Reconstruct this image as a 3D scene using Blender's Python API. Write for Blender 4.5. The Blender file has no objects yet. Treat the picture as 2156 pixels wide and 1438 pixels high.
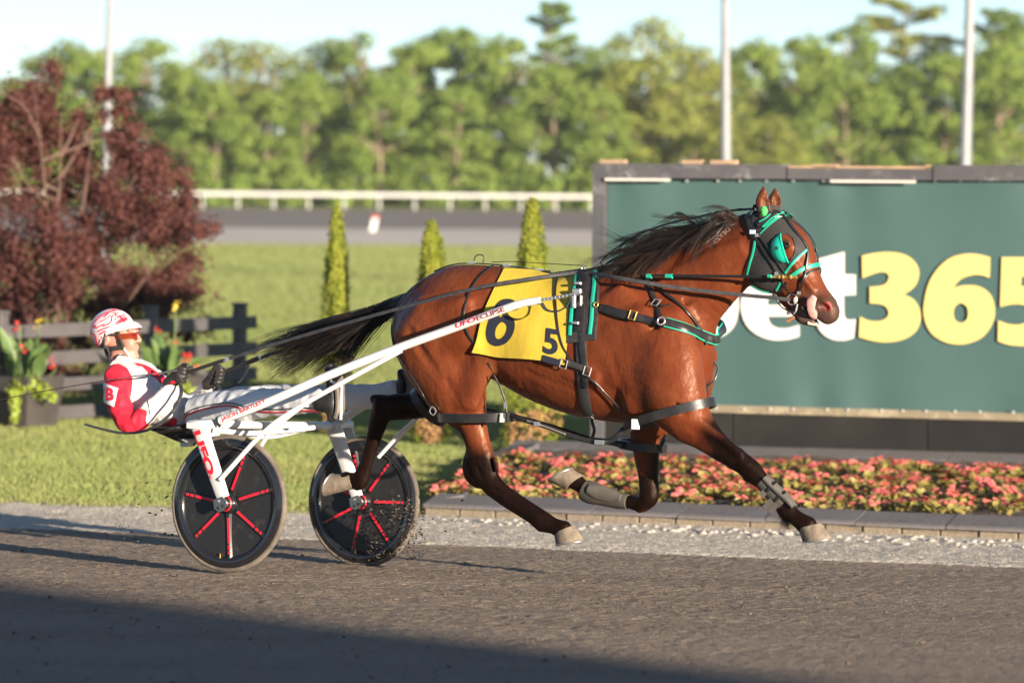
import bpy, bmesh, math, random
import numpy as np
from mathutils import Matrix, Vector
from mathutils.bvhtree import BVHTree

random.seed(7)
RNG = np.random.default_rng(7)
SC = bpy.context.scene
COL = SC.collection
R = math.radians

# ------------------------------------------------------------------ camera
FPX = 8160.0                      # focal length in photograph pixels
CAMH = 2.03
PITCH = math.atan((719 - 385) / FPX)
ROLL = 0.008
_f = np.array([0, math.cos(PITCH), -math.sin(PITCH)])
_u0 = np.array([0, math.sin(PITCH), math.cos(PITCH)])
_r0 = np.array([1.0, 0, 0])
_r = _r0 * math.cos(ROLL) + _u0 * math.sin(ROLL)
_u = _u0 * math.cos(ROLL) - _r0 * math.sin(ROLL)
CAM = np.array([0, 0, CAMH])
cam_data = bpy.data.cameras.new('camera')
cam = bpy.data.objects.new('camera', cam_data)
COL.objects.link(cam)
m = Matrix.Identity(4)
for i in range(3):
    m[i][0] = _r[i]; m[i][1] = _u[i]; m[i][2] = -_f[i]; m[i][3] = CAM[i]
cam.matrix_world = m
cam_data.sensor_width = 36
cam_data.lens = 36 * FPX / 2156
cam_data.clip_start = 0.5
cam_data.clip_end = 5000
cam_data.dof.use_dof = True
cam_data.dof.focus_distance = 19.9
cam_data.dof.aperture_fstop = 2.5
SC.camera = cam

# ------------------------------------------------------------------ light
SUN_AZ = R(34)                    # sun stands behind the camera, to its right
SUN_EL = R(8.6)
SUN_DIR = Vector((math.sin(SUN_AZ) * math.cos(SUN_EL), -math.cos(SUN_AZ) * math.cos(SUN_EL), math.sin(SUN_EL)))
world = bpy.data.worlds.new('World')
SC.world = world
world.use_nodes = True
wn = world.node_tree.nodes
wn.clear()
sky = wn.new('ShaderNodeTexSky')
sky.sky_type = 'NISHITA'
sky.sun_disc = False
sky.sun_elevation = SUN_EL
sky.sun_rotation = math.pi - SUN_AZ
sky.altitude = 200
sky.air_density = 0.55
sky.dust_density = 0.2
sky.ozone_density = 1.1
bgn = wn.new('ShaderNodeBackground')
bgn.inputs['Strength'].default_value = 0.068
out = wn.new('ShaderNodeOutputWorld')
world.node_tree.links.new(sky.outputs[0], bgn.inputs[0])
world.node_tree.links.new(bgn.outputs[0], out.inputs[0])
sl = bpy.data.lights.new('sun', 'SUN')
sl.energy = 5.0
sl.angle = R(0.53)
sl.color = (1.0, 0.86, 0.69)
so = bpy.data.objects.new('sun', sl)
COL.objects.link(so)
so.rotation_euler = SUN_DIR.to_track_quat('Z', 'Y').to_euler()
so.location = (30, -30, 30)
SC.view_settings.view_transform = 'Standard'
SC.view_settings.look = 'None'
SC.view_settings.gamma = 1.0
SC.view_settings.exposure = 1.5
SC.cycles.use_denoising = True
SC.cycles.max_bounces = 10
SC.cycles.diffuse_bounces = 6
SC.cycles.transmission_bounces = 6
SC.cycles.volume_bounces = 1

# ------------------------------------------------------------------ pixel rays (photograph pixels -> directions from the lens)
def ray(px, py):
    return _f + (px - 1078) / FPX * _r - (py - 719) / FPX * _u

def at_depth(px, py, d):
    v = ray(px, py)
    return CAM + v * (d / v[1])

# track frame: heading of horse and sulky, and the edge direction of the track
TH = R(30)
HD = np.array([math.cos(TH), -math.sin(TH), 0]); ND = np.array([math.sin(TH), math.cos(TH), 0])
TE = R(18)
HE = np.array([math.cos(TE), -math.sin(TE), 0]); NE = np.array([math.sin(TE), math.cos(TE), 0])
_v = ray(482, 1206.5)
P0 = CAM + _v * (-CAMH / _v[2])            # contact point of the near wheel, z = 0
HW = 0.65                                   # half the wheel track
PC = P0 + HW * ND
BANK = 0.045
Q_T, Q_E = 3.40, 5.75                      # track edge, gravel edge
Z_E = -BANK * Q_E

def terrain(x, y):
    x = np.asarray(x, float); y = np.asarray(y, float)
    q = (x - P0[0]) * NE[0] + (y - P0[1]) * NE[1]
    z = np.where(q < -10, 0.45, np.where(q < Q_E, -BANK * q, Z_E))
    far = np.interp(y, [0, 60, 125, 140, 165, 175, 3000], [0, 0, -0.08 - Z_E, 0.35 - Z_E, 0.84 - Z_E, 0.90 - Z_E, 1.6 - Z_E])
    return z + far

def gp(px, py):
    """point of the ground seen at a photograph pixel"""
    v = ray(px, py)
    lo, hi = 3.0, 600.0
    for _ in range(60):
        mid = 0.5 * (lo + hi)
        p = CAM + v * mid
        if p[2] > terrain(p[0], p[1]): lo = mid
        else: hi = mid
    return CAM + v * lo

def LP(px, py, w):
    """pixel + lateral offset w from the horse's middle plane -> (s, w, z) in the horse frame"""
    v = ray(px, py)
    t = (ND @ PC + w - ND @ CAM) / (ND @ v)
    d = CAM + v * t - PC
    return np.array([d @ HD, d @ ND, d[2]])

def to_world(p):
    p = np.asarray(p, float)
    return PC + p[..., 0:1] * HD + p[..., 1:2] * ND + p[..., 2:3] * np.array([0, 0, 1.0])

def to_local(p):
    d = np.asarray(p, float) - PC
    return np.stack([d @ HD, d @ ND, d[..., 2]], -1)

def ground_local(s, w):
    p = PC + s * HD + w * ND
    return float(terrain(p[0], p[1]))

# ------------------------------------------------------------------ materials
MATS = {}
def mat(name, col, rough=0.6, metal=0.0, var=None, bump=None, spec=0.5, coat=0.0, sheen=0.0, attr=None, aniso=None, trans=None, dirt=None):
    """procedural principled material. var=(scale, colour2, low, high) noise mix; bump=(scale, strength, distance)"""
    if name in MATS: return MATS[name]
    ma = bpy.data.materials.new(name); ma.use_nodes = True
    nt = ma.node_tree; nd = nt.nodes; lk = nt.links
    b = nd['Principled BSDF']
    b.inputs['Roughness'].default_value = rough
    b.inputs['Metallic'].default_value = metal
    b.inputs['Specular IOR Level'].default_value = spec
    if coat: b.inputs['Coat Weight'].default_value = coat; b.inputs['Coat Roughness'].default_value = 0.12
    if sheen: b.inputs['Sheen Weight'].default_value = sheen; b.inputs['Sheen Roughness'].default_value = 0.4
    tc = nd.new('ShaderNodeTexCoord')
    src = None
    if attr:
        at = nd.new('ShaderNodeVertexColor'); at.layer_name = attr; src = at.outputs['Color']
    else:
        rgb = nd.new('ShaderNodeRGB'); rgb.outputs[0].default_value = (*col, 1); src = rgb.outputs[0]
    for v in ([var] if var and not isinstance(var[0], (tuple, list)) else (var or [])):
        nz = nd.new('ShaderNodeTexNoise'); nz.inputs['Scale'].default_value = v[0]; nz.inputs['Detail'].default_value = 5
        nz.inputs['Roughness'].default_value = 0.65
        if len(v) > 4:
            mp = nd.new('ShaderNodeMapping'); mp.inputs['Scale'].default_value = v[4]
            lk.new(tc.outputs['Object'], mp.inputs[0]); lk.new(mp.outputs[0], nz.inputs['Vector'])
        else: lk.new(tc.outputs['Object'], nz.inputs['Vector'])
        mr = nd.new('ShaderNodeMapRange'); mr.inputs['From Min'].default_value = v[2]; mr.inputs['From Max'].default_value = v[3]
        lk.new(nz.outputs['Fac'], mr.inputs['Value'])
        mx = nd.new('ShaderNodeMix'); mx.data_type = 'RGBA'
        lk.new(mr.outputs[0], mx.inputs['Factor']); lk.new(src, mx.inputs['A']); mx.inputs['B'].default_value = (*v[1], 1)
        src = mx.outputs['Result']
    lk.new(src, b.inputs['Base Color'])
    prev = None
    for bp in ([bump] if bump and not isinstance(bump[0], (tuple, list)) else (bump or [])):
        nz = nd.new('ShaderNodeTexNoise'); nz.inputs['Scale'].default_value = bp[0]; nz.inputs['Detail'].default_value = 4
        if len(bp) > 3:
            mp = nd.new('ShaderNodeMapping'); mp.inputs['Scale'].default_value = bp[3]
            lk.new(tc.outputs['Object'], mp.inputs[0]); lk.new(mp.outputs[0], nz.inputs['Vector'])
        else: lk.new(tc.outputs['Object'], nz.inputs['Vector'])
        bn = nd.new('ShaderNodeBump'); bn.inputs['Strength'].default_value = bp[1]; bn.inputs['Distance'].default_value = bp[2]
        lk.new(nz.outputs['Fac'], bn.inputs['Height'])
        if prev: lk.new(prev, bn.inputs['Normal'])
        prev = bn.outputs[0]
    if prev: lk.new(prev, b.inputs['Normal'])
    if trans:
        tr = nd.new('ShaderNodeBsdfTranslucent'); lk.new(src, tr.inputs['Color'])
        ms = nd.new('ShaderNodeMixShader'); ms.inputs[0].default_value = trans
        lk.new(b.outputs[0], ms.inputs[1]); lk.new(tr.outputs[0], ms.inputs[2])
        lk.new(ms.outputs[0], nd['Material Output'].inputs['Surface'])
    MATS[name] = ma
    return ma

# ------------------------------------------------------------------ mesh helpers
def mk(name, V, F, material, parent=None, smooth=None, base=None, kind=None, colors=None, matidx=None):
    """one mesh object; V in the parent's frame (minus base)"""
    V = np.asarray(V, float)
    if base is not None: V = V - np.asarray(base)
    me = bpy.data.meshes.new(name)
    me.from_pydata(V.tolist(), [], [list(map(int, f)) for f in F] if not isinstance(F, np.ndarray) else F.tolist())
    mats_ = material if isinstance(material, (list, tuple)) else [material]
    for x in mats_: me.materials.append(x)
    if matidx is not None: me.polygons.foreach_set('material_index', np.asarray(matidx, dtype=np.int32))
    if smooth is not None:
        me.shade_smooth()
        if smooth < 180: me.set_sharp_from_angle(angle=R(smooth))
    if colors is not None:
        ca = me.color_attributes.new('col', 'FLOAT_COLOR', 'POINT')
        c4 = np.ones((len(V), 4), np.float32); c4[:, :3] = colors
        ca.data.foreach_set('color', c4.ravel())
    me.update()
    o = bpy.data.objects.new(name, me)
    COL.objects.link(o)
    if parent is not None: o.parent = parent
    if kind: o['kind'] = kind
    return o

def tag(o, label, cat, group=None):
    o['label'] = label; o['category'] = cat
    if group: o['group'] = group
    return o

def thing(name, label, cat, loc=(0, 0, 0), rz=0.0, group=None):
    o = bpy.data.objects.new(name, None); COL.objects.link(o)
    o.empty_display_size = 0.1
    o.location = [float(c) for c in loc]; o.rotation_euler = (0, 0, rz)
    return tag(o, label, cat, group)

def lthing(name, label, cat, base, group=None):
    """a thing in the horse frame: Empty at its base, parts are given in (s, w, z)"""
    base = np.asarray(base, float)
    o = thing(name, label, cat, to_world(base), -TH, group)
    o['_b'] = [float(c) for c in base]
    return o

def lpart(name, V, F, material, parent, root=None, **k):
    base = np.array((root or parent)['_b'])
    return mk(name, V, F, material, parent, base=base, **k)

def merge(*parts):
    V = []; F = []; n = 0
    for v, f in parts:
        v = np.asarray(v, float).reshape(-1, 3)
        V.append(v); F += [[i + n for i in q] for q in f]; n += len(v)
    return np.concatenate(V), F

def box(c, size, ax=None):
    c = np.asarray(c, float); hx = np.asarray(size, float) / 2
    s = np.array([[-1, -1, -1], [1, -1, -1], [1, 1, -1], [-1, 1, -1], [-1, -1, 1], [1, -1, 1], [1, 1, 1], [-1, 1, 1]]) * hx
    if ax is not None: s = s @ np.asarray(ax, float)
    return s + c, [[0, 3, 2, 1], [4, 5, 6, 7], [0, 1, 5, 4], [1, 2, 6, 5], [2, 3, 7, 6], [3, 0, 4, 7]]

def bbox_bevel(c, size, bev, ax=None):
    """box with chamfered vertical and top edges"""
    x, y, z = np.asarray(size, float) / 2
    rings = []
    for zz, ins in ((-z, 0), (z - bev, 0), (z, bev)):
        b = bev
        X, Y = x - ins, y - ins
        rings.append([(-X + b, -Y, zz), (X - b, -Y, zz), (X, -Y + b, zz), (X, Y - b, zz), (X - b, Y, zz), (-X + b, Y, zz), (-X, Y - b, zz), (-X, -Y + b, zz)])
    V = np.array(sum(rings, []), float)
    if ax is not None: V = V @ np.asarray(ax, float)
    F = [list(range(7, -1, -1)), list(range(16, 24))]
    for k in range(2):
        for i in range(8):
            j = (i + 1) % 8
            F.append([k * 8 + i, k * 8 + j, k * 8 + 8 + j, k * 8 + 8 + i])
    return V + np.asarray(c, float), F

def cr(P, n=6, closed=False):
    """Catmull-Rom through rows of P"""
    P = np.asarray(P, float)
    if len(P) < 3 and not closed:
        return np.array([P[0] + (P[-1] - P[0]) * i / n for i in range(n + 1)])
    if closed: Q = np.concatenate([P[-1:], P, P[:2]])
    else: Q = np.concatenate([2 * P[:1] - P[1:2], P, 2 * P[-1:] - P[-2:-1]])
    o = []
    for i in range(1, len(Q) - 2):
        a, b, c, d = Q[i - 1], Q[i], Q[i + 1], Q[i + 2]
        for j in range(n):
            t = j / n
            o.append(0.5 * (2 * b + (c - a) * t + (2 * a - 5 * b + 4 * c - d) * t * t + (3 * b - a - 3 * c + d) * t ** 3))
    if not closed: o.append(P[-1])
    return np.array(o)

def unit(v):
    v = np.asarray(v, float); return v / (np.linalg.norm(v, axis=-1, keepdims=True) + 1e-12)

def tangents(P, closed=False):
    if closed: T = np.roll(P, -1, 0) - np.roll(P, 1, 0)
    else: T = np.gradient(P, axis=0)
    return unit(T)

def tube(P, r, seg=8, cap=True, closed=False):
    P = np.asarray(P, float); n = len(P)
    r = np.broadcast_to(np.asarray(r, float), (n,))
    T = tangents(P, closed)
    ref = np.array([0, 0, 1.0]) if abs(T[0][2]) < 0.9 else np.array([1.0, 0, 0])
    N = unit(np.cross(T[0], ref)); V = []
    for i in range(n):
        N = unit(N - T[i] * (N @ T[i])); B = np.cross(T[i], N)
        for k in range(seg):
            a = 2 * math.pi * k / seg
            V.append(P[i] + r[i] * (math.cos(a) * N + math.sin(a) * B))
    F = []
    for i in range(n if closed else n - 1):
        j = (i + 1) % n
        for k in range(seg):
            l = (k + 1) % seg
            F.append([i * seg + k, i * seg + l, j * seg + l, j * seg + k])
    if cap and not closed:
        F.append(list(range(seg))[::-1]); F.append([(n - 1) * seg + k for k in range(seg)])
    return np.array(V), F

def ribbon(P, N, width, thick=0.004, closed=False, wvec=None):
    """strap of rectangular section along P; N = outward normals"""
    P = np.asarray(P, float); n = len(P)
    N = np.broadcast_to(np.asarray(N, float), P.shape)
    width = np.broadcast_to(np.asarray(width, float), (n,))
    T = tangents(P, closed)
    B = unit(np.cross(T, N)) if wvec is None else unit(np.broadcast_to(np.asarray(wvec, float), P.shape))
    N = unit(np.cross(B, T))
    V = []
    for i in range(n):
        w = width[i] / 2; t = thick / 2; e = min(t, w * 0.3)
        for a, b in ((-w, -t), (w, -t), (w, t * 0.4), (w - e, t), (-w + e, t), (-w, t * 0.4)):
            V.append(P[i] + B[i] * a + N[i] * b)
    F = []
    for i in range(n if closed else n - 1):
        j = (i + 1) % n
        for k in range(6):
            l = (k + 1) % 6
            F.append([i * 6 + k, i * 6 + l, j * 6 + l, j * 6 + k])
    if not closed:
        F.append(list(range(6))[::-1]); F.append([(n - 1) * 6 + k for k in range(6)])
    return np.array(V), F

def lathe(profile, seg=24, axis_o=(0, 0, 0), ax=None, closed=False):
    """profile rows (r, h) round the third axis of ax"""
    ax = np.eye(3) if ax is None else np.asarray(ax, float)
    V = []; F = []; n = len(profile)
    for r_, h_ in profile:
        for k in range(seg):
            a = 2 * math.pi * k / seg
            V.append(np.asarray(axis_o) + ax[0] * r_ * math.cos(a) + ax[1] * r_ * math.sin(a) + ax[2] * h_)
    for i in range(n if closed else n - 1):
        j = (i + 1) % n
        for k in range(seg):
            l = (k + 1) % seg
            F.append([i * seg + k, i * seg + l, j * seg + l, j * seg + k])
    return np.array(V), F

def ellipsoid(c, r, ax=None, seg=16, rings=10):
    ax = np.eye(3) if ax is None else np.asarray(ax, float)
    V = [np.asarray(c) + ax[2] * r[2]]; F = []
    for i in range(1, rings):
        p = math.pi * i / rings
        for k in range(seg):
            a = 2 * math.pi * k / seg
            V.append(np.asarray(c) + ax[0] * r[0] * math.sin(p) * math.cos(a) + ax[1] * r[1] * math.sin(p) * math.sin(a) + ax[2] * r[2] * math.cos(p))
    V.append(np.asarray(c) - ax[2] * r[2])
    for k in range(seg): F.append([0, 1 + k, 1 + (k + 1) % seg])
    for i in range(rings - 2):
        for k in range(seg):
            l = (k + 1) % seg
            F.append([1 + i * seg + k, 1 + (i + 1) * seg + k, 1 + (i + 1) * seg + l, 1 + i * seg + l])
    e = len(V) - 1; b = 1 + (rings - 2) * seg
    for k in range(seg): F.append([e, b + (k + 1) % seg, b + k])
    return np.array(V), F

def extrude_poly(pts2, thick, holes=()):
    """triangulated flat shape with thickness: returns V(x,y,z), F; z from 0 to thick"""
    cu = bpy.data.curves.new('tmp', 'CURVE'); cu.dimensions = '2D'; cu.fill_mode = 'BOTH'; cu.extrude = thick / 2
    for loop in (pts2, *holes):
        sp = cu.splines.new('POLY'); sp.points.add(len(loop) - 1)
        for p, q in zip(sp.points, loop): p.co = (q[0], q[1], 0, 1)
        sp.use_cyclic_u = True
    ob = bpy.data.objects.new('tmp', cu); COL.objects.link(ob)
    dg = bpy.context.evaluated_depsgraph_get(); dg.update()
    me = bpy.data.meshes.new_from_object(ob.evaluated_get(dg))
    V = np.array([v.co[:] for v in me.vertices]); F = [list(p.vertices) for p in me.polygons]
    V[:, 2] += thick / 2
    bpy.data.objects.remove(ob); bpy.data.curves.remove(cu); bpy.data.meshes.remove(me)
    return V, F

def text_mesh(s, bold=0.0, shear=0.0, space=1.0):
    """flat lettering, normalised so that capital height = 1, starts at x = 0"""
    cu = bpy.data.curves.new('tmp', 'FONT'); cu.body = s; cu.offset = bold; cu.shear = shear; cu.space_character = space
    cu.resolution_u = 4; cu.fill_mode = 'FRONT'
    ob = bpy.data.objects.new('tmp', cu); COL.objects.link(ob)
    dg = bpy.context.evaluated_depsgraph_get(); dg.update()
    me = bpy.data.meshes.new_from_object(ob.evaluated_get(dg))
    bm = bmesh.new(); bm.from_mesh(me)
    bmesh.ops.triangulate(bm, faces=bm.faces)
    V = np.array([v.co[:] for v in bm.verts]); F = [[v.index for v in f.verts] for f in bm.faces]
    bm.free(); bpy.data.objects.remove(ob); bpy.data.curves.remove(cu); bpy.data.meshes.remove(me)
    V[:, 0] -= V[:, 0].min(); V[:, 1] -= V[:, 1].min()
    return V / V[:, 1].max(), F

def refine(V, F, maxlen):
    """split triangles until no edge is longer than maxlen"""
    bm = bmesh.new()
    vs = [bm.verts.new(v) for v in V]
    for f in F:
        try: bm.faces.new([vs[i] for i in f])
        except ValueError: pass
    bmesh.ops.triangulate(bm, faces=bm.faces)
    for _ in range(6):
        es = [e for e in bm.edges if e.calc_length() > maxlen]
        if not es: break
        bmesh.ops.subdivide_edges(bm, edges=es, cuts=1)
        bmesh.ops.triangulate(bm, faces=bm.faces)
    bm.verts.index_update()
    V = np.array([v.co[:] for v in bm.verts]); F = [[v.index for v in f.verts] for f in bm.faces]
    bm.free()
    return V, F

def leaf_quads(C, N, size, rng, aspect=0.6):
    """one bent leaf (2 quads sharing a rib) per centre; returns V, F arrays"""
    n = len(C)
    N = unit(N); a = unit(np.cross(N, rng.normal(size=(n, 3)))); b = np.cross(N, a)
    s = np.asarray(size).reshape(-1, 1) * np.ones((n, 1))
    V = np.stack([C - a * s, C + b * s * aspect + N * s * 0.15, C + a * s, C - b * s * aspect + N * s * 0.15], 1).reshape(-1, 3)
    i = np.arange(n)[:, None] * 4
    F = np.concatenate([i + np.array([[0, 1, 2, 3]])], 0)
    return V, F

# ================================================================== SETTING
def grid_mesh(xs, ys, fz):
    X, Y = np.meshgrid(xs, ys)
    V = np.stack([X, Y, fz(X, Y)], -1).reshape(-1, 3)
    nx = len(xs); F = []
    for j in range(len(ys) - 1):
        for i in range(nx - 1):
            a = j * nx + i
            F.append([a, a + 1, a + nx + 1, a + nx])
    return V, F

def qof(x, y): return (x - P0[0]) * NE[0] + (y - P0[1]) * NE[1]

m_grass = mat('mown_grass', (0.30, 0.345, 0.095), 0.9, spec=0.1,
              var=[(0.35, (0.36, 0.36, 0.13), 0.35, 0.7), (6.0, (0.20, 0.25, 0.06), 0.5, 0.8), (0.12, (0.28, 0.33, 0.09), 0.45, 0.6, (0.15, 1, 1))],
              bump=(9, 1.0, 0.25))
xs = np.concatenate([[-2500, -600, -150, -60, -25], np.arange(-12, 12.1, 0.5), [25, 60, 150, 600, 2500]])
ys = np.concatenate([[-120, -40, -10], np.arange(0, 40, 0.5), np.arange(40, 200, 5.0), [240, 400, 900, 3000]])
V, F = grid_mesh(xs, ys, lambda x, y: terrain(x, y) - np.where(qof(x, y) < Q_E + 0.3, 0.03, 0.0) - np.where((y > 118) & (y < 172), 0.03, 0))
mk('ground', V, F, m_grass, smooth=180, kind='structure')

def track_strip(name, q0, q1, s0, s1, dz, material, ds=0.5, nq=12):
    S = np.arange(s0, s1 + 1e-6, ds); Q = np.linspace(q0, q1, nq)
    SS, QQ = np.meshgrid(S, Q)
    X = P0[0] + SS * HE[0] + QQ * NE[0]; Y = P0[1] + SS * HE[1] + QQ * NE[1]
    Z = np.where(QQ < -10, 0.45, -BANK * QQ) + dz
    Z = np.where(QQ > Q_E, Z_E + dz, Z)
    V = np.stack([X, Y, Z], -1).reshape(-1, 3); n = len(S); F = []
    for j in range(nq - 1):
        for i in range(n - 1):
            a = j * n + i; F.append([a, a + 1, a + n + 1, a + n])
    return mk(name, V, F, material, smooth=180, kind='structure')

m_track = mat('track_screenings', (0.30, 0.235, 0.175), 0.92, spec=0.15,
              var=[(1.2, (0.225, 0.172, 0.125), 0.4, 0.7, (0.25, 1, 1)), (55, (0.38, 0.30, 0.225), 0.55, 0.75), (38, (0.12, 0.095, 0.078), 0.58, 0.7), (150, (0.16, 0.125, 0.10), 0.5, 0.7)],
              bump=[(40, 0.6, 0.03, (0.6, 1, 1)), (110, 0.6, 0.012)])
m_gravel = mat('limestone_gravel', (0.77, 0.68, 0.56), 0.95, spec=0.15,
               var=[(1.5, (0.62, 0.545, 0.445), 0.4, 0.7), (60, (0.46, 0.40, 0.325), 0.52, 0.72), (90, (0.68, 0.62, 0.52), 0.55, 0.75)],
               bump=[(40, 1.0, 0.05), (120, 0.8, 0.015)])
# relief of the harrowed track and of the gravel: real bumps, fine in front of the lens, coarse outside
def axis_pts(lo, a, b, hi, fine, grow):
    m_ = list(np.arange(a, b, fine)); st = fine; x = a
    l = []
    while x > lo: st *= grow; x -= st; l.append(max(x, lo))
    st = fine; x = m_[-1]; r_ = []
    while x < hi: st *= grow; x += st; r_.append(min(x, hi))
    return np.array(l[::-1] + m_ + r_)
def vnoise(S, Q, scale, rng):
    n = 256; tab = rng.random((n, n)); x = S / scale; y = Q / scale
    xi = np.floor(x).astype(int); yi = np.floor(y).astype(int); fx_ = x - xi; fy_ = y - yi
    fx_ = fx_ * fx_ * (3 - 2 * fx_); fy_ = fy_ * fy_ * (3 - 2 * fy_)
    g = lambda i, j: tab[(xi + i) % n, (yi + j) % n]
    return (g(0, 0) * (1 - fx_) + g(1, 0) * fx_) * (1 - fy_) + (g(0, 1) * (1 - fx_) + g(1, 1) * fx_) * fy_ - .5
def relief_strip(name, Sx, Qx, hfun, material, edge=None):
    SS, QQ = np.meshgrid(Sx, Qx)
    if edge is not None: QQ = edge(SS, QQ)
    X = P0[0] + SS * HE[0] + QQ * NE[0]; Y = P0[1] + SS * HE[1] + QQ * NE[1]
    Z = np.where(QQ < -10, 0.45, np.where(QQ > Q_E, Z_E, -BANK * QQ)) + hfun(SS, QQ)
    V = np.stack([X, Y, Z], -1).reshape(-1, 3); n = len(Sx); i = np.arange(n - 1)[None, :] + np.arange(len(Qx) - 1)[:, None] * n
    i = i.reshape(-1, 1); F = np.concatenate([i, i + 1, i + n + 1, i + n], 1)
    return mk(name, V, F, material, smooth=180, kind='structure')
rgn = np.random.default_rng(21)
def h_track(S, Q):
    near = np.clip((6 - np.abs(S)) / 3, 0, 1) * np.clip((Q + 11) / 3, 0, 1)
    h = .006 * vnoise(S * .2, Q, .45, rgn) + .005 * vnoise(S * .05, Q, .055, rgn) + near * (.006 * vnoise(S * .7, Q, .04, rgn) + .009 * vnoise(S, Q, .021, rgn))
    return h - .006
relief_strip('track', axis_pts(-60, -4.6, 5.4, 60, .022, 1.25), axis_pts(-26, -8.5, Q_T + .5, Q_T + .5, .028, 1.25), h_track, m_track)
def h_grav(S, Q):
    near = np.clip((9 - np.abs(S)) / 3, 0, 1)
    return -.022 + .027 * np.clip((Q - Q_T) / .22, 0, 1) + .008 * vnoise(S, Q, .3, rgn) + near * (.008 * vnoise(S, Q, .05, rgn) + .008 * vnoise(S, Q, .024, rgn))
def g_edge(S, Q):
    t = np.clip((Q - Q_T) / .5, 0, 1)
    return Q + (1 - t) * (.03 * np.sin(S * 1.9) + .025 * np.sin(S * 4.7 + 1) + .05 * vnoise(S, Q * 0, .12, rgn))
relief_strip('gravel_verge', axis_pts(-60, -5.6, 5.2, 60, .022, 1.25), np.arange(Q_T, Q_E + .75, .028), h_grav, m_gravel, g_edge)

# far side of the oval
def far_strip(name, y0, y1, dz, material, ny=5):
    xs = np.concatenate([[-400, -150, -60], np.arange(-30, 31, 3.0), [60, 150, 400]])
    V, F = grid_mesh(xs, np.linspace(y0, y1, ny), lambda x, y: terrain(x, y) + dz)
    return mk(name, V, F, material, smooth=180, kind='structure')
m_fargravel = mat('far_gravel', (0.56, 0.50, 0.44), 0.95, var=(0.3, (0.46, 0.41, 0.35), 0.4, 0.6, (0.2, 1, 1)))
m_fartrack = mat('far_track_screenings', (0.19, 0.155, 0.13), 0.95, var=(0.25, (0.16, 0.13, 0.11), 0.4, 0.6, (0.15, 1, 1)))
far_strip('far_gravel_verge', 125.5, 140, 0.0, m_fargravel)
far_strip('far_track', 139.7, 166, 0.012, m_fartrack)

# ------------------------------------------------------------------ grandstand corner behind the camera (its shadow lies over the foreground)
sh = gp(1000, 1338); sh2 = gp(120, 1236)
dirh = np.array([SUN_DIR.x, SUN_DIR.y, 0]); dirh /= np.linalg.norm(dirh)
Lg, Wg, Hg = 34.0, 16.0, 11.0
eav = Hg + 0.65                                   # top edge of the roof, seen from the ground it shades
edge = unit(np.array([sh2[0] - sh[0], sh2[1] - sh[1], 0]))        # the roof edge runs parallel to the edge of its shadow
corner = sh + dirh * (eav / math.tan(SUN_EL)); corner[2] = 0.45
perp = edge
corner = corner - edge * (Lg / 2)
m_stand = mat('stand_cladding', (0.35, 0.34, 0.32), 0.7, var=(0.5, (0.3, 0.29, 0.28), 0.4, 0.6))
m_glass = mat('stand_glass', (0.03, 0.04, 0.05), 0.1)
gs = thing('grandstand', 'grey grandstand building behind the camera shading the near track', 'building', corner, math.atan2(perp[1], perp[0]))
sgn_ = -1 if (np.array([-perp[1], perp[0], 0]) @ dirh) < 0 else 1        # the building lies on the sun side of its eaves
mk('wall', *box((Lg / 2, sgn_ * (Wg / 2 + 1.2), Hg / 2 - 1), (Lg - 1, Wg, Hg + 2)), m_stand, gs)
V, F = box((Lg / 2, sgn_ * (Wg / 2 + 1), Hg - 0.1), (Lg, Wg + 2, 0.6)); mk('roof', V, F, mat('stand_roof', (0.2, 0.2, 0.2), 0.6), gs)
for k in range(8):
    mk('window', *box((2.4 + k * 4.15, sgn_ * 1.17, 5.5), (3.5, 0.12, 3.0)), m_glass, gs)

# ------------------------------------------------------------------ running rail of the far side
m_rail = mat('rail_white', (0.60, 0.59, 0.58), 0.5)
m_post = mat('rail_post', (0.5, 0.5, 0.48), 0.5)
yr = 166.5
zr = float(terrain(0, yr))
rail = thing('running_rail', 'long white running rail along the outside of the far track', 'rail', (0, yr, zr))
xx = np.linspace(-60, 60, 60)
P = np.stack([xx, 0 * xx, 0.60 + 0 * xx + 0.0], -1)
mk('top_rail', *tube(P, 0.088, 8), m_rail, rail, smooth=60)
k0 = None
for x in np.arange(-24, 24.1, 1.52):
    V, F = tube([(0, 0.35, -0.3), (0, 0.33, 0.25), (0, 0.15, 0.55), (0, 0, 0.62)], 0.055, 6)
    if k0 is None:
        k0 = mk('post', V, F, m_post, rail); k0.location = (x, 0, 0)
    else:
        o = k0.copy(); COL.objects.link(o); o.parent = rail; o.location = (x, 0, 0)

# small leaning distance marker on the far verge
pm = at_depth(783, 487, 137.0)
mkr = thing('distance_marker', 'small white leaning marker with red top on the far gravel', 'marker', pm)
tilt = np.array([[1, 0, 0], [0, 1, 0], [0.22, 0, 1.0]])
mk('marker_board', *box((0.07, 0, 0.22), (0.2, 0.05, 0.45), tilt), m_rail, mkr)
mk('marker_cap', *box((0.13, 0, 0.5), (0.2, 0.055, 0.1), tilt), mat('marker_red', (0.5, 0.05, 0.04), 0.5), mkr)

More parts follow.
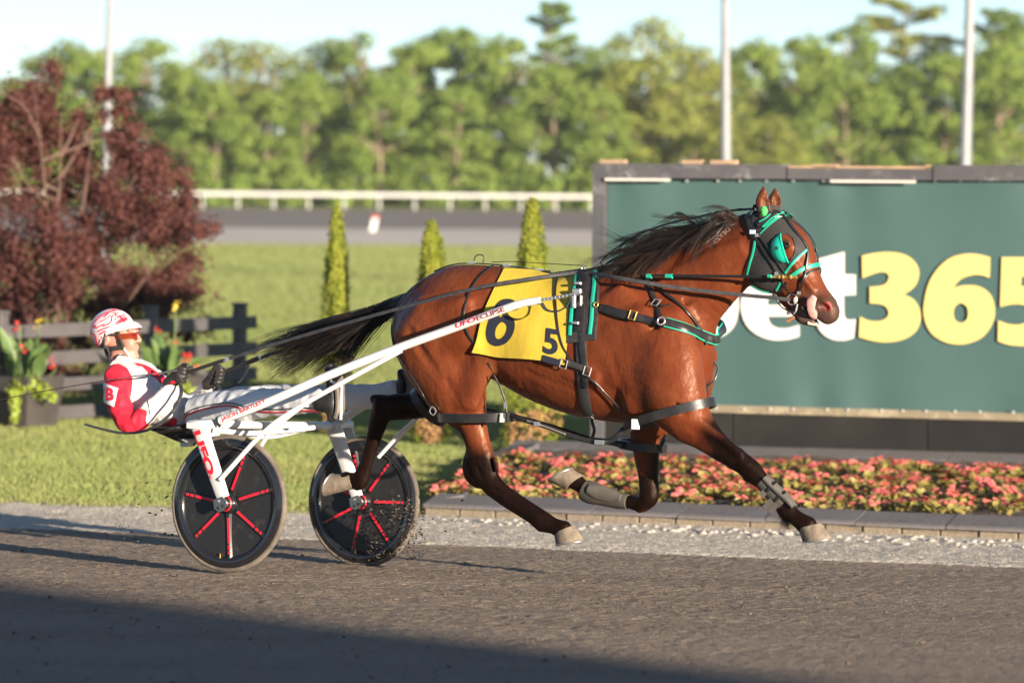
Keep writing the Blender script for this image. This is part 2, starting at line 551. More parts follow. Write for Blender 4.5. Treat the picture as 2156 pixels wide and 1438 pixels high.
# ------------------------------------------------------------------ light poles
m_pole = mat('pole_galvanised', (0.24, 0.245, 0.26), 0.5, metal=0.1, var=(3, (0.20, 0.205, 0.22), 0.4, 0.6))
def light_pole(px_top, px_bot, y_bot, wpx_top, wpx_bot, depth, label):
    b = at_depth(px_bot, y_bot, depth); zb = float(terrain(b[0], b[1]))
    t = at_depth(px_top, 0, depth)
    d = (t - b) / (t[2] - b[2])
    base = b + d * (zb - b[2])
    o = thing('light_pole', label, 'light pole', base, group='light poles in the infield')
    sc = FPX / depth
    hgt = 14.0
    zz = np.array([0, 0.25, 0.26, 1.5, 4, 8, 11, hgt])
    slope = (wpx_bot - wpx_top) / 2 / sc / max(t[2] - b[2], 0.1)
    rb = wpx_bot / 2 / sc + slope * (b[2] - zb)
    rr = np.maximum(rb - slope * zz, 0.05); rr[0] = rr[1] = rb * 1.7
    P = np.array([d * z for z in zz])
    mk('pole_shaft', *tube(P, rr, 14), m_pole, o, smooth=40)
    mk('base_plate', *lathe([(0, 0.06), (rb * 2.2, 0.06), (rb * 2.2, -0.1)], 16), m_pole, o)
    mk('floodlight', *box(d * hgt + np.array([0, 0, 0.1]), (2.2, 0.35, 0.45)), mat('flood_grey', (0.3, 0.3, 0.31), 0.4), o)
light_pole(232, 222, 420, 12, 24, 78, 'grey light pole rising behind the dark red maple')
light_pole(1527, 1528, 345, 17, 22, 78, 'pale light pole behind the left part of the billboard')
light_pole(2042, 2032, 350, 19, 26, 70, 'grey light pole behind the right part of the billboard')

# ------------------------------------------------------------------ billboard
bA = gp(1262, 955); bB = gp(2156, 984)
bx = unit(np.array([bB[0] - bA[0], bB[1] - bA[1], 0])); bn = np.array([bx[1], -bx[0], 0])      # bn faces the camera
BBZ = float(bA[2])
def bbp(px, py):
    v = ray(px, py); t = (bn @ (bA - CAM)) / (bn @ v); p = CAM + v * t - bA
    return p @ bx, p[2]
bb = thing('billboard', 'green banner billboard with big white and yellow lettering in a weathered frame', 'billboard', bA, math.atan2(bx[1], bx[0]))
m_frame = mat('weathered_grey_timber', (0.085, 0.082, 0.088), 0.85, spec=.2, var=[(7, (0.24, 0.23, 0.23), 0.56, 0.66), (2, (0.065, 0.065, 0.072), 0.4, 0.6)], bump=(20, 0.4, 0.01))
m_banner = mat('green_vinyl', (0.046, 0.092, 0.087), 0.42, spec=0.6, var=(1.0, (0.053, 0.102, 0.096), 0.35, 0.65), bump=(1.3, 0.25, 0.05))
m_white = mat('banner_white_print', (0.60, 0.575, 0.55), 0.5)
m_yellow = mat('banner_yellow_print', (0.60, 0.485, 0.165), 0.5)
m_panel = mat('black_base_panel', (0.013, 0.0125, 0.0125), 0.85, spec=.2, var=[(1.5, (0.024, 0.022, 0.020), 0.4, 0.7), (0.8, (0.055, 0.05, 0.022), 0.62, 0.75, (3, 1, 0.4))])
x1, ztop = bbp(1281, 378); x0, zt2 = bbp(1255, 345); XR = bbp(2500, 700)[0]
_, zb = bbp(1700, 857); _, zbt = bbp(1700, 873)
def bpart(name, xa, xb, za, zb_, ya, yb, material, parent=None, **k):
    return mk(name, *box(((xa + xb) / 2, (ya + yb) / 2, (za + zb_) / 2), (xb - xa, yb - ya, zb_ - za)), material, parent or bb, **k)
bpart('banner_back', x1 - 0.01, XR, zb - 0.02, ztop + 0.02, 0.02, 0.06, m_panel)
# the vinyl sheet, slightly rippled
gx = np.linspace(x1, XR, 90); gz = np.linspace(zb, ztop, 24)
GX, GZ = np.meshgrid(gx, gz)
edge = np.minimum(1, np.minimum(GZ - zb, ztop - GZ) / 0.25)
GY = -0.012 * (0.35 + 0.65 * (1 - edge)) * np.sin(GX * 9 + np.sin(GX * 3.1) * 1.5 + GZ * 1.5) - 0.02
V = np.stack([GX, GY, GZ], -1).reshape(-1, 3); n = len(gx)
F = [[j * n + i, j * n + i + 1, (j + 1) * n + i + 1, (j + 1) * n + i] for j in range(len(gz) - 1) for i in range(n - 1)]
ban = mk('banner', V, F, m_banner, bb, smooth=180)
ban['label'] = 'rippled dark green vinyl banner'
bpart('frame_post', x0, x1 - 0.005, -0.3, zt2, -0.09, 0.10, m_frame)
for k, (a, b_) in enumerate(((x0 + 0.001, bbp(1660, 360)[0]), (bbp(1664, 360)[0], bbp(1966, 360)[0]), (bbp(1970, 360)[0], XR))):
    dz = (0.0, -0.03, 0.004)[k]
    bpart('frame_beam', a, b_, ztop + 0.012, zt2 + 0.002 + dz, -0.10 + 0.008 * k, 0.11, m_frame)
m_board = mat('raw_board', (0.42, 0.27, 0.16), 0.8, var=(5, (0.30, 0.2, 0.13), 0.4, 0.6))
for xa, xb in ((1268, 1318), (1440, 1480), (1500, 1552), (1664, 1966), (1715, 1765), (1952, 1990)):
    zz = bbp(1700, 347)[1]
    zz = zt2 + (0.003 if not 1640 < xa < 1966 else -0.026)
    bpart('loose_board', bbp(xa, 345)[0], bbp(xb, 345)[0], zz, zz + (0.02 if xb - xa > 100 else 0.032), -0.07, 0.05, m_board)
for xa, xb in ((1283, 1420), (1756, 1935)):
    bpart('trim_strip', bbp(xa, 378)[0], bbp(xb, 378)[0], ztop - 0.012, ztop + 0.010, -0.125, -0.11, mat('pale_strip', (0.55, 0.52, 0.47), 0.6))
bpart('bottom_batten', x1, XR, zbt, zb, -0.05, 0.05, mat('batten_tan', (0.20, 0.165, 0.11), 0.7, var=(9, (0.3, 0.25, 0.17), 0.5, 0.6)))
m_grom = mat('grommet_white', (0.40, 0.39, 0.37), 0.5)
def disc(c, r, th, seg=10):
    ax = np.array([[1, 0, 0], [0, 0, 1], [0, -1, 0.0]])
    return lathe([(0, th), (r * 0.8, th), (r, th * 0.5), (r, 0)], seg, c, ax)
g0 = None
for px in range(1290, 2300, 56):
    for py, r_ in ((381, 0.011), (861 + (px - 1700) * 0.014, 0.012)):
        if py > 800 and px < 1490: continue
        X, Z = bbp(px + random.uniform(-10, 10), py)
        if g0 is None: g0 = mk('grommet', *disc((0, 0, 0), 0.017, 0.02), m_grom, bb)
        else: o = g0.copy(); COL.objects.link(o); o.parent = bb; g0 = g0; o.location = (X, -0.04 if py < 800 else -0.05, Z); o.scale = (r_ / 0.017,) * 3; continue
        g0.location = (X, -0.04, Z)
pz = [x0, bbp(1545, 900)[0], bbp(1955, 900)[0], XR]
for a, b_ in zip(pz[:-1], pz[1:]):
    bpart('base_panel', a + 0.006, b_ - 0.006, -0.35, zbt - 0.004, -0.02, 0.03, m_panel)
for a in pz[1:3]:
    bpart('base_stud', a - 0.02, a + 0.02, -0.3, zbt - 0.01, 0.0, 0.05, mat('stud_brown', (0.16, 0.13, 0.1), 0.8))

# lettering traced on the banner plane (coordinates in an enlarged view of the photograph)
def z3(pts): return [bbp(1240 + x / 2.32, 300 + y / 2.32) for x, y in pts]
def smooth_poly(pts, n=5, sharp=()):
    """closed polygon; runs between sharp indices are Catmull-Rom smoothed"""
    P = np.array(pts, float); N = len(P)
    if not sharp: return cr(P, n, closed=True)
    sh_ = sorted(sharp); o = []
    for a, b_ in zip(sh_, sh_[1:] + [sh_[0] + N]):
        seg = P[[i % N for i in range(a, b_ + 1)]]
        o += list(cr(seg, n)[:-1]) if len(seg) > 2 else [seg[0]]
    return np.array(o)
def letter(name, pts, sharp, material, hole=None):
    o2 = smooth_poly(z3(pts), 5, sharp)
    hs = [cr(np.array(z3(hole)), 5, closed=True)] if hole else []
    V, F = extrude_poly(o2, 0.004, hs)
    W = np.stack([V[:, 0], -0.040 - V[:, 2], V[:, 1]], -1)
    mk(name, W, F, material, ban)
letter('letter', [(1340, 553), (1400, 540), (1470, 535), (1540, 545), (1590, 575), (1618, 625), (1610, 680), (1585, 715), (1545, 742), (1590, 765), (1620, 810), (1625, 870), (1600, 925), (1545, 960), (1470, 975), (1400, 970), (1325, 950), (1330, 850), (1370, 868), (1420, 872), (1455, 860), (1470, 835), (1460, 805), (1430, 790), (1378, 785), (1378, 705), (1430, 700), (1460, 685), (1472, 655), (1455, 635), (1420, 635), (1380, 648), (1342, 663)], (0, 8, 16, 17, 24, 25, 32), m_yellow)
letter('letter', [(1965, 560), (1900, 545), (1840, 545), (1770, 565), (1710, 615), (1665, 690), (1642, 790), (1645, 860), (1670, 920), (1715, 960), (1780, 983), (1850, 982), (1920, 955), (1965, 905), (1988, 840), (1980, 770), (1950, 725), (1900, 700), (1850, 697), (1800, 705), (1783, 714), (1800, 690), (1830, 663), (1880, 648), (1920, 648), (1963, 660)], (0, 20, 25), m_yellow,
       hole=[(1822, 784), (1850, 800), (1858, 832), (1850, 866), (1822, 880), (1795, 866), (1786, 832), (1795, 800)])
letter('letter', [(2022, 560), (2290, 560), (2290, 655), (2118, 655), (2115, 702), (2200, 702), (2260, 730), (2300, 790), (2300, 850), (2275, 920), (2220, 970), (2140, 992), (2060, 988), (2003, 970), (2005, 868), (2050, 885), (2100, 890), (2140, 875), (2160, 840), (2145, 805), (2110, 790), (2060, 792), (2014, 803)], (0, 1, 2, 3, 4, 13, 14, 22), m_yellow)
letter('letter', [(1255, 533), (1255, 643), (1310, 645), (1310, 745), (1252, 748), (1252, 800), (1256, 850), (1275, 865), (1310, 862), (1300, 955), (1250, 967), (1190, 960), (1140, 925), (1118, 870), (1114, 748), (1070, 748), (1070, 645), (1114, 645), (1114, 572)], (0, 1, 2, 3, 4, 8, 9, 14, 15, 16, 17, 18), m_white)
letter('letter', [(1050, 850), (880, 850), (895, 885), (930, 905), (980, 905), (1035, 890), (1035, 948), (980, 962), (905, 965), (830, 940), (775, 890), (750, 820), (755, 750), (785, 690), (840, 650), (905, 637), (970, 650), (1020, 690), (1045, 750), (1052, 800)], (0, 1, 5, 6), m_white,
       hole=[(880, 790), (890, 750), (912, 735), (935, 750), (945, 790), (912, 792)])
letter('letter', [(450, 520), (575, 520), (575, 660), (610, 640), (660, 640), (710, 680), (735, 740), (738, 820), (720, 890), (680, 935), (630, 953), (590, 945), (560, 920), (550, 945), (450, 945)], (0, 1, 2, 12, 13, 14), m_white,
       hole=[(575, 790), (590, 750), (610, 760), (618, 800), (610, 840), (590, 850)])

# ------------------------------------------------------------------ flower bed
m_cap = mat('coping_stone', (0.125, 0.112, 0.108), 0.8, var=[(3, (0.14, 0.13, 0.14), 0.5, 0.75), (12, (0.085, 0.08, 0.09), 0.5, 0.7)], bump=(25, 0.4, 0.01))
m_block = mat('wall_block', (0.20, 0.16, 0.115), 0.9, var=[(6, (0.13, 0.105, 0.08), 0.4, 0.7), (1.0, (0.22, 0.18, 0.13), 0.4, 0.6)], bump=(14, 0.8, 0.02))
kf0, kf1 = gp(893, 1083), gp(2156, 1137)
kx = unit(np.array([kf1[0] - kf0[0], kf1[1] - kf0[1], 0])); ky = np.array([-kx[1], kx[0], 0])
kang = math.atan2(kx[1], kx[0])
fk = thing('bed_kerb', 'low wall of tan blocks with grey coping along the front of the flower bed', 'kerb', kf0, kang)
bl = None
L_FK = 7.6
for i, x in enumerate(np.arange(0, L_FK, 0.262)):
    for nm, V, F, M_ in (('block', *bbox_bevel((0.131, 0.14, 0.0), (0.254, 0.28, 0.10), 0.008), m_block),):
        if i < 3: pb = mk(nm, V, F, M_, fk); protos = [pb] if i == 0 else protos + [pb]; pb.location = (x, random.uniform(-.006, .006), 0)
        else:
            o = random.choice(protos).copy(); COL.objects.link(o); o.parent = fk; o.location = (x, random.uniform(-.008, .008), random.uniform(-.003, .003)); o.rotation_euler = (0, 0, random.uniform(-.012, .012))
protos = []
def coping(l):
    prof = [(-0.03, 0.052), (-0.03, 0.068), (-0.01, 0.08), (0.25, 0.130), (0.265, 0.122), (0.265, 0.052)]
    V = [(0.003, a, b_) for a, b_ in prof] + [(l - 0.003, a, b_) for a, b_ in prof]
    F = [[i, i + 6, (i + 1) % 6 + 6, (i + 1) % 6] for i in range(6)] + [[5, 4, 3, 2, 1, 0], [6, 7, 8, 9, 10, 11]]
    return V, [f[::-1] for f in F]
for i, x in enumerate(np.arange(0, L_FK, 0.62)):
    if i == 0: cp = mk('coping', *coping(0.62), m_cap, fk); cp.location = (x, 0, 0)
    else: o = cp.copy(); COL.objects.link(o); o.parent = fk; o.location = (x, random.uniform(-.008, .008), random.uniform(-.003, .003))
kb0, kb1 = gp(1068, 962), gp(2156, 994)
bkx = unit(np.array([kb1[0] - kb0[0], kb1[1] - kb0[1], 0])); bk = thing('bed_kerb', 'grey coping wall along the back of the flower bed under the billboard', 'kerb', kb0, math.atan2(bkx[1], bkx[0]))
for i, x in enumerate(np.arange(0, 7.2, 0.62)):
    if i == 0: cp2 = mk('coping', *coping(0.62), m_cap, bk)
    else: o = cp2.copy(); COL.objects.link(o); o.parent = bk; o.location = (x, random.uniform(-.01, .01), random.uniform(-.003, .003))
for i, x in enumerate(np.arange(0, 7.2, 0.262)):
    if i == 0: b2 = mk('block', *bbox_bevel((0.131, 0.14, 0.0), (0.254, 0.28, 0.10), 0.008), m_block, bk)
    else: o = b2.copy(); COL.objects.link(o); o.parent = bk; o.location = (x, random.uniform(-.006, .006), 0)
# slanting left end
d_ = kb0 - kf0; Ls = np.linalg.norm(d_[:2]); sx_ = unit(np.array([d_[0], d_[1], 0])); 
sk = thing('bed_kerb', 'slanting grey coping wall closing the left end of the flower bed', 'kerb', kf0, math.atan2(sx_[1], sx_[0]))
nsk = int(Ls / 0.62)
for i in range(nsk):
    V, F = coping(Ls / nsk); V = np.array(V); V[:, 1] = -V[:, 1] + 0.0; F = [f[::-1] for f in F]
    if i == 0: c3 = mk('coping', V, F, m_cap, sk); c3.location = (0.10, 0, 0.002)
    else: o = c3.copy(); COL.objects.link(o); o.parent = sk; o.location = (0.10 + (Ls - 0.2) / nsk * i, random.uniform(-.01, .01), 0.002)
# soil
m_soil = mat('dark_mulch', (0.075, 0.05, 0.038), 0.95, var=[(8, (0.14, 0.095, 0.07), 0.5, 0.7), (25, (0.03, 0.022, 0.018), 0.5, 0.7)], bump=[(12, 1.0, 0.08), (45, 0.8, 0.02)])
ns, nt_ = 60, 34
V = []
for j in range(nt_ + 1):
    t = j / nt_
    A = kf0 + (kb0 - kf0) * t; B = kf0 + kx * L_FK; B = B + (kb0 + bkx * 7.2 - B) * t
    for i in range(ns + 1):
        p = A + (B - A) * i / ns
        edge_ = min(1, t / 0.08, (1 - t) / 0.08)
        V.append((p[0], p[1], Z_E + 0.03 + 0.05 * edge_ + 0.03 * t + random.uniform(-.012, .012)))
F = [[j * (ns + 1) + i, j * (ns + 1) + i + 1, (j + 1) * (ns + 1) + i + 1, (j + 1) * (ns + 1) + i] for j in range(nt_) for i in range(ns)]
soil = mk('flower_bed_soil', V, F, m_soil, kind='structure')
soil_bvh = BVHTree.FromPolygons([Vector(v) for v in V], F)

# begonias: four shapes, copied
m_bleaf = mat('begonia_leaf', (0.27, 0.25, 0.06), 0.5, var=(30, (0.36, 0.22, 0.09), 0.45, 0.7), trans=0.3)
m_bflow = mat('begonia_bloom', (0.74, 0.17, 0.16), 0.55, var=(40, (0.82, 0.36, 0.27), 0.45, 0.65), trans=0.25)
def begonia_mesh(seed):
    r = np.random.default_rng(seed)
    nl = 30
    c = np.stack([r.normal(0, 0.045, nl), r.normal(0, 0.045, nl), r.uniform(0.015, 0.10, nl)], -1)
    lv = leaf_quads(c, np.stack([r.normal(0, .6, nl), r.normal(-.3, .6, nl), r.uniform(.2, 1.2, nl)], -1), r.uniform(.026, .042, nl), r, 0.8)
    nb = r.integers(6, 12)
    parts = []
    cx = r.normal(0, 0.035, (nb, 2)); cz = r.uniform(0.085, 0.135, nb)
    for k in range(nb):
        cc = np.array([cx[k, 0], cx[k, 1], cz[k]])
        npet = 5
        a = np.arange(npet) * 2 * math.pi / npet + r.uniform(0, 6)
        pc_ = cc + 0.012 * np.stack([np.cos(a), np.sin(a) * 0.8, np.sin(a) * 0.6], -1)
        parts.append(leaf_quads(pc_, np.stack([np.cos(a) * .4, np.sin(a) * .4 - .6, 0 * a + .8], -1), 0.019, r, 0.9))
    bv = merge(*[(v, f.tolist()) for v, f in parts])
    return (lv[0], lv[1].tolist()), bv
bp_ = [begonia_mesh(100 + k) for k in range(5)]
b_me = []
flower_spots = []
for row, (yl, yr_) in enumerate(((1046, 1088), (1034, 1074), (1022, 1062), (1011, 1050), (1001, 1039), (992, 1028), (983, 1017), (975, 1006), (969, 999))):
    x = 905 + random.uniform(0, 30)
    xmin = 905 + max(0, (row - 0.5)) * 20
    while x < 2185:
        if x > xmin:
            y = yl + (yr_ - yl) * (x - 900) / 1256 + random.uniform(-5, 5)
            flower_spots.append((x, y))
        x += random.choice((random.uniform(26, 50), random.uniform(40, 80)))
bgroup = 'begonias planted in the flower bed'
cnt = 0
for x, y in flower_spots:
    v = ray(x, y); hit = soil_bvh.ray_cast(Vector(CAM), Vector(v))
    if hit[0] is None: continue
    loc = hit[0]; k = cnt % 5
    o = bpy.data.objects.new('begonia_plant', None); COL.objects.link(o); o.empty_display_size = .05
    o.location = loc; o.rotation_euler = (0, 0, random.uniform(0, 6.28)); s_ = random.uniform(0.65, 1.2); o.scale = (s_, s_, s_ * random.uniform(.6, .85))
    tag(o, 'small red begonia with yellow green leaves in the flower bed', 'flower', bgroup)
    if len(b_me) < 5:
        (lv, lf), (fv, ff) = bp_[k]
        a_ = mk('foliage', lv, lf, m_bleaf, o); b_ = mk('blossom', fv, ff, m_bflow, o)
        b_me.append((a_, b_))
    else:
        for src in b_me[k]:
            c_ = src.copy(); COL.objects.link(c_); c_.parent = o
    cnt += 1

# white pebbles at the foot of the kerb
m_peb = mat('pale_pebble', (0.40, 0.35, 0.29), 0.75, var=(6, (0.28, 0.26, 0.24), 0.4, 0.65), bump=(18, 0.3, 0.01))
def rock(seed, seg=9, rings=6):
    r = np.random.default_rng(seed); V, F = ellipsoid((0, 0, 0), (1, 0.75, 0.6), seg=seg, rings=rings)
    V = V * (1 + 0.16 * np.sin(V @ r.normal(size=(3, 3)) * 2.2 + r.uniform(0, 6, 3)).sum(1, keepdims=True) * 0.5)
    return V, F
pebs = None; pebm = []
m_pebb = mat('grey_pebble', (0.30, 0.29, 0.29), 0.75, var=(6, (0.22, 0.22, 0.23), 0.4, 0.65))
for i in range(150):
    px = 915 + (2170 - 915) * (i + random.uniform(-.5, .5)) / 150
    off = random.choice((4, 7, 9, 13, 16)) + random.uniform(-3, 3)
    py = 1083 + (px - 893) * 0.0428 + off + 4
    p = gp(px, py); s_ = random.uniform(0.010, 0.030)
    if i < 6:
        o = mk('pebble', *rock(40 + i), m_pebb if i == 2 else m_peb, None, smooth=60); pebm.append(o)
    else: o = random.choice(pebm).copy(); COL.objects.link(o)
    o.location = (p[0], p[1], p[2] + s_ * 0.3); o.scale = (s_,) * 3; o.rotation_euler = (random.uniform(-.4, .4), random.uniform(-.4, .4), random.uniform(0, 6.3))
    tag(o, 'pale rounded pebble at the foot of the front kerb', 'pebble', 'pebbles along the kerb')

# ------------------------------------------------------------------ black rail fence
m_fence = mat('black_fence_vinyl', (0.068, 0.061, 0.062), 0.5, var=(4, (0.085, 0.077, 0.077), 0.4, 0.6))
fA = gp(140, 887); fB = gp(508, 862)
fx = unit(np.array([fB[0] - fA[0], fB[1] - fA[1], 0])); fn = np.array([fx[1], -fx[0], 0])
fang = math.atan2(fx[1], fx[0])
fence = thing('rail_fence', 'black four rail fence running behind the driver', 'fence', fA, fang)
def fpl(px, py):
    v = ray(px, py); t = (fn @ (fA - CAM)) / (fn @ v); p = CAM + v * t - fA
    return p @ fx, p[2]
LF = fpl(508, 700)[0]
zt = fpl(140, 668)[1]
zt = fpl(508, 643)[1]
for px in (-190, 5, 322, 508):
    X = fpl(px, 700)[0]
    V, F = bbox_bevel((X, 0.02, zt / 2 - 0.1), (0.115, 0.115, zt + 0.2), 0.012); po = mk('post', V, F, m_fence, fence)
    mk('post_cap', *bbox_bevel((X, 0.02, zt + 0.012), (0.135, 0.135, 0.03), 0.01), m_fence, po)
for py in (693, 751, 807, 866):
    X, Z = fpl(140, py)
    mk('rail', *bbox_bevel(((LF + 0.16 + fpl(-400, 700)[0]) / 2, -0.06, Z), (LF + 0.16 - fpl(-400, 700)[0], 0.04, 0.125), 0.006), m_fence, fence)

# ------------------------------------------------------------------ thujas, maple, planters
def leaf_cloud(clumps, per, size, rng, shell=0.75, up=0.3, aspect=0.6, squash=1.0):
    C = []; N = []
    for c, r_ in clumps:
        d = unit(rng.normal(size=(per, 3))); rad = r_ * (shell + (1 - shell) * rng.random((per, 1)) ** 0.5) * np.where(rng.random((per, 1)) < .25, rng.random((per, 1)), 1)
        C.append(np.asarray(c) + d * rad * np.array([1, 1, squash])); N.append(d + rng.normal(0, 0.5, (per, 3)) + [0, 0, up])
    C = np.concatenate(C); N = np.concatenate(N)
    return leaf_quads(C, N, rng.uniform(0.7, 1.3, len(C)) * size, rng, aspect)

m_thuja = mat('thuja_green', (0.30, 0.32, 0.045), 0.8, spec=0.2, var=[(5, (0.19, 0.23, 0.03), 0.45, 0.65)], trans=0.38)
m_dead = mat('thuja_dead', (0.30, 0.17, 0.075), 0.9, spec=0.1)
m_bark = mat('bark_brown', (0.12, 0.085, 0.06), 0.9, var=(6, (0.07, 0.05, 0.035), 0.4, 0.6), bump=(20, 0.8, 0.03))
def thuja(px, ybase, ytop, wpx, label, seed, dead, pf=(0.85, 1.0, .98, .86, .62, .34, .03)):
    b = gp(px, ybase); d = b[1]; sc = FPX / d
    hgt = (ybase - ytop) / sc; r0 = wpx / 2 / sc
    rng = np.random.default_rng(seed)
    o = thing('thuja_shrub', label, 'shrub', b, group='young thujas on the lawn')
    mk('stem', *tube([(0, 0, -0.05), (0.01, 0, hgt * .5), (0, 0, hgt * .95)], [0.03, 0.02, 0.004], 6), m_bark, o)
    n = 9000
    t = rng.random(n) ** 0.9
    prof = np.interp(t, [0, .06, .3, .6, .8, .92, 1], pf) * r0 * 1.0
    a = rng.uniform(0, 2 * math.pi, n)
    lob = 1 + 0.18 * np.sin(a * 3 + t * 9) + 0.12 * np.sin(a * 7 - t * 23)
    rr = prof * lob * (0.6 + 0.4 * rng.random(n) ** .35)
    C = np.stack([rr * np.cos(a), rr * np.sin(a), 0.02 + t * hgt], -1)
    N = np.stack([np.cos(a), np.sin(a), 0.3 + 0 * a], -1) + rng.normal(0, .6, (n, 3))
    V, F = leaf_quads(C + rng.normal(0, .010, (n, 3)), N, rng.uniform(.010, .026, n), rng, .5)
    isd = np.zeros(n, bool)
    for (ta, aa, ra) in dead:
        isd |= ((t - ta) ** 2 / ra ** 2 + (np.angle(np.exp(1j * (a - aa)))) ** 2 / 1.0 ** 2) < 1
    mk('crown', V, F, [m_thuja, m_dead], o, matidx=isd.astype(int))
thuja(706, 918, 436, 60, 'narrow thuja left of the horse above the tail', 11, [(.05, -1.8, .08)])
thuja(906, 936, 470, 82, 'shortest thuja, half hidden behind the croup', 12, [(.07, -1.5, .08)], (.8, 1, .9, .66, .58, .45, .03))
thuja(1116, 951, 424, 130, 'tall thuja behind the saddle cloth beside the billboard', 13, [(.06, -1.9, .10), (.12, -1.0, .05)], (.8, 1, .78, .48, .40, .26, .02))

# dark red maple
m_maple = mat('dark_red_leaf', (0.120, 0.042, 0.032), 0.6, spec=0.3, var=[(2.5, (0.080, 0.028, 0.025), 0.4, 0.65)], trans=0.22)
m_mbark = mat('maple_bark', (0.13, 0.075, 0.055), 0.85, var=(8, (0.14, 0.09, 0.07), 0.4, 0.6))
mb = gp(115, 872); md = mb[1] + 3; mb = at_depth(115, 872, md); mb[2] = float(terrain(mb[0], mb[1]))
mp = thing('red_maple', 'dark red leaved maple tree standing behind the black fence', 'tree', mb)
rng = np.random.default_rng(5)
def mw(px, py, dd=0.0): return at_depth(px, py, md + dd) - mb
clumps = []
for px, py, rp in [(255, 250, 30), (275, 215, 34), (20, 230, 60), (75, 215, 45), (110, 270, 60), (50, 310, 70), (150, 300, 42), (185, 330, 40), (20, 390, 60), (95, 390, 70), (160, 400, 50),
                   (250, 295, 34), (265, 330, 45), (330, 345, 40), (350, 380, 48), (300, 400, 60), (230, 400, 50), (365, 440, 55), (395, 490, 40), (395, 430, 30),
                   (320, 480, 70), (240, 490, 60), (170, 480, 60), (100, 480, 70), (25, 480, 70), (370, 550, 55), (380, 610, 50), (310, 570, 70), (230, 570, 70), (150, 570, 70), (70, 570, 70), (0, 570, 70),
                   (340, 640, 60), (260, 640, 60), (180, 640, 60), (100, 640, 60), (20, 650, 60), (-60, 300, 90), (-80, 450, 100), (-60, 600, 90), (380, 660, 40), (120, 690, 60), (220, 690, 55), (40, 700, 60)]:
    c = mw(px + rng.normal(0, 6), py + rng.normal(0, 6), rng.uniform(-.5, .5)); rp_ = rp * md / FPX
    for k in range(5 if rp > 35 else 3):
        clumps.append((c + rng.normal(0, .62 if rp > 35 else .9, 3) * rp_, rp_ * rng.uniform(.5, .9)))
parts = []
for c, r_ in clumps:                                             # leaves thin out towards the edge of each spray
    m_ = int(640 * min(1.0, (r_ / .22) ** 1.6)) + 20
    d_ = unit(rng.normal(size=(m_, 3))); Cc = c + d_ * r_ * np.abs(rng.normal(0, .62, (m_, 1))); parts.append(leaf_quads(Cc, d_ + rng.normal(0, .6, (m_, 3)) + [0, 0, .2], rng.uniform(.017, .032, m_), rng, .55))
V = np.concatenate([p[0] for p in parts]); F = np.arange(len(V)).reshape(-1, 4)
mk('crown', V, F, m_maple, mp)
trs = []
for k in range(9):
    a0 = np.array([rng.normal(0, .10), rng.normal(0, .1), -0.1]); tip = mw(-40 + k * 55 + rng.normal(0, 20), 215 + abs(k - 2) * 38 + rng.normal(0, 20), rng.uniform(-.4, .4))
    mid = a0 * .5 + tip * .5 + np.array([-(tip[0]) * .18, 0, -.25])
    pts = cr([a0, mid, tip], 8); trs.append(tube(pts, np.linspace(.030, .004, len(pts)), 6))
    for q in range(5):
        i0 = rng.integers(5, len(pts) - 2); b_ = pts[i0]; e = b_ + rng.normal(0, .35, 3) + [0, 0, .35]
        trs.append(tube(cr([b_, (b_ + e) / 2 + rng.normal(0, .06, 3), e], 4), np.linspace(.016, .003, 9), 5))
mk('trunk', *merge(*trs), m_mbark, mp, smooth=60)

# planters with cannas
m_planter = mat('black_planter', (0.045, 0.040, 0.038), 0.45, var=(3, (0.06, 0.052, 0.048), 0.4, 0.6))
m_canna = mat('canna_leaf', (0.085, 0.145, 0.045), 0.45, var=(8, (0.12, 0.18, 0.05), 0.4, 0.6), trans=0.2)
m_lime = mat('lime_vine_leaf', (0.24, 0.30, 0.035), 0.5, trans=0.25)
m_red = mat('canna_red', (0.60, 0.035, 0.025), 0.5, trans=0.2)
m_yel = mat('canna_yellow', (0.75, 0.52, 0.04), 0.5, trans=0.25)
m_stemg = mat('green_stem', (0.12, 0.16, 0.05), 0.6)
def long_leaf(base, direction, length, width, bend, rng):
    d = unit(np.array(direction, float)); side = unit(np.cross(d, [0, 0, 1.0]) + rng.normal(0, .2, 3)); n = 8; V = []; F = []
    nrm = np.cross(side, d)
    for i in range(n + 1):
        t = i / n; p = base + d * length * t + np.array([d[0], d[1], 0]) * bend * t * t - np.array([0, 0, 1]) * bend * .8 * t ** 2.5
        w = width * math.sin(math.pi * min(1, .06 + t * .94)) ** .8 / 2
        V += [p - side * w + nrm * w * .35, p, p + side * w + nrm * w * .35]
    for i in range(n):
        F += [[3 * i, 3 * i + 1, 3 * i + 4, 3 * i + 3], [3 * i + 1, 3 * i + 2, 3 * i + 5, 3 * i + 4]]
    return V, F
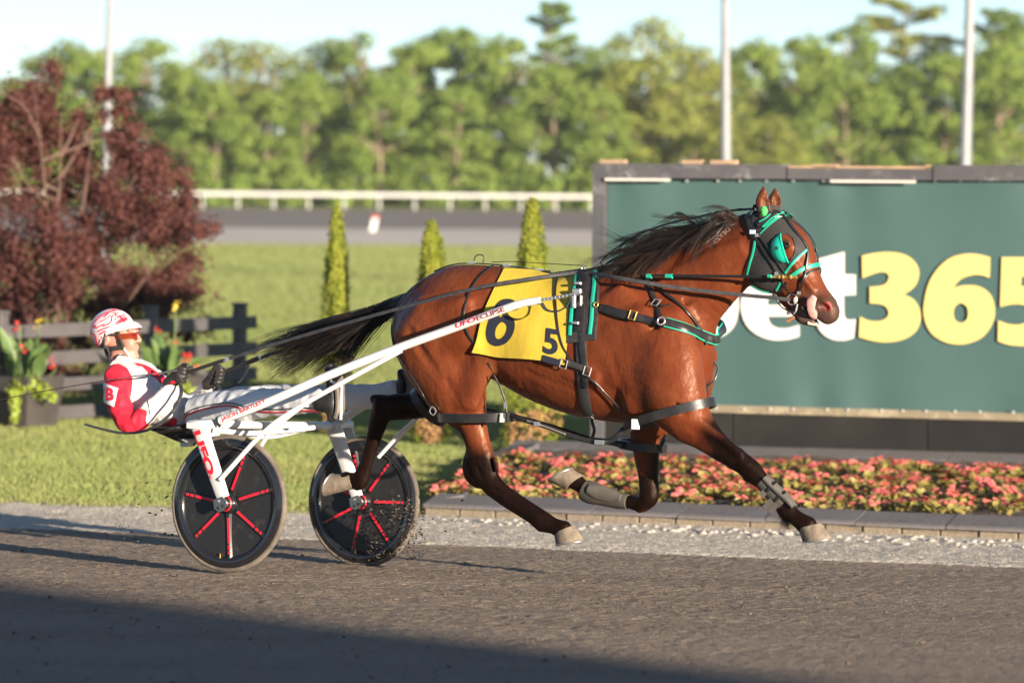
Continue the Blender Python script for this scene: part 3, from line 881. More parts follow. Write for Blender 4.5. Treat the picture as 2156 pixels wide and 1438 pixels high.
def planter(px, ytop, ybot, wtop, wbot, label, clabel, vlabel, seed, flow):
    b = gp(px, ybot); sc = FPX / b[1]; rng = np.random.default_rng(seed)
    h = (ybot - ytop) / sc; a, c = wtop / sc / 2, wbot / sc / 2
    o = thing('planter', label, 'planter', b, R(-32))
    def ring(r_, z): return [(-r_, -r_, z), (r_, -r_, z), (r_, r_, z), (-r_, r_, z)]
    V = np.array(ring(c, -.02) + ring(a, h) + ring(a - .03, h) + ring(a - .05, h - .08)); F = [[0, 3, 2, 1]]
    for k in range(3):
        for i in range(4): j = (i + 1) % 4; F.append([k * 4 + i, k * 4 + j, k * 4 + 4 + j, k * 4 + 4 + i])
    mk('planter_box', V, F, m_planter, o)
    mk('potting_soil', V[12:16], [[0, 1, 2, 3]], m_soil, o)
    p = thing('canna_plant', clabel, 'plant', b + np.array([0, 0, h - .08]))
    for k in range(18):
        an = rng.uniform(0, 6.28); el = rng.uniform(.9, 1.45); bs = np.array([math.cos(an), math.sin(an), 0]) * rng.uniform(0, a * .6)
        mk('leaf', *long_leaf(bs + [0, 0, rng.uniform(0, .12)], (math.cos(an) * math.cos(el), math.sin(an) * math.cos(el), math.sin(el)), rng.uniform(.28, .5), rng.uniform(.09, .14), rng.uniform(.02, .16), rng), m_canna, p, smooth=60)
    for fpx, fpy, red, big in flow:
        tip = at_depth(fpx, fpy, b[1] - rng.uniform(-.1, .2)) - (b + np.array([0, 0, h - .08]))
        st = mk('flower_stalk', *tube(cr([(tip[0] * .4, tip[1] * .4, 0), (tip[0] * .9, tip[1] * .9, tip[2] * .6), tip], 5), .008, 5), m_stemg, p)
        n = 10 if big else 5
        C = tip + rng.normal(0, 1, (n, 3)) * np.array([.022, .022, .035 if big else .02])
        V, F = leaf_quads(C, rng.normal(size=(n, 3)) + [0, -1, .4], rng.uniform(.012, .024, n), rng, .8)
        mk('bloom', V, F, m_red if red else m_yel, st)
    vn = thing('trailing_vine', vlabel, 'plant', b + np.array([0, 0, h - .05]))
    sa, sb = (a * 1.0, -a * 1.1)
    cl = [((a * .3 + .06 * k, -a * 1.05, -.02 - .012 * k * k), .085) for k in range(-2, 4)] + [((-.03, -a * 1.25, -.1 - k * .07), .05) for k in range(4)]
    V, F = leaf_cloud(cl, 34, .03, rng, .6, .3, .8); mk('foliage', V, F, m_lime, vn)
planter(48, 790, 899, 128, 96, 'dark tapered planter at the left edge of the lawn', 'cannas with red and yellow blooms in the planter at the left edge', 'lime green vine spilling from the left planter', 31,
        [(42, 685, True, True), (82, 682, False, True), (20, 735, True, False), (57, 735, True, False), (98, 757, True, True), (118, 770, True, False)])
planter(352, 790, 893, 128, 96, 'dark tapered planter hidden behind the driver', 'cannas with a yellow bloom standing behind the driver', 'lime green vine in the planter behind the driver', 32,
        [(370, 648, False, True), (327, 695, True, False), (362, 728, True, False), (383, 750, True, True), (400, 752, True, False), (402, 770, True, True), (340, 752, True, False)])

# ------------------------------------------------------------------ the wood beyond the far rail
m_leafA = mat('leaf_spring_green', (0.29, 0.38, 0.085), 0.75, spec=0.2, var=(0.35, (0.235, 0.325, 0.07), 0.40, 0.66), trans=0.5)
m_leafB = mat('leaf_yellow_green', (0.37, 0.405, 0.095), 0.75, spec=0.2, var=(0.35, (0.26, 0.30, 0.072), 0.40, 0.66), trans=0.5)
m_leafC = mat('leaf_deep_green', (0.23, 0.32, 0.075), 0.75, spec=0.2, var=(0.35, (0.18, 0.265, 0.066), 0.40, 0.66), trans=0.45)
m_tbark = mat('trunk_bark', (0.26, 0.19, 0.13), 0.9, var=(2, (0.15, 0.11, 0.08), 0.4, 0.6))
m_dbark = mat('dark_trunk_bark', (0.10, 0.075, 0.06), 0.9, var=(2, (0.15, 0.11, 0.08), 0.4, 0.6))
def tree_parts(h, rx, seed, kind):
    rng = np.random.default_rng(seed); tr = []; cl = []
    lean = rng.normal(0, .03, 2)
    pts = cr([(0, 0, -.5), (lean[0] * h * .4 + rng.normal(0, .1), 0, h * .35), (lean[0] * h, lean[1] * h, h * .93)], 6)
    tr.append(tube(pts, np.linspace(.024 * h ** .9, .03, len(pts)), 7))
    if kind == 'pine':
        for k in range(16):
            z = h * (0.30 + .68 * k / 16); L = rx * (1.25 - .95 * k / 16) * rng.uniform(.6, 1.15)
            for q in range(2):
                a = rng.uniform(0, 6.28); e = np.array([math.cos(a) * L, math.sin(a) * L, z + L * rng.uniform(.15, .45)])
                b = np.array([lean[0] * z, lean[1] * z, z]); tr.append(tube(cr([b, (b + e) / 2 - [0, 0, .1], e], 3), np.linspace(.07, .015, 7), 4))
                for u_ in (.45, .7, .95): cl.append((b + (e - b) * u_ + [0, 0, .1], .16 * L + .16))
        V, F = leaf_cloud(cl, 42, .17, rng, .3, .5, .35, .5)
    else:
        nb = 13
        for k in range(nb):
            z = h * rng.uniform(.22, .8); a = rng.uniform(0, 6.28); L = rx * rng.uniform(.45, .95) * (1.1 - .5 * abs(z / h - .5))
            b = np.array([lean[0] * z, lean[1] * z, z]); e = b + np.array([math.cos(a) * L, math.sin(a) * L, L * rng.uniform(.4, 1.1)])
            tr.append(tube(cr([b, (b + e) / 2 - [0, 0, .12], e], 3), np.linspace(.016 * h * .6, .02, 7), 5))
        n = 64
        t = rng.random(n); z = h * (.06 + .90 * t)
        prof = np.interp(t, [0, .2, .45, .75, .93, 1], [.85, 1.0, 1, .85, .52, .15]) * rx
        a = rng.uniform(0, 6.28, n); rr = prof * rng.uniform(.35, 1, n) ** .6
        for k in range(n): cl.append((np.array([rr[k] * math.cos(a[k]) + lean[0] * z[k], rr[k] * math.sin(a[k]), z[k]]), rx * rng.uniform(.20, .42)))
        V, F = leaf_cloud(cl, 95, .135 if kind != 'airy' else .11, rng, .35, .4, .65, .85)
        if kind == 'airy':
            keep = rng.random(len(F)) < .55; F = F[keep]
    return merge(*tr), (V, F)
LEAFM = {'A': m_leafA, 'B': m_leafB, 'C': m_leafC}
protoT = {}
for kd, hh, rr_ in (('round', 9.0, 2.2), ('round2', 9.0, 1.8), ('round3', 9.0, 2.5), ('pine', 11.0, 2.6), ('airy', 9.0, 2.0)):
    for lm in 'ABC':
        protoT[kd + lm] = None
def add_tree(px, ytop, depth, kind, leaf, label, wscale=1.0, bark=None, group='trees of the wood beyond the far rail'):
    p = at_depth(px, 430, depth); zb = float(terrain(p[0], p[1]))
    top = at_depth(px, ytop, depth)[2]
    hh, rr_ = {'round': (9, 2.2), 'round2': (9, 1.8), 'round3': (9, 2.5), 'pine': (11, 2.6), 'airy': (9, 2.0)}[kind]
    key = kind + leaf
    o = thing('pine_tree' if kind == 'pine' else 'broadleaf_tree', label, 'tree', (p[0], p[1], zb), random.uniform(0, 6.28), group)
    s_ = (top - zb) / hh; o.scale = (s_ * wscale * 1.3, s_ * wscale * 1.3, s_)
    if protoT[key] is None:
        tr, (V, F) = tree_parts(hh, rr_, sum(map(ord, key)), 'pine' if kind == 'pine' else 'airy' if kind == 'airy' else 'round')
        a_ = mk('trunk', *tr, bark or m_tbark, o, smooth=60); b_ = mk('crown', V, F, LEAFM[leaf], o)
        protoT[key] = (a_, b_)
    else:
        for src in protoT[key]:
            c_ = src.copy(); COL.objects.link(c_); c_.parent = o
D0 = 182
add_tree(30, 165, 178, 'round', 'A', 'bright green low tree above the dark red maple at the left edge', 1.3)
add_tree(120, 85, 186, 'round3', 'C', 'dark green spreading tree left of the left light pole', 1.15)
add_tree(185, 105, 180, 'round2', 'A', 'green tree directly left of the left light pole', 1.0)
add_tree(318, 85, 184, 'round', 'A', 'green tree with a pointed crown right of the left light pole', 1.0)
add_tree(395, 145, 179, 'round2', 'A', 'light green tree above the right edge of the dark red maple', 1.1)
add_tree(475, 75, 186, 'airy', 'B', 'thin leaved yellowish tree at the start of the pale group left of centre', 1.2)
add_tree(455, 175, 177, 'round', 'A', 'bushy green tree in front of the thin leaved yellowish tree', 1.1)
add_tree(545, 80, 184, 'airy', 'B', 'thin leaved yellowish tree in the middle of the pale group left of centre', 1.1)
add_tree(560, 190, 177, 'round2', 'A', 'bushy green tree with a pale trunk over the white rail', 1.15)
add_tree(665, 80, 185, 'airy', 'B', 'yellow green tree above the first thuja', 1.3)
add_tree(640, 150, 179, 'round3', 'A', 'broad green tree left of the first thuja', 1.0)
add_tree(765, 70, 183, 'round3', 'C', 'deep green tree right of the first thuja', 1.0)
add_tree(800, 170, 177, 'round', 'A', 'light green tree above the white distance marker', 1.0)
add_tree(880, 85, 184, 'round2', 'A', 'green tree above the shortest thuja', 1.2)
add_tree(942, 52, 186, 'round', 'C', 'dark topped tree right of the shortest thuja', 1.05)
add_tree(960, 180, 177, 'round2', 'A', 'low light green tree in front of the dark topped tree', 1.2)
add_tree(1062, 80, 182, 'round', 'A', 'green tree left of the tall pine', 1.0)
add_tree(1142, -5, 190, 'pine', 'C', 'tall dark pine rising above the wood left of the billboard', 1.0)
add_tree(1165, 140, 178, 'round3', 'A', 'broad green tree below the tall dark pine', 1.0)
add_tree(1250, 95, 183, 'airy', 'A', 'loose green tree above the left corner of the billboard', 1.2)
add_tree(1265, 190, 177, 'round2', 'A', 'light green tree behind the left corner of the billboard', 1.2)
add_tree(1360, 30, 187, 'airy', 'B', 'tall thin crowned tree left of the middle light pole', 1.1)
add_tree(1370, 110, 180, 'round', 'B', 'yellow green tree left of the middle light pole', 1.2)
add_tree(1470, 100, 182, 'round3', 'B', 'full yellow green tree just left of the middle light pole', 1.0)
add_tree(1580, 85, 184, 'round2', 'A', 'green tree just right of the middle light pole', 1.1)
add_tree(1620, 240, 174, 'round', 'B', 'low bright yellow green bush tree right of the middle light pole', 1.5)
add_tree(1690, 80, 185, 'round', 'A', 'green tree above the word on the billboard', 1.0)
add_tree(1780, 150, 178, 'round3', 'A', 'broad light green tree midway between the two right light poles', 1.0)
add_tree(1815, 50, 188, 'round2', 'C', 'small crowned dark tree beside the bare pine', 1.0)
add_tree(1915, -15, 190, 'pine', 'B', 'bare looking pine with spread branches left of the right light pole', 1.35)
add_tree(1900, 130, 180, 'round', 'C', 'deep green tree with a leaning dark trunk left of the right light pole', 1.0)
add_tree(1985, 110, 179, 'round2', 'A', 'green tree just left of the right light pole', 1.1)
add_tree(2075, 10, 187, 'pine', 'C', 'dark pine right of the right light pole', 1.0)
add_tree(2100, 90, 179, 'round3', 'A', 'broad green tree near the right edge', 1.0)
add_tree(2160, 40, 184, 'round', 'A', 'tall green tree at the right edge', 1.1)
# deeper rows and the edge scrub read as one mass
rng = np.random.default_rng(77)
cl = []; cl2 = []
for x in np.arange(-70, 70, 1.5):
    y = 186 + rng.uniform(0, 9); zb = 1.0; h = rng.uniform(5.6, 8.0)
    for k in range(8): cl.append(((x + rng.normal(0, .7), y + rng.normal(0, .8), zb + h * (.03 + k / 8.3)), rng.uniform(.7, 1.2)))
V, F = leaf_cloud(cl, 70, .22, rng, .5, .3, .65)
mk('wood_interior', V, F, m_leafA, kind='stuff')
for x in np.arange(-50, 50, .8):
    y = 172.5 + rng.uniform(0, 5); r_ = rng.uniform(.25, .8)
    for k in range(2): cl2.append(((x + rng.normal(0, .4), y, .9 + r_ * (.6 + k)), r_))
V, F = leaf_cloud(cl2, 42, .15, rng, .5, .3, .65)
mk('scrub', V, F, m_leafA, kind='stuff')

# ------------------------------------------------------------------ grass blades of the near lawn
rng = np.random.default_rng(3)
n = 380000
y = 24.5 + rng.random(n) ** 1.35 * 17.0
half = (y / FPX) * 1750
x = rng.uniform(-1, 1, n) * half
q = qof(x, y)
poly = [kf0, kf0 + kx * L_FK, kb0 + bkx * 7.2, kb0]
inside = np.ones(n, bool)
for a_, b_ in zip(poly, poly[1:] + poly[:1]):
    inside &= ((b_[0] - a_[0]) * (y - a_[1]) - (b_[1] - a_[1]) * (x - a_[0])) > -0.12
keep = (q > Q_E + 0.5) & ~inside & ((q > Q_E + 1.6) | (x < kf0[0] + 0.2) | (y > kf0[1] + 1)) 
front = ((kf1[0] - kf0[0]) * (y - kf0[1]) - (kf1[1] - kf0[1]) * (x - kf0[0])) < 0
keep &= ~(front & (x > kf0[0] - 0.3))
x, y = x[keep], y[keep]; n = len(x)
z = terrain(x, y)
hb = rng.uniform(.020, .042, n) * (1 + .3 * np.sin(x * 3) * np.sin(y * 2.1)); a = rng.uniform(0, math.pi, n); w = rng.uniform(.003, .006, n) * (y / 26)
lx, ly = rng.normal(0, .5, n) * hb, rng.normal(0, .5, n) * hb
V = np.stack([np.stack([x - w * np.cos(a), y - w * np.sin(a), z - .005], -1), np.stack([x + w * np.cos(a), y + w * np.sin(a), z - .005], -1), np.stack([x + lx, y + ly, z + hb], -1)], 1).reshape(-1, 3)
F = np.arange(3 * n).reshape(-1, 3)
# taller, wider tufts carry the lawn back to the far verge
n2 = 300000
y2 = 39 + rng.random(n2) ** 1.25 * 86.5
x2 = rng.uniform(-1, 1, n2) * (y2 / FPX * 1600); z2 = terrain(x2, y2)
h2 = rng.uniform(.05, .09, n2) * np.interp(y2, [39, 125], [1, 1.5]); w2 = rng.uniform(.008, .016, n2) * y2 / 40; a2 = rng.uniform(-.9, .9, n2)
V2 = np.stack([np.stack([x2 - w2 * np.cos(a2), y2 - w2 * np.sin(a2), z2 - .01], -1), np.stack([x2 + w2 * np.cos(a2), y2 + w2 * np.sin(a2), z2 - .01], -1), np.stack([x2 + rng.normal(0, .5, n2) * h2, y2 + rng.normal(.1, .6, n2) * h2, z2 + h2], -1)], 1).reshape(-1, 3)
m_blade = mat('grass_blade', (0.275, 0.315, 0.105), 0.7, spec=0.2, var=[(0.35, (0.32, 0.29, 0.125), 0.42, 0.7, (.5, 1, 1)), (3.0, (0.235, 0.285, 0.085), 0.5, 0.7)], trans=0.3)
gr = mk('lawn_grass', V, F, m_blade, kind='stuff')
gr['label'] = 'short green lawn grass'
m_tuft = mat('infield_tuft', (0.200, 0.235, 0.078), 0.7, spec=0.2, var=[(0.15, (0.25, 0.255, 0.10), 0.42, 0.7, (.4, 1, 1)), (0.6, (0.17, 0.215, 0.064), 0.5, 0.7, (.4, 1, 1))], trans=0.3)
g2 = mk('infield_grass', V2, np.arange(len(V2)).reshape(-1, 3), m_tuft, kind='stuff')
g2['label'] = 'mown green infield grass reaching back to the far verge'

# ================================================================== BODIES: smooth-union fields turned into one continuous skin
class Field:
    def __init__(self, lo, hi, h):
        self.lo = np.asarray(lo, float); self.h = h
        self.n = np.ceil((np.asarray(hi, float) - self.lo) / h).astype(int) + 1
        self.a = np.full(self.n, 0.5, np.float32)
    def block(self, lo, hi):
        i0 = np.clip(np.floor((np.asarray(lo) - self.lo) / self.h).astype(int), 0, self.n - 1)
        i1 = np.clip(np.ceil((np.asarray(hi) - self.lo) / self.h).astype(int) + 1, 1, self.n)
        sl_ = tuple(slice(a, b) for a, b in zip(i0, i1))
        ax = [(self.lo[k] + self.h * np.arange(i0[k], i1[k])).astype(np.float32) for k in range(3)]
        return sl_, ax[0][:, None, None], ax[1][None, :, None], ax[2][None, None, :]
    def _put(self, sl_, d, k, sub):
        o = self.a[sl_]
        if sub:
            hh = np.clip(0.5 - 0.5 * (o + d) / k, 0, 1); self.a[sl_] = o * (1 - hh) + (-d) * hh + k * hh * (1 - hh)
        else:
            hh = np.clip(0.5 + 0.5 * (o - d) / k, 0, 1); self.a[sl_] = o * (1 - hh) + d * hh - k * hh * (1 - hh)
    def loft(self, nodes, k=0.02, n=4, sub=False, taper=0.0, ends=None):
        """nodes rows: s, w, z, r_inplane, r_lateral. taper narrows the upper side"""
        N = cr(np.asarray(nodes, float), n); R_ = N[:, 3:5].max() + k + 0.03
        P = N[:, :3]; lo = P.min(0) - R_; hi = P.max(0) + R_
        sl_, X, Y, Z = self.block(lo, hi)
        shp = np.broadcast_shapes(X.shape, Y.shape, Z.shape)
        best = np.full(shp, 9.0, np.float32)
        full_lo = np.array([X.flat[0], Y.flat[0], Z.flat[0]])
        for i in range(len(N) - 1):
            a, b = P[i], P[i + 1]; L = np.linalg.norm(b - a)
            if L < 1e-6: continue
            t_ = (b - a) / L
            lat = np.array([0, 1.0, 0]); lat = lat - t_ * (lat @ t_)
            lat = lat / np.linalg.norm(lat) if np.linalg.norm(lat) > .2 else unit(np.cross(t_, [0, 0, 1.0]))
            u_ = np.cross(lat, t_)
            if u_[2] < 0: u_ = -u_
            rr = max(N[i, 3:5].max(), N[i + 1, 3:5].max()) + k + 0.02
            l2 = np.minimum(a, b) - rr; h2 = np.maximum(a, b) + rr
            j0 = np.clip(np.floor((l2 - full_lo) / self.h).astype(int), 0, np.array(shp)); j1 = np.clip(np.ceil((h2 - full_lo) / self.h).astype(int) + 1, 0, np.array(shp))
            if (j1 <= j0).any(): continue
            s3 = tuple(slice(p, q) for p, q in zip(j0, j1))
            x = X[s3[0]] - np.float32(a[0]); y = Y[:, s3[1]] - np.float32(a[1]); z = Z[:, :, s3[2]] - np.float32(a[2])
            al = x * np.float32(t_[0]) + y * np.float32(t_[1]) + z * np.float32(t_[2])
            tc = np.clip(al / np.float32(L), 0, 1)
            e = al - tc * np.float32(L)
            pu = x * np.float32(u_[0]) + y * np.float32(u_[1]) + z * np.float32(u_[2])
            pv = x * np.float32(lat[0]) + y * np.float32(lat[1]) + z * np.float32(lat[2])
            ru = np.float32(N[i, 3]) + tc * np.float32(N[i + 1, 3] - N[i, 3]); rv = np.float32(N[i, 4]) + tc * np.float32(N[i + 1, 4] - N[i, 4])
            if taper: rv = rv * (1 - np.float32(taper) * np.clip(pu / ru, -1, 1))
            qu = pu / ru; qv = pv / rv; qe = e / np.minimum(ru, rv)
            k0 = np.sqrt(qu * qu + qv * qv + qe * qe) + 1e-6
            k1 = np.sqrt((qu / ru) ** 2 + (qv / rv) ** 2 + (qe / np.minimum(ru, rv)) ** 2) + 1e-6
            d = k0 * (k0 - 1) / k1
            best[s3] = np.minimum(best[s3], d)
        self._put(sl_, best, np.float32(k), sub)
    def blob(self, c, r, ax=None, k=0.02, sub=False):
        c = np.asarray(c, float); r = np.asarray(r, float); ax = np.eye(3) if ax is None else np.asarray(ax, float)
        R_ = r.max() + k + 0.02
        sl_, X, Y, Z = self.block(c - R_, c + R_)
        x = X - np.float32(c[0]); y = Y - np.float32(c[1]); z = Z - np.float32(c[2])
        q = [(x * np.float32(a[0]) + y * np.float32(a[1]) + z * np.float32(a[2])) / np.float32(rr) for a, rr in zip(ax, r)]
        k0 = np.sqrt(q[0] ** 2 + q[1] ** 2 + q[2] ** 2) + 1e-6
        k1 = np.sqrt(sum((qq / np.float32(rr)) ** 2 for qq, rr in zip(q, r))) + 1e-6
        self._put(sl_, (k0 * (k0 - 1) / k1).astype(np.float32), np.float32(k), sub)
    def noise(self, amp, scale, rng, stretch=(1, 1, 1)):
        """adds soft folds"""
        n = 32; tab = rng.random((n, n, n)).astype(np.float32) - .5
        idx = []
        for k in range(3):
            p = np.arange(self.n[k]) * self.h / (scale * stretch[k]); i = np.floor(p).astype(int); f = (p - i).astype(np.float32); f = f * f * (3 - 2 * f)
            idx.append((i % n, (i + 1) % n, f))
        (x0, x1, fx_), (y0, y1, fy_), (z0, z1, fz_) = idx
        A = tab[x0] * (1 - fx_)[:, None, None] + tab[x1] * fx_[:, None, None]
        A = A[:, y0] * (1 - fy_)[None, :, None] + A[:, y1] * fy_[None, :, None]
        A = A[:, :, z0] * (1 - fz_) + A[:, :, z1] * fz_
        self.a += np.float32(amp * 2) * A
    def mesh(self):
        """naive surface nets"""
        a = self.a; s = a < 0
        c8 = sum(s[i:a.shape[0] - 1 + i, j:a.shape[1] - 1 + j, k:a.shape[2] - 1 + k].astype(np.int8) for i in (0, 1) for j in (0, 1) for k in (0, 1))
        act = (c8 > 0) & (c8 < 8)
        I = np.argwhere(act); idx = np.full(act.shape, -1, np.int32); idx[act] = np.arange(len(I))
        acc = np.zeros((len(I), 3)); cnt = np.zeros(len(I))
        corners = [(i, j, k) for i in (0, 1) for j in (0, 1) for k in (0, 1)]
        vals = {c: a[I[:, 0] + c[0], I[:, 1] + c[1], I[:, 2] + c[2]].astype(float) for c in corners}
        for c in corners:
            for ax in range(3):
                if c[ax] == 1: continue
                d = list(c); d[ax] = 1; d = tuple(d)
                va, vb = vals[c], vals[d]; m_ = (va < 0) != (vb < 0)
                t = np.where(m_, va / np.where(m_, va - vb, 1), 0)
                p = np.tile(np.array(c, float), (len(I), 1)); p[:, ax] += t
                acc += p * m_[:, None]; cnt += m_
        V = self.lo + self.h * (I + acc / cnt[:, None])
        quads = []
        for ax in range(3):
            b, c = [(1, 2), (2, 0), (0, 1)][ax]
            sl0 = [slice(None)] * 3; sl1 = [slice(None)] * 3
            sl0[ax] = slice(0, -1); sl1[ax] = slice(1, None)
            e = s[tuple(sl0)] != s[tuple(sl1)]
            E = np.argwhere(e)
            ok = (E[:, b] > 0) & (E[:, c] > 0) & (E[:, b] < a.shape[b] - 1) & (E[:, c] < a.shape[c] - 1)
            E = E[ok]
            def at(db, dc):
                q = E.copy(); q[:, b] += db; q[:, c] += dc; return idx[q[:, 0], q[:, 1], q[:, 2]]
            Q = np.stack([at(-1, -1), at(0, -1), at(0, 0), at(-1, 0)], 1)
            flip = ~s[tuple(sl0)][E[:, 0], E[:, 1], E[:, 2]]
            Q[flip] = Q[flip][:, ::-1]
            quads.append(Q)
        return V, np.concatenate(quads)

def relax(V, Q, it=2, lam=0.5):
    E = np.concatenate([Q[:, [0, 1]], Q[:, [1, 2]], Q[:, [2, 3]], Q[:, [3, 0]]])
    deg = np.bincount(E[:, 0], minlength=len(V)) + np.bincount(E[:, 1], minlength=len(V))
    for _ in range(it):
        S_ = np.zeros_like(V)
        for k in range(3):
            S_[:, k] = np.bincount(E[:, 0], V[E[:, 1], k], len(V)) + np.bincount(E[:, 1], V[E[:, 0], k], len(V))
        V = V + lam * (S_ / np.maximum(deg, 1)[:, None] - V)
    return V

# ------------------------------------------------------------------ horse
PXM = 1 / 418.0                                   # metres per photograph pixel at the horse
def nodes(rows, w0=0.0):
    """rows: px, py, half thickness px, lateral radius m [, w]"""
    o = []
    for r_ in rows:
        w = r_[4] if len(r_) > 4 else w0
        p = LP(r_[0], r_[1], w); o.append((p[0], p[1], p[2], r_[2] * PXM, r_[3]))
    return o
HF = Field((0.12, -0.45, 0.10), (3.45, 0.45, 2.15), 0.0085)
tor = [(878, 628, 766, .11), (902, 596, 792, .195), (940, 568, 808, .255), (985, 553, 804, .275), (1050, 558, 792, .255), (1115, 568, 826, .262), (1180, 578, 860, .275),
       (1245, 570, 882, .278), (1300, 556, 890, .265), (1350, 568, 890, .245), (1400, 605, 884, .215), (1432, 655, 868, .175), (1450, 705, 835, .11)]
HF.loft(nodes([(x, (a + b) / 2, (b - a) / 2, w) for x, a, b, w in tor]), 0.02, taper=0.16)
# neck
HF.loft(nodes([(1345, 672, 108, .19), (1400, 642, 110, .155), (1450, 604, 97, .120), (1500, 568, 82, .098), (1550, 534, 71, .086), (1592, 505, 62, .082)]), 0.07, taper=0.25)
# head
HF.loft(nodes([(1600, 478, 40, .070), (1626, 500, 55, .088), (1648, 535, 66, .098), (1668, 568, 58, .088), (1690, 600, 45, .070), (1712, 629, 37, .058), (1731, 648, 33, .054), (1747, 660, 25, .046)]), 0.03, taper=-0.08)
HF.blob(LP(1622, 575, 0), (.115, .085, .10), k=.05)                                       # round of the cheek
for sgn in (-1, 1):
    HF.blob(LP(1618, 572, sgn * .045), (.10, .045, .085), k=.03)
    HF.blob(LP(1672, 523, 0) + [0, sgn * .075, 0], (.05, .028, .035), k=.03)              # brow above the eye
    HF.blob(LP(1742, 642, 0) + [0, sgn * .042, 0], (.034, .024, .036), k=.02)             # nostril rim
# lips and chin
HF.loft(nodes([(1720, 648, 24, .046), (1738, 662, 20, .052), (1750, 664, 16, .044)]), .012)
HF.loft(nodes([(1660, 620, 26, .045), (1682, 648, 22, .042), (1698, 667, 17, .040), (1712, 677, 12, .036)]), .02)
HF.blob(LP(1692, 668, 0), (.042, .040, .034), k=.02)
# ears
for sgn, tip, bs, mid in ((-1, (1608, 392), (1612, 455), (1606, 428)), (1, (1632, 396), (1628, 452), (1630, 425))):
    w = sgn * .055
    rows = [(bs[0], bs[1], 15, .022, w), (mid[0], mid[1], 17, .020, w * 1.15), ((mid[0] + tip[0]) / 2, (mid[1] + tip[1]) / 2, 12, .013, w * 1.2), (tip[0], tip[1], 3, .005, w * 1.15)]
    HF.loft(nodes(rows), .012)
    HF.loft([(a + .022, b - .012, c, r1 * .55, r2 * .9) for a, b, c, r1, r2 in nodes(rows[:3])], .006, sub=True)
# legs
def leg(rows, w0, k=0.035): HF.loft(nodes(rows, w0), k)
wn = -.155
# near hind, reaching forward
leg([(905, 690, 92, .13), (925, 745, 92, .13), (952, 800, 80, .115), (972, 850, 60, .09), (992, 887, 37, .066), (1004, 925, 30, .052), (1014, 960, 29, .045)], wn, .05)
leg([(1010, 950, 28, .043), (1017, 985, 33, .046), (1033, 1015, 25, .038), (1062, 1040, 19, .031), (1095, 1062, 18.5, .029), (1122, 1080, 20, .031), (1146, 1098, 22.5, .035), (1166, 1107, 18, .030), (1188, 1117, 22, .039)], wn, .02)
leg([(994, 900, 10, .02), (990, 940, 9, .018), (985, 978, 14, .022), (992, 1002, 16, .024), (1008, 1018, 12, .02)], wn, .014)      # tendon and point of hock
# far hind, pushed back and lifted
leg([(985, 740, 80, .12), (960, 800, 66, .11), (920, 838, 40, .075), (875, 854, 29, .055), (830, 858, 29, .05), (806, 862, 27, .046)], .155, .04)
leg([(806, 858, 24, .045), (798, 885, 24, .040), (788, 920, 19, .032), (776, 958, 17, .029), (766, 990, 18, .030), (756, 1012, 22, .035), (740, 1011, 18, .031), (728, 1010, 20, .037)], .155, .02)
leg([(830, 850, 10, .02), (800, 842, 12, .022), (786, 840, 10, .02)], .155, .02)
# near fore, reaching forward
leg([(1380, 690, 78, .10, -.15), (1402, 765, 80, .118, -.178), (1420, 828, 72, .118, -.185), (1446, 880, 53, .092, -.172), (1480, 912, 37, .064, -.155), (1515, 942, 27, .050, -.15), (1548, 965, 22.5, .042, -.15)], wn, .05)
leg([(1548, 965, 22, .040), (1576, 985, 23, .042), (1592, 1000, 20, .037), (1615, 1025, 14.5, .026), (1640, 1052, 14.5, .026), (1656, 1072, 20, .034), (1676, 1090, 17, .030), (1702, 1109, 23, .040)], -.15, .02)
# far fore, folded
leg([(1440, 780, 75, .10, .14), (1410, 850, 56, .085, .15), (1362, 900, 38, .066), (1360, 945, 31, .053), (1364, 990, 24, .042), (1366, 1020, 21, .038)], .15, .045)
leg([(1366, 1018, 21, .038), (1366, 1045, 24, .042), (1350, 1060, 18, .035), (1318, 1055, 14, .027), (1272, 1043, 14, .026), (1238, 1034, 19, .033), (1224, 1022, 17, .030), (1209, 1011, 21, .037)], .15, .015)
# muscles and hollows of the near and far side
def musc(rows, w, k=.02, sub=False, both=True):
    N = nodes(rows, -w); HF.loft(N, k, sub=sub)
    if both: HF.loft([(a + 2 * w * math.tan(0), -b, c, d, e) for a, b, c, d, e in N], k, sub=sub)
musc([(1290, 620, 30, .02), (1345, 700, 40, .035), (1405, 775, 44, .045)], .190, .07)                   # shoulder
musc([(1340, 815, 26, .025), (1310, 760, 32, .025), (1285, 700, 30, .02)], .225, .06)                      # triceps
musc([(1395, 845, 45, .05), (1335, 838, 38, .05)], .19, .05)                                              # elbow mass
musc([(1402, 790, 40, .05), (1412, 745, 34, .045)], .09, .05)                                             # breast
musc([(1320, 612, 7, .010), (1370, 690, 8, .010), (1425, 760, 8, .010)], .235, .03, sub=True)            # groove before the shoulder blade
musc([(1222, 640, 7, .014), (1250, 740, 8, .015), (1310, 860, 9, .018)], .318, .03, sub=True)             # behind the shoulder
musc([(860, 700, 8, .016), (905, 770, 8, .016), (950, 850, 7, .012)], .292, .025, sub=True)               # hamstring groove
musc([(1005, 690, 40, .035), (1000, 760, 44, .045)], .19, .05)                                            # stifle mass
musc([(1050, 700, 14, .02), (1045, 770, 14, .024)], .315, .05, sub=True)                                  # flank hollow
musc([(1540, 600, 7, .012), (1500, 655, 8, .014), (1470, 705, 8, .014)], .115, .03, sub=True)             # jugular groove
musc([(1560, 520, 14, .014), (1500, 545, 18, .018), (1430, 590, 20, .02)], .085, .04)                     # neck muscle
musc([(985, 600, 9, .012), (965, 660, 9, .012), (955, 720, 8, .010)], .300, .03, sub=True)
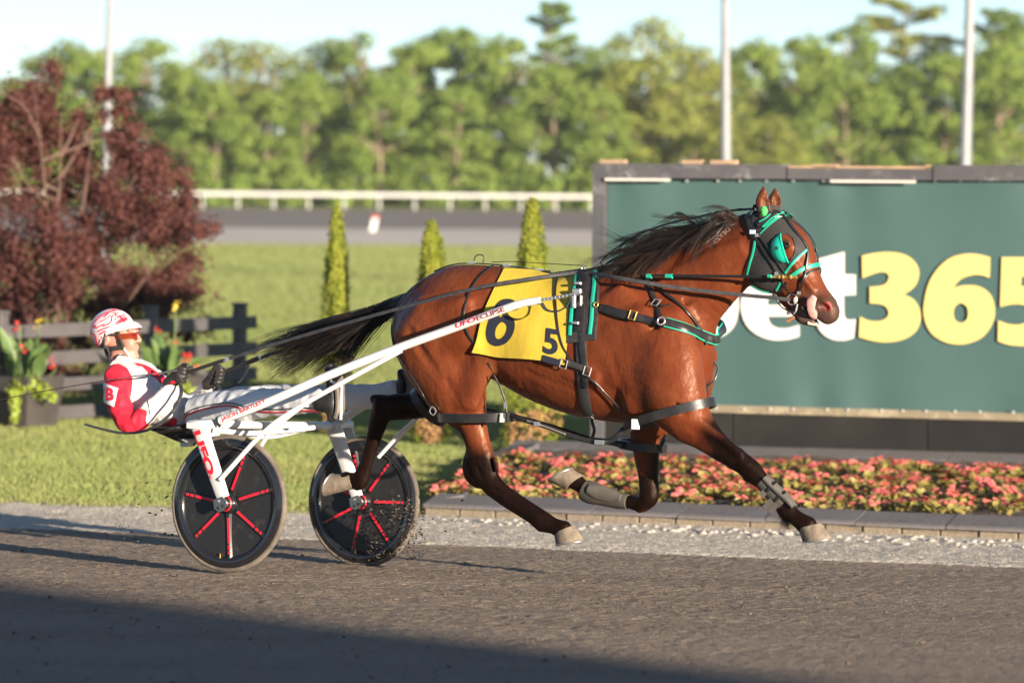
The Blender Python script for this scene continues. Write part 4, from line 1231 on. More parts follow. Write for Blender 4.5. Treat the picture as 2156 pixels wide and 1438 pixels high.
musc([(905, 640, 30, .03), (892, 700, 34, .036), (912, 765, 30, .034)], .215, .04)                        # hamstring
musc([(960, 640, 36, .025), (975, 720, 38, .036)], .245, .05)                                               # quadriceps
musc([(1362, 700, 26, .02), (1388, 770, 28, .025), (1398, 830, 26, .03)], .185, .05)
musc([(1425, 850, 6, .010), (1450, 880, 6, .010), (1480, 905, 4, .008)], .27, .02, sub=True)
musc([(1022, 742, 26, .03), (1000, 800, 30, .035), (985, 850, 24, .03)], .225, .035, both=False)            # stifle and gaskin
musc([(940, 800, 6, .010), (962, 850, 6, .010), (980, 890, 5, .008)], .268, .02, sub=True)
musc([(1035, 690, 9, .012), (1010, 745, 9, .012), (985, 790, 7, .010)], .285, .022, sub=True)
musc([(1335, 660, 30, .026), (1350, 730, 34, .030), (1372, 790, 34, .034)], .212, .035)                       # long head of the triceps
musc([(1284, 735, 8, .012), (1292, 785, 11, .020), (1312, 835, 13, .028), (1340, 882, 13, .030)], .285, .022, sub=True)
musc([(1372, 640, 7, .010), (1392, 710, 8, .011), (1418, 775, 7, .010)], .232, .022, sub=True)
musc([(1255, 800, 16, .012), (1190, 770, 16, .012), (1120, 740, 14, .010)], .262, .03)                        # line of the belly muscle
musc([(1250, 845, 5, .008), (1180, 815, 5, .008), (1110, 785, 5, .007)], .268, .02, sub=True)
musc([(1440, 640, 7, .010), (1490, 600, 7, .010), (1545, 560, 6, .008)], .118, .022, sub=True)
# forearm tendons
HF.loft(nodes([(1470, 890, 12, .018, -.215), (1520, 925, 9, .014, -.192), (1560, 958, 7, .011, -.185)]), .015)
HF.loft(nodes([(1455, 905, 5, .010, -.245), (1510, 946, 4, .008, -.212), (1545, 968, 4, .007, -.20)]), .012, sub=True)
# tendons of the cannon bones
for rows, sub_, w_ in (([(1042, 1030, 3, .008), (1080, 1057, 3, .008), (1122, 1084, 2.5, .007)], True, -.188), ([(1028, 1034, 7, .014), (1070, 1066, 6, .013), (1118, 1096, 7, .014), (1138, 1112, 9, .016)], False, -.16),
                       ([(1160, 1098, 4, .008), (1140, 1092, 4, .008)], True, -.19), ([(1640, 1062, 6, .012), (1650, 1084, 9, .016)], False, -.155), ([(1570, 1004, 9, .016), (1590, 1014, 8, .014)], False, -.155),
                       ([(1560, 972, 9, .014), (1574, 980, 9, .014)], False, -.180), ([(1352, 1010, 3, .008), (1354, 965, 3, .008), (1350, 930, 3, .008)], True, .105), ([(1345, 1072, 9, .018), (1358, 1070, 9, .018)], False, .14),
                       ([(1042, 965, 7, .012), (1046, 990, 7, .012)], False, -.185), ([(1006, 985, 5, .010), (1014, 1006, 5, .010)], True, -.20), ([(800, 905, 3, .008), (782, 965, 3, .008)], True, .124)):
    HF.loft(nodes(rows, w_), .010, sub=sub_)
# cheek bone ridge and bars of the jaw
HF.loft(nodes([(1668, 552, 7, .012, -.088), (1692, 585, 6, .010, -.070), (1712, 612, 5, .009, -.056)]), .015)
# nostril, mouth
for sgn in (-1, 1):
    c = LP(1742, 645, 0) + [0, sgn * .074, 0]; HF.blob(c, (.032, .050, .024), np.array([[.8, sgn * .45, -.35], [-.5, sgn * .85, 0], [.3, 0, 1.0]]), k=.006, sub=True)
HF.loft(nodes([(1698, 645, 1.5, .09), (1709, 657, 3.5, .09), (1720, 670, 3.5, .09), (1734, 686, 4.5, .09)]), .004, sub=True)
# eye sockets
for sgn in (-1, 1):
    HF.blob(LP(1655, 519, 0) * [1, 0, 1] + [0, sgn * .108, 0], (.022, .016, .018), k=.01, sub=True)
HF.noise(.0035, .16, np.random.default_rng(31)); HF.noise(.0008, .06, np.random.default_rng(32), (1, 1, 1.4))
hv, hq = HF.mesh()
hv = relax(hv, hq, 2, .5)
rng = np.random.default_rng(2)
# coat colours
def fall(P, c, r, soft): return np.clip(1 - (np.linalg.norm(P - np.asarray(c), axis=1) - r) / soft, 0, 1)
def seg_d(P, a, b):
    a = np.asarray(a); b = np.asarray(b); t = np.clip(((P - a) @ (b - a)) / ((b - a) @ (b - a)), 0, 1)
    return np.linalg.norm(P - (a + t[:, None] * (b - a)), axis=1)
def chain_w(P, rows, w, r, soft):
    pts = [LP(x, y, w) for x, y in rows]; d = np.min([seg_d(P, a, b) for a, b in zip(pts[:-1], pts[1:])], axis=0)
    return np.clip(1 - (d - r) / soft, 0, 1)
bay = np.array([0.122, 0.0285, 0.0100]); black = np.array([0.0030, 0.0024, 0.0022])
colr = np.tile(bay, (len(hv), 1))
nz = np.sin(hv @ rng.normal(size=(3, 8)) * 5 + rng.uniform(0, 6, 8)).mean(1)
nz2 = np.sin(hv @ rng.normal(size=(3, 10)) * 16 + rng.uniform(0, 6, 10)).mean(1); nz3 = np.sin(hv @ rng.normal(size=(3, 12)) * 45 + rng.uniform(0, 6, 12)).mean(1)
colr *= (1 + .25 * nz + .22 * nz2 + .18 * nz3)[:, None]
colr[:, 1] *= 1 + .25 * nz2; colr[:, 2] *= 1 + .25 * nz2
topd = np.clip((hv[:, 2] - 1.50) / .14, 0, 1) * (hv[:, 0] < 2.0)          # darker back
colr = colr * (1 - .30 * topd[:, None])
def blend(wt, c):
    global colr
    colr = colr * (1 - wt[:, None]) + np.asarray(c) * wt[:, None]
dk = np.maximum.reduce([
    chain_w(hv, [(1004, 985), (1040, 1020), (1150, 1098), (1200, 1120)], -.155, .10, .07) * np.clip((.74 - hv[:, 2]) / .14, 0, 1),
    chain_w(hv, [(975, 905), (985, 990)], -.155, .03, .05),
    chain_w(hv, [(880, 850), (806, 855), (780, 940), (755, 1010), (730, 1006)], .155, .11, .07),
    chain_w(hv, [(1500, 912), (1548, 955)], -.15, .045, .06),
    chain_w(hv, [(1545, 958), (1620, 1030), (1656, 1072), (1700, 1110)], -.15, .09, .06),
    chain_w(hv, [(1378, 950), (1380, 1000)], .15, .02, .035),
    chain_w(hv, [(1364, 1022), (1366, 1045), (1318, 1055), (1226, 1022), (1208, 1005)], .15, .055, .04)])
blend(np.clip(dk * 1.25, 0, 1) * .96, black)
blend(chain_w(hv, [(1716, 660), (1745, 665)], 0, .085, .06) * .85, (0.050, 0.034, 0.028))
blend(chain_w(hv, [(1690, 662), (1712, 680)], 0, .05, .04) * .7, (0.085, 0.055, 0.045))
blend(chain_w(hv, [(1330, 545), (1450, 490), (1570, 455)], 0, .07, .05) * .7, (0.05, 0.02, 0.012))
for px, py in ((1608, 415), (1631, 415)):
    blend(chain_w(hv, [(px, 395), (px, 440)], 0, .06, .03) * .45, (0.05, 0.02, 0.012))
for sgn in (-1, 1):
    blend(fall(hv, LP(1741, 645, sgn * .042), .018, .010), (0.34, 0.055, 0.05))
blend(fall(hv, LP(1366 - 28, 1004, .13), .004, .012) * .8, (0.42, 0.38, 0.34))
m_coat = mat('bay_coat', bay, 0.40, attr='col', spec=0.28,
             bump=[(6, 0.42, 0.040, (1, 1, .7)), (14, 0.40, 0.017), (45, 0.30, 0.006, (1.3, 1, .8)), (100, 0.22, 0.003), (260, 0.22, 0.002, (.5, 1, 1.8))])
# gloss breaks up along the hair: rougher and smoother streaks, sheen tinted by the coat
_nt = m_coat.node_tree; _nd = _nt.nodes; _lk = _nt.links; _pb = _nd['Principled BSDF']
_pb.inputs['Specular Tint'].default_value = (1.0, .72, .55, 1)
_tc = _nd.new('ShaderNodeTexCoord'); _mp = _nd.new('ShaderNodeMapping'); _mp.inputs['Scale'].default_value = (1.6, 1, .5); _lk.new(_tc.outputs['Object'], _mp.inputs[0])
_nz = _nd.new('ShaderNodeTexNoise'); _nz.inputs['Scale'].default_value = 22; _nz.inputs['Detail'].default_value = 6; _nz.inputs['Roughness'].default_value = .75; _lk.new(_mp.outputs[0], _nz.inputs['Vector'])
_mr = _nd.new('ShaderNodeMapRange'); _mr.inputs['From Min'].default_value = .35; _mr.inputs['From Max'].default_value = .68; _mr.inputs['To Min'].default_value = .30; _mr.inputs['To Max'].default_value = .62
_lk.new(_nz.outputs['Fac'], _mr.inputs['Value']); _lk.new(_mr.outputs[0], _pb.inputs['Roughness'])
_at = [n for n in _nd if n.bl_idname == 'ShaderNodeVertexColor'][0]
_bw = _nd.new('ShaderNodeRGBToBW'); _lk.new(_at.outputs['Color'], _bw.inputs[0])
_m2 = _nd.new('ShaderNodeMapRange'); _m2.inputs['From Min'].default_value = .004; _m2.inputs['From Max'].default_value = .035; _m2.inputs['To Min'].default_value = .12; _m2.inputs['To Max'].default_value = .30
_lk.new(_bw.outputs[0], _m2.inputs['Value']); _lk.new(_m2.outputs[0], _pb.inputs['Specular IOR Level'])
horse = lthing('horse', 'bay harness horse pacing at full stretch with all hooves off the ground', 'horse', (1.9, 0, ground_local(1.9, 0)))
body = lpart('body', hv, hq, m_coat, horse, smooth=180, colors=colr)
H_BVH = BVHTree.FromPolygons([Vector(v) for v in hv], hq.tolist())
# ------------------------------------------------------------------ casting helpers: things that lie on a skin
LCAM = to_local(CAM)
def ldir(px, py):
    v = ray(px, py); return np.array([v @ HD, v @ ND, v[2]])
def cast(px, py, off=0.006, bvh=None, wfall=-.15):
    bvh = bvh or H_BVH
    d = ldir(px, py)
    h = bvh.ray_cast(Vector(LCAM), Vector(d))
    if h[0] is None:
        h = bvh.find_nearest(Vector(LP(px, py, wfall)))
    n_ = np.array(h[1]); p = np.array(h[0])
    return p + n_ * off, n_
def smooth_path(P, it=2, fix=True):
    P = P.copy()
    for _ in range(it):
        Q = P.copy(); Q[1:-1] = (P[:-2] + 2 * P[1:-1] + P[2:]) / 4; P = Q
    return P
def dens(pts, step=7.0):
    P = cr(pts, 12); L = np.concatenate([[0], np.cumsum(np.linalg.norm(np.diff(P, axis=0), axis=1))])
    n = max(3, int(L[-1] / step)); t = np.linspace(0, L[-1], n)
    return np.stack([np.interp(t, L, P[:, k]) for k in range(P.shape[1])], 1)
def skin_path(pts, off=0.006, step=7.0, bvh=None, wfall=-.15, it=3):
    D = dens(pts, step); A = [cast(x, y, off, bvh, wfall) for x, y in D]
    P = smooth_path(np.array([a[0] for a in A]), it); N = unit(smooth_path(np.array([a[1] for a in A]), it + 3))
    return P, N
def strap(pts, width, off=0.006, thick=0.005, bvh=None, wfall=-.15, step=7.0):
    P, N = skin_path(pts, off, step, bvh, wfall)
    return ribbon(P, N, width, thick)
def mirror(VF):
    V, F = VF; V = np.array(V, float).copy(); V[:, 1] *= -1
    return V, [list(f)[::-1] for f in F]
def both(VF): return merge(VF, mirror(VF))
def lparts(name, VF, material, parent, mir=True, **k):
    o = lpart(name, *VF, material, parent, **k)
    if mir: lpart(name, *mirror(VF), material, parent, **k)
    return o
def patch(poly, holes=(), off=0.005, maxpx=7, bvh=None, thick=0.003, wfall=-.1):
    """cloth patch: a polygon of photograph pixels laid on a skin, with thickness"""
    V, F = extrude_poly(np.asarray(poly, float), 0.0, [np.asarray(h, float) for h in holes])
    V, F = refine(V, F, maxpx)
    A = [cast(x, y, off, bvh, wfall) for x, y, _ in V]
    P = np.array([a[0] for a in A]); N = np.array([a[1] for a in A])
    # orient outward
    F2 = []
    for f in F:
        a, b, c = P[f[0]], P[f[1]], P[f[2]]; nn = np.cross(b - a, c - a)
        F2.append(f if nn @ N[f[0]] > 0 else f[::-1])
    if thick:
        n = len(P); V2 = np.concatenate([P, P - N * thick]); e = {}
        F3 = list(F2) + [[i + n for i in f[::-1]] for f in F2]
        for f in F2:
            for i in range(3): e[(f[i], f[(i + 1) % 3])] = 1
        for (a, b) in list(e):
            if (b, a) not in e: F3.append([b, a, a + n, b + n])
        return V2, F3
    return P, F2
def decal(txt, o, xv, yv, off=0.003, bvh=None, bold=0.0, shear=0.0, maxpx=6, wfall=-.15, space=1.0):
    """print: lettering laid on a skin; o = lower left pixel, xv = whole width, yv = cap height (pixel vectors)"""
    V, F = text_mesh(txt, bold, shear, space); W = V[:, 0].max()
    Q = np.asarray(o, float) + V[:, :1] / W * np.asarray(xv, float) + V[:, 1:2] * np.asarray(yv, float)
    Q = np.concatenate([Q, np.zeros((len(Q), 1))], 1)
    Q, F = refine(Q, F, maxpx)
    A = [cast(x, y, off, bvh, wfall) for x, y, _ in Q]
    return np.array([a[0] for a in A]), F
def Z1(p): return [(1480 + x / 3.995, 360 + y / 3.995) for x, y in p]
def Z4(p): return [(780 + x / 3.783, 520 + y / 3.783) for x, y in p]
def Z5(p): return [(1140 + x / 2.662, 420 + y / 2.662) for x, y in p]
def bvh_of(VF): return BVHTree.FromPolygons([Vector(v) for v in VF[0]], [list(map(int, f)) for f in VF[1]])
def local_path(rows): return np.array([LP(*r_) for r_ in rows])

# ------------------------------------------------------------------ hooves, eyes, tongue
m_hoof = mat('hoof_horn', (0.20, 0.162, 0.122), 0.8, spec=0.2, var=[(30, (0.10, 0.08, 0.06), 0.42, 0.7, (1, 1, .25)), (14, (0.26, 0.215, 0.165), 0.5, .75)], bump=(60, 0.35, 0.004, (1, 1, .2)))
m_shoe = mat('worn_shoe_metal', (0.40, 0.38, 0.35), 0.35, metal=0.8)
def hoof(cb, cf, toe, heel, w, lat0, lat1):
    a, b, c, d = LP(*cb, w), LP(*cf, w), LP(*toe, w), LP(*heel, w)
    V = []; seg = 20; n = 6
    for j in range(n + 1):
        t = j / n; B = a + (d - a) * t; Ff = b + (c - b) * t; mid = (B + Ff) / 2; hx = (Ff - B) / 2; lr = lat0 + (lat1 - lat0) * t
        for k in range(seg):
            an = 2 * math.pi * k / seg; sh = 1.0 if math.cos(an) > 0 else .86
            V.append(mid + hx * math.cos(an) * sh + np.array([0, 1, 0]) * lr * math.sin(an) * (1.0 if math.cos(an) > -.3 else .92))
    F = [[j * seg + k, j * seg + (k + 1) % seg, (j + 1) * seg + (k + 1) % seg, (j + 1) * seg + k] for j in range(n) for k in range(seg)]
    F.append([k for k in range(seg)]); 
    nrm = unit(np.cross(c - d, [0, 1, 0])); mid = (c + d) / 2
    if nrm @ (mid - (a + b) / 2) < 0: nrm = -nrm
    F.append([n * seg + k for k in range(seg)][::-1])
    ring = np.array(V[n * seg:(n + 1) * seg]) ; ring = mid + (ring - mid) * .97
    sv, sf = tube(np.concatenate([ring, ring[:1]])[:-1] + nrm * .004, .0055, 6, closed=True)
    return (np.array(V), F), (sv, sf)
for cb, cf, toe, heel, w, l0, l1 in (((1165, 1125), (1208, 1106), (1229, 1137), (1168, 1146), -.155, .040, .062), ((1678, 1113), (1727, 1101), (1752, 1133), (1687, 1139), -.15, .042, .064),
                                     ((1231, 999), (1193, 1030), (1157, 1014), (1208, 985), .15, .040, .060), ((738, 994), (748, 1028), (686, 1044), (702, 995), .155, .038, .060)):
    hf, sf = hoof(cb, cf, toe, heel, w, l0, l1)
    ho = lpart('hoof', *hf, m_hoof, horse, smooth=50)
    lpart('shoe', *sf, m_shoe, ho, root=horse, smooth=60)
m_eye = mat('horse_eye', (0.012, 0.008, 0.006), 0.06, spec=0.7, coat=0.6)
eh = H_BVH.ray_cast(Vector(LCAM), Vector(ldir(1655, 518)))
ec0 = np.array(eh[0]); ec0[1] = min(ec0[1], -.085)
for sgn in (-1, 1):
    c = ec0 * [1, -sgn, 1] + [0, -sgn * -.004, 0]
    ey = lpart('eye', *ellipsoid(c, (.022, .016, .018)), m_eye, horse, smooth=180)
    lid = np.array([c + [.026 * math.cos(t), sgn * .010 - .0 * t, .006 + .020 * math.sin(t)] for t in np.linspace(-.2, math.pi + .3, 14)])
    lpart('eyelid', *tube(lid, .006, 8), mat('eyelid_skin', (0.05, 0.022, 0.014), .5), horse, smooth=180)
m_tongue = mat('tongue_pink', (0.55, 0.29, 0.25), 0.45, var=(30, (0.45, 0.24, 0.22), .4, .7), spec=.5)
TG = Field(LP(1680, 700, -.2), LP(1760, 600, .10) + [.05, 0, 0], .004)
TG.loft(nodes([(1716, 664, 10, .02, -.035), (1705, 654, 12, .018, -.075), (1706, 640, 12, .014, -.092), (1713, 627, 8, .011, -.094)]), .005)
tv, tq = TG.mesh(); lpart('tongue', tv, tq, m_tongue, horse, smooth=180)
m_teeth = mat('lip_inside', (0.62, 0.42, 0.30), .5)
lpart('lower_lip', *merge(tube(cr(local_path([(1700, 680, -.035), (1712, 682, -.02), (1722, 683, 0), (1716, 682, .02)]), 5), .009, 8)), m_teeth, horse, smooth=180)

# ------------------------------------------------------------------ mane, tail, fetlock hair
def strands(P, r0, tip=0.25, seg=10):
    """P (n, k, 3) control rows -> three-sided tapering hairs"""
    n, k, _ = P.shape
    Q = np.concatenate([2 * P[:, :1] - P[:, 1:2], P, 2 * P[:, -1:] - P[:, -2:-1]], 1)
    pts = []
    for u_ in np.linspace(0, k - 1 - 1e-6, seg + 1):
        i = int(u_); t = u_ - i; a, b, c, d = Q[:, i], Q[:, i + 1], Q[:, i + 2], Q[:, i + 3]
        pts.append(.5 * (2 * b + (c - a) * t + (2 * a - 5 * b + 4 * c - d) * t * t + (3 * b - a - 3 * c + d) * t ** 3))
    P = np.stack(pts, 1); T = unit(np.gradient(P, axis=1)); ref = np.array([.3, .8, .5]); N = unit(np.cross(T, ref)); B = np.cross(T, N)
    rad = np.asarray(r0).reshape(-1, 1) * np.linspace(1, tip, seg + 1)[None, :]
    V = np.stack([P + rad[..., None] * (math.cos(a) * N + math.sin(a) * B) for a in (0, 2.094, 4.189)], 2)
    V = V.reshape(-1, 3); m_ = seg + 1
    base = (np.arange(n)[:, None, None] * m_ + np.arange(seg)[None, :, None]) * 3
    k3 = np.arange(3)[None, None, :]; l3 = (np.arange(3)[None, None, :] + 1) % 3
    F = np.stack([base + k3, base + l3, base + 3 + l3, base + 3 + k3], -1).reshape(-1, 4)
    return V, F
m_hair = mat('black_horse_hair', (0.014, 0.010, 0.009), 0.42, spec=0.42, var=(7, (0.060, 0.030, 0.018), .50, .72))
rg = np.random.default_rng(9)
crest_px = np.array([(1262, 558), (1300, 556), (1340, 546), (1380, 531), (1420, 515), (1460, 498), (1500, 482), (1540, 467), (1572, 456)], float)
def crest(t):
    x = np.interp(t, np.linspace(0, 1, len(crest_px)), crest_px[:, 0]); y = np.interp(t, np.linspace(0, 1, len(crest_px)), crest_px[:, 1]); return x, y
# locks: hairs follow shared lock curves
hairs = []
for L_ in range(120):
    wither = L_ >= 98
    t = rg.uniform(.0, .28) if wither else .30 + .68 * rg.beta(1.6, 1.4); x, y = crest(t)
    ln = rg.uniform(50, 95) if wither else rg.uniform(80, 175) * (1.0 if t < .85 else .6)
    lift = rg.uniform(-4, 8) if wither else rg.uniform(-8, 62); drop = rg.uniform(-6, 26) if wither else rg.uniform(-30, 62)
    if not wither and rg.random() < .2: lift += rg.uniform(12, 40); ln *= .8; drop -= 32
    wend = rg.uniform(-.17, -.03); ph = rg.uniform(0, 6.28); am = rg.uniform(2, 8)
    base = []
    for i, f in enumerate((0, .2, .45, .7, 1.0)):
        yy = y + 6 + ln * .36 * f - lift * math.sin(min(1, f * 1.25) * 2.4) * .62 + drop * f * f + am * math.sin(f * 6 + ph) * f
        base.append((x - ln * f, yy, -.012 + (wend + .012) * f ** .7))
    sc = rg.uniform(.6, 1.3)
    for h_ in range(15):
        rows = []; oc = rg.normal(0, 1, 3)
        for i, (a, b, c) in enumerate(base):
            sp = (2.5, 2.6, 3.0, 4.2, 7.0)[i] * sc
            rows.append(LP(a + oc[0] * sp + rg.normal(0, .8), b + oc[1] * sp * .8 + rg.normal(0, .8), c + oc[2] * .004 * (1 + i)))
        hairs.append(rows)
V, F = strands(np.array(hairs), rg.uniform(.0010, .0022, len(hairs)), seg=12)
lpart('mane', V, F, m_hair, horse, smooth=180)
hairs = []
for L_ in range(150):
    t = rg.random(); u_ = rg.random()
    rx, ry = 858 - 95 * t, 630 + 62 * t + rg.normal(0, 5)
    ln = rg.beta(4, 2); ex = 800 - (300 - 60 * u_) * ln; ey = 690 + (40 + 95 * u_) * ln + rg.normal(0, 6)
    if rg.random() < .14: ex, ey = rg.uniform(660, 735), rg.uniform(770, 812)
    w = rg.normal(0, .026); ph = rg.uniform(0, 6.28); am = rg.uniform(3, 10)
    base = []
    for i, f in enumerate((0, .22, .45, .68, .86, 1.0)):
        x = rx + (ex - rx) * f; y = ry + (ey - ry) * (f ** 1.15) - 10 * math.sin(f * 3.14) * (1 - u_) + am * math.sin(f * 5.5 + ph) * f
        base.append((x, y, w * (.4 + 1.2 * f)))
    for h_ in range(11):
        rows = []; oc = rg.normal(0, 1, 3)
        for i, (a_, b_, c_) in enumerate(base):
            sp = (3, 4, 4.5, 5, 6.5, 9)[i]; rows.append(LP(a_ + oc[0] * sp + rg.normal(0, 1), b_ + oc[1] * sp * .6 + rg.normal(0, 1), c_ + oc[2] * .006 * (1 + i)))
        hairs.append(rows)
V, F = strands(np.array(hairs), rg.uniform(.0011, .0023, len(hairs)), seg=14)
V2, F2 = tube(local_path([(900, 640, 0), (858, 632, 0), (815, 652, 0), (775, 677, 0), (730, 701, 0)]), [.035, .04, .032, .022, .008], 10)
F = np.concatenate([F, np.array(F2[:-2]) + len(V)]); V = np.concatenate([V, V2])
lpart('tail', V, F, m_hair, horse, smooth=180)
hairs = []
for k in range(160):
    a, b = 1655 + rg.normal(0, 5), 1085 + rg.normal(0, 5); hairs.append([LP(a, b, -.15), LP(a - 2 + rg.normal(0, 3), b + 10, -.15), LP(a + rg.normal(0, 8), b + 24 + rg.normal(0, 4), -.15 + rg.normal(0, .01))])
V, F = strands(np.array(hairs), rg.uniform(.0008, .0015, len(hairs)), seg=6)
lpart('fetlock_tuft', V, F, m_hair, horse, smooth=180)
# freeze brand on the neck
m_brand = mat('white_freeze_brand', (0.36, 0.28, 0.24), .7)
lpart('freeze_brand', *decal('DEYZ5', (1539, 484), (-32, 30), (-7.5, -5.0), .0015, bold=.0), m_brand, horse)

# ------------------------------------------------------------------ saddle cloth
m_cloth = mat('yellow_nylon', (0.50, 0.355, 0.035), 0.55, spec=.3, var=(4, (0.55, 0.40, 0.05), .4, .65), bump=[(7, .35, .03, (1, 1, .5)), (24, .12, .006), (400, .15, .001)])
m_navy = mat('navy_print', (0.018, 0.020, 0.032), 0.5)
cloth = lthing('saddle_cloth', 'yellow number cloth with a navy 6 and 5 behind the harness saddle', 'saddle cloth', LP(1100, 755, -.3))
gx_, gy_ = 26, 26; Vc = []
TL, TRr, BR, BL = map(np.array, ((1062., 569.), (1214., 577.), (1193., 767.), (1000., 741.)))
for j in range(gy_ + 1):
    v = j / gy_
    for i in range(gx_ + 1):
        u_ = i / gx_
        q = (TL * (1 - u_) + TRr * u_) * (1 - v) + (BL * (1 - u_) + BR * u_) * v + np.array([-8 * math.sin(v * 3.14) * (1 - u_), 2.5 * math.sin(u_ * 7) * v])
        p, n_ = cast(q[0], q[1], .012 + .016 * v * v + .004 * math.sin(u_ * 9 + v * 3) * v, wfall=-.04)
        Vc.append(p)
Vc = np.array(Vc)
Gc = Vc.reshape(gy_ + 1, gx_ + 1, 3)
for _ in range(3):
    Gc[1:-1] = (Gc[:-2] + 2 * Gc[1:-1] + Gc[2:]) / 4; Gc[:, 1:-1] = (Gc[:, :-2] + 2 * Gc[:, 1:-1] + Gc[:, 2:]) / 4
Vc = Gc.reshape(-1, 3); n = gx_ + 1
Fc = [[j * n + i, (j + 1) * n + i, (j + 1) * n + i + 1, j * n + i + 1] for j in range(gy_) for i in range(gx_)]
cn = np.array([-0.0, -1, .1])
bm_ = BVHTree.FromPolygons([Vector(v) for v in Vc], Fc)
lparts('cloth', (Vc, Fc), m_cloth, cloth, smooth=180)
C_BVH = bm_
def cdec(*a, **k):
    V, F = decal(*a, bvh=C_BVH, **k); return V, F
six = cr(np.array(Z4([(1186, 492), (1150, 432), (1092, 415), (1037, 430), (990, 480), (955, 560), (930, 640), (925, 705), (945, 758), (985, 785), (1030, 788), (1085, 765), (1130, 710), (1153, 640), (1145, 582), (1112, 552), (1064, 548), (1032, 562), (1046, 515), (1076, 490), (1108, 487), (1130, 512)])), 4, closed=True)
hole6 = cr(np.array(Z4([(1046, 600), (1080, 612), (1092, 645), (1080, 692), (1046, 728), (1010, 730), (996, 695), (1008, 640)])), 4, closed=True)
lpart('printed_number', *patch(six, [hole6], off=.004, maxpx=6, bvh=C_BVH, thick=0), m_navy, cloth)
lpart('printed_number', *cdec('5', (1143, 744), (31, 5), (4, -54), .004, bold=.03), m_navy, cloth)
lpart('hem_strip', *strap(Z4([(1375, 885), (1440, 905), (1508, 925)]), .034, .005, bvh=C_BVH), m_navy, cloth)

# ------------------------------------------------------------------ harness
m_leather = mat('black_leather', (0.014, 0.013, 0.013), 0.34, spec=.5, var=(20, (0.028, 0.026, 0.025), .45, .7), bump=(120, .25, .002))
m_web = mat('black_webbing', (0.020, 0.019, 0.020), 0.62, var=(40, (0.035, 0.033, 0.034), .4, .7), bump=(220, .35, .002))
m_teal = mat('teal_trim', (0.012, 0.36, 0.235), 0.45, var=(60, (0.02, 0.30, 0.20), .4, .7))
m_chrome = mat('chrome', (0.70, 0.70, 0.71), 0.26, metal=.85)
m_brass = mat('brass', (0.70, 0.47, 0.15), 0.34, metal=.8)
m_greytape = mat('grey_tape', (0.13, 0.12, 0.11), .7)
harn = lthing('driving_harness', 'black and teal harness saddle with girth, breast collar and back strap', 'harness', LP(1240, 890, 0))
padp = [(1214, 580), (1263, 568), (1262, 640), (1256, 716), (1196, 724), (1201, 650)]
lparts('saddle_pad', patch(padp, off=.020, thick=.018, wfall=-.03), m_web, harn, smooth=40)
def btrap(pts, w, off, mat_, name, parent=harn, thick=.005, mir=True, wfall=-.15):
    v = strap(pts, w, off, thick, wfall=wfall); return lparts(name, v, mat_, parent, mir, root=harn, smooth=40)
btrap([(1218, 585), (1209, 645), (1204, 708)], .020, .025, m_teal, 'pad_trim')
btrap([(1256, 578), (1252, 645), (1246, 706)], .020, .025, m_teal, 'pad_trim')
btrap([(1234, 580), (1229, 640), (1225, 700)], .052, .030, m_leather, 'saddle_panel', thick=.010)
btrap([(1224, 690), (1226, 760), (1231, 830), (1243, 897)], .060, .010, m_web, 'girth')
btrap([(1225, 700), (1232, 760), (1236, 810)], .036, .018, m_leather, 'girth_billet')
btrap([(1229, 875), (1238, 882), (1246, 884)], .022, .016, m_greytape, 'girth_keeper', mir=False)
btrap([(1176, 588), (1172, 630), (1184, 720), (1215, 768), (1270, 818), (1325, 872)], .0115, .020, m_leather, 'hobble_hanger', wfall=-.28)
btrap([(1190, 762), (1215, 770), (1235, 776)], .028, .022, m_web, 'cloth_strap', mir=False)
# spine straps
P = cr(local_path([(1236, 566, 0), (1180, 570, 0), (1120, 565, 0), (1060, 560, 0), (1000, 553, 0), (950, 558, 0), (915, 580, 0)]), 8)
for i in range(len(P)):
    hz_ = H_BVH.ray_cast(Vector((P[i][0], 0, 2.3)), Vector((0, 0, -1)))
    if hz_[0] is not None: P[i] = [P[i][0], 0, hz_[0].z + .008]
P = smooth_path(P, 4)
SPINE = P.copy()
def spine(px):
    p = LP(px, 560, 0); k = np.argmin(np.abs(SPINE[:, 0] - p[0])); return SPINE[k]
lpart('back_strap', *ribbon(P, np.array([0, 0, 1.0]), .026, .006), m_leather, harn, smooth=40)
P = cr(local_path([(1236, 560, -.005), (1150, 555, -.01), (1080, 551, -.01), (1035, 552, -.01)]), 8)
lpart('check_cord', *tube(P, .0022, 6), m_leather, harn)
_s0 = spine(1010); P = cr(np.array([_s0 + [a, 0, b] for a, b in ((-.03, .0), (-.018, .036), (.010, .046), (.032, .034), (.026, .0))]), 6)
lpart('back_loop', *tube(P, .003, 6), m_leather, harn, smooth=60)
for x, y in ((995, 553), (1065, 562), (1135, 565), (1150, 573)):
    lpart('buckle', *box(spine(x) + [0, 0, .004], (.035, .028, .010)), m_chrome if x != 1150 else m_leather, harn)
btrap([(1038, 562), (1012, 582), (992, 610), (979, 645), (977, 680), (990, 712), (1004, 726)], .0115, .008, m_leather, 'hip_strap', wfall=-.02)
btrap([(1028, 763), (1040, 790), (1052, 815)], .009, .006, m_leather, 'hip_strap', mir=False)
P = cr(local_path([(1040, 790, -.27), (1055, 820, -.24), (1064, 850, -.23), (1067, 880, -.23)]), 5)
lpart('hip_strap', *ribbon(P, np.array([0, -1.0, 0]), .009, .004), m_leather, harn)
lpart('buckle', *box(LP(1064, 853, -.24), (.014, .010, .035)), m_chrome, harn)
btrap([(898, 588), (868, 608), (846, 634), (830, 665), (826, 700), (834, 738), (850, 768)], .012, .006, m_leather, 'breeching_strap', wfall=-.08)
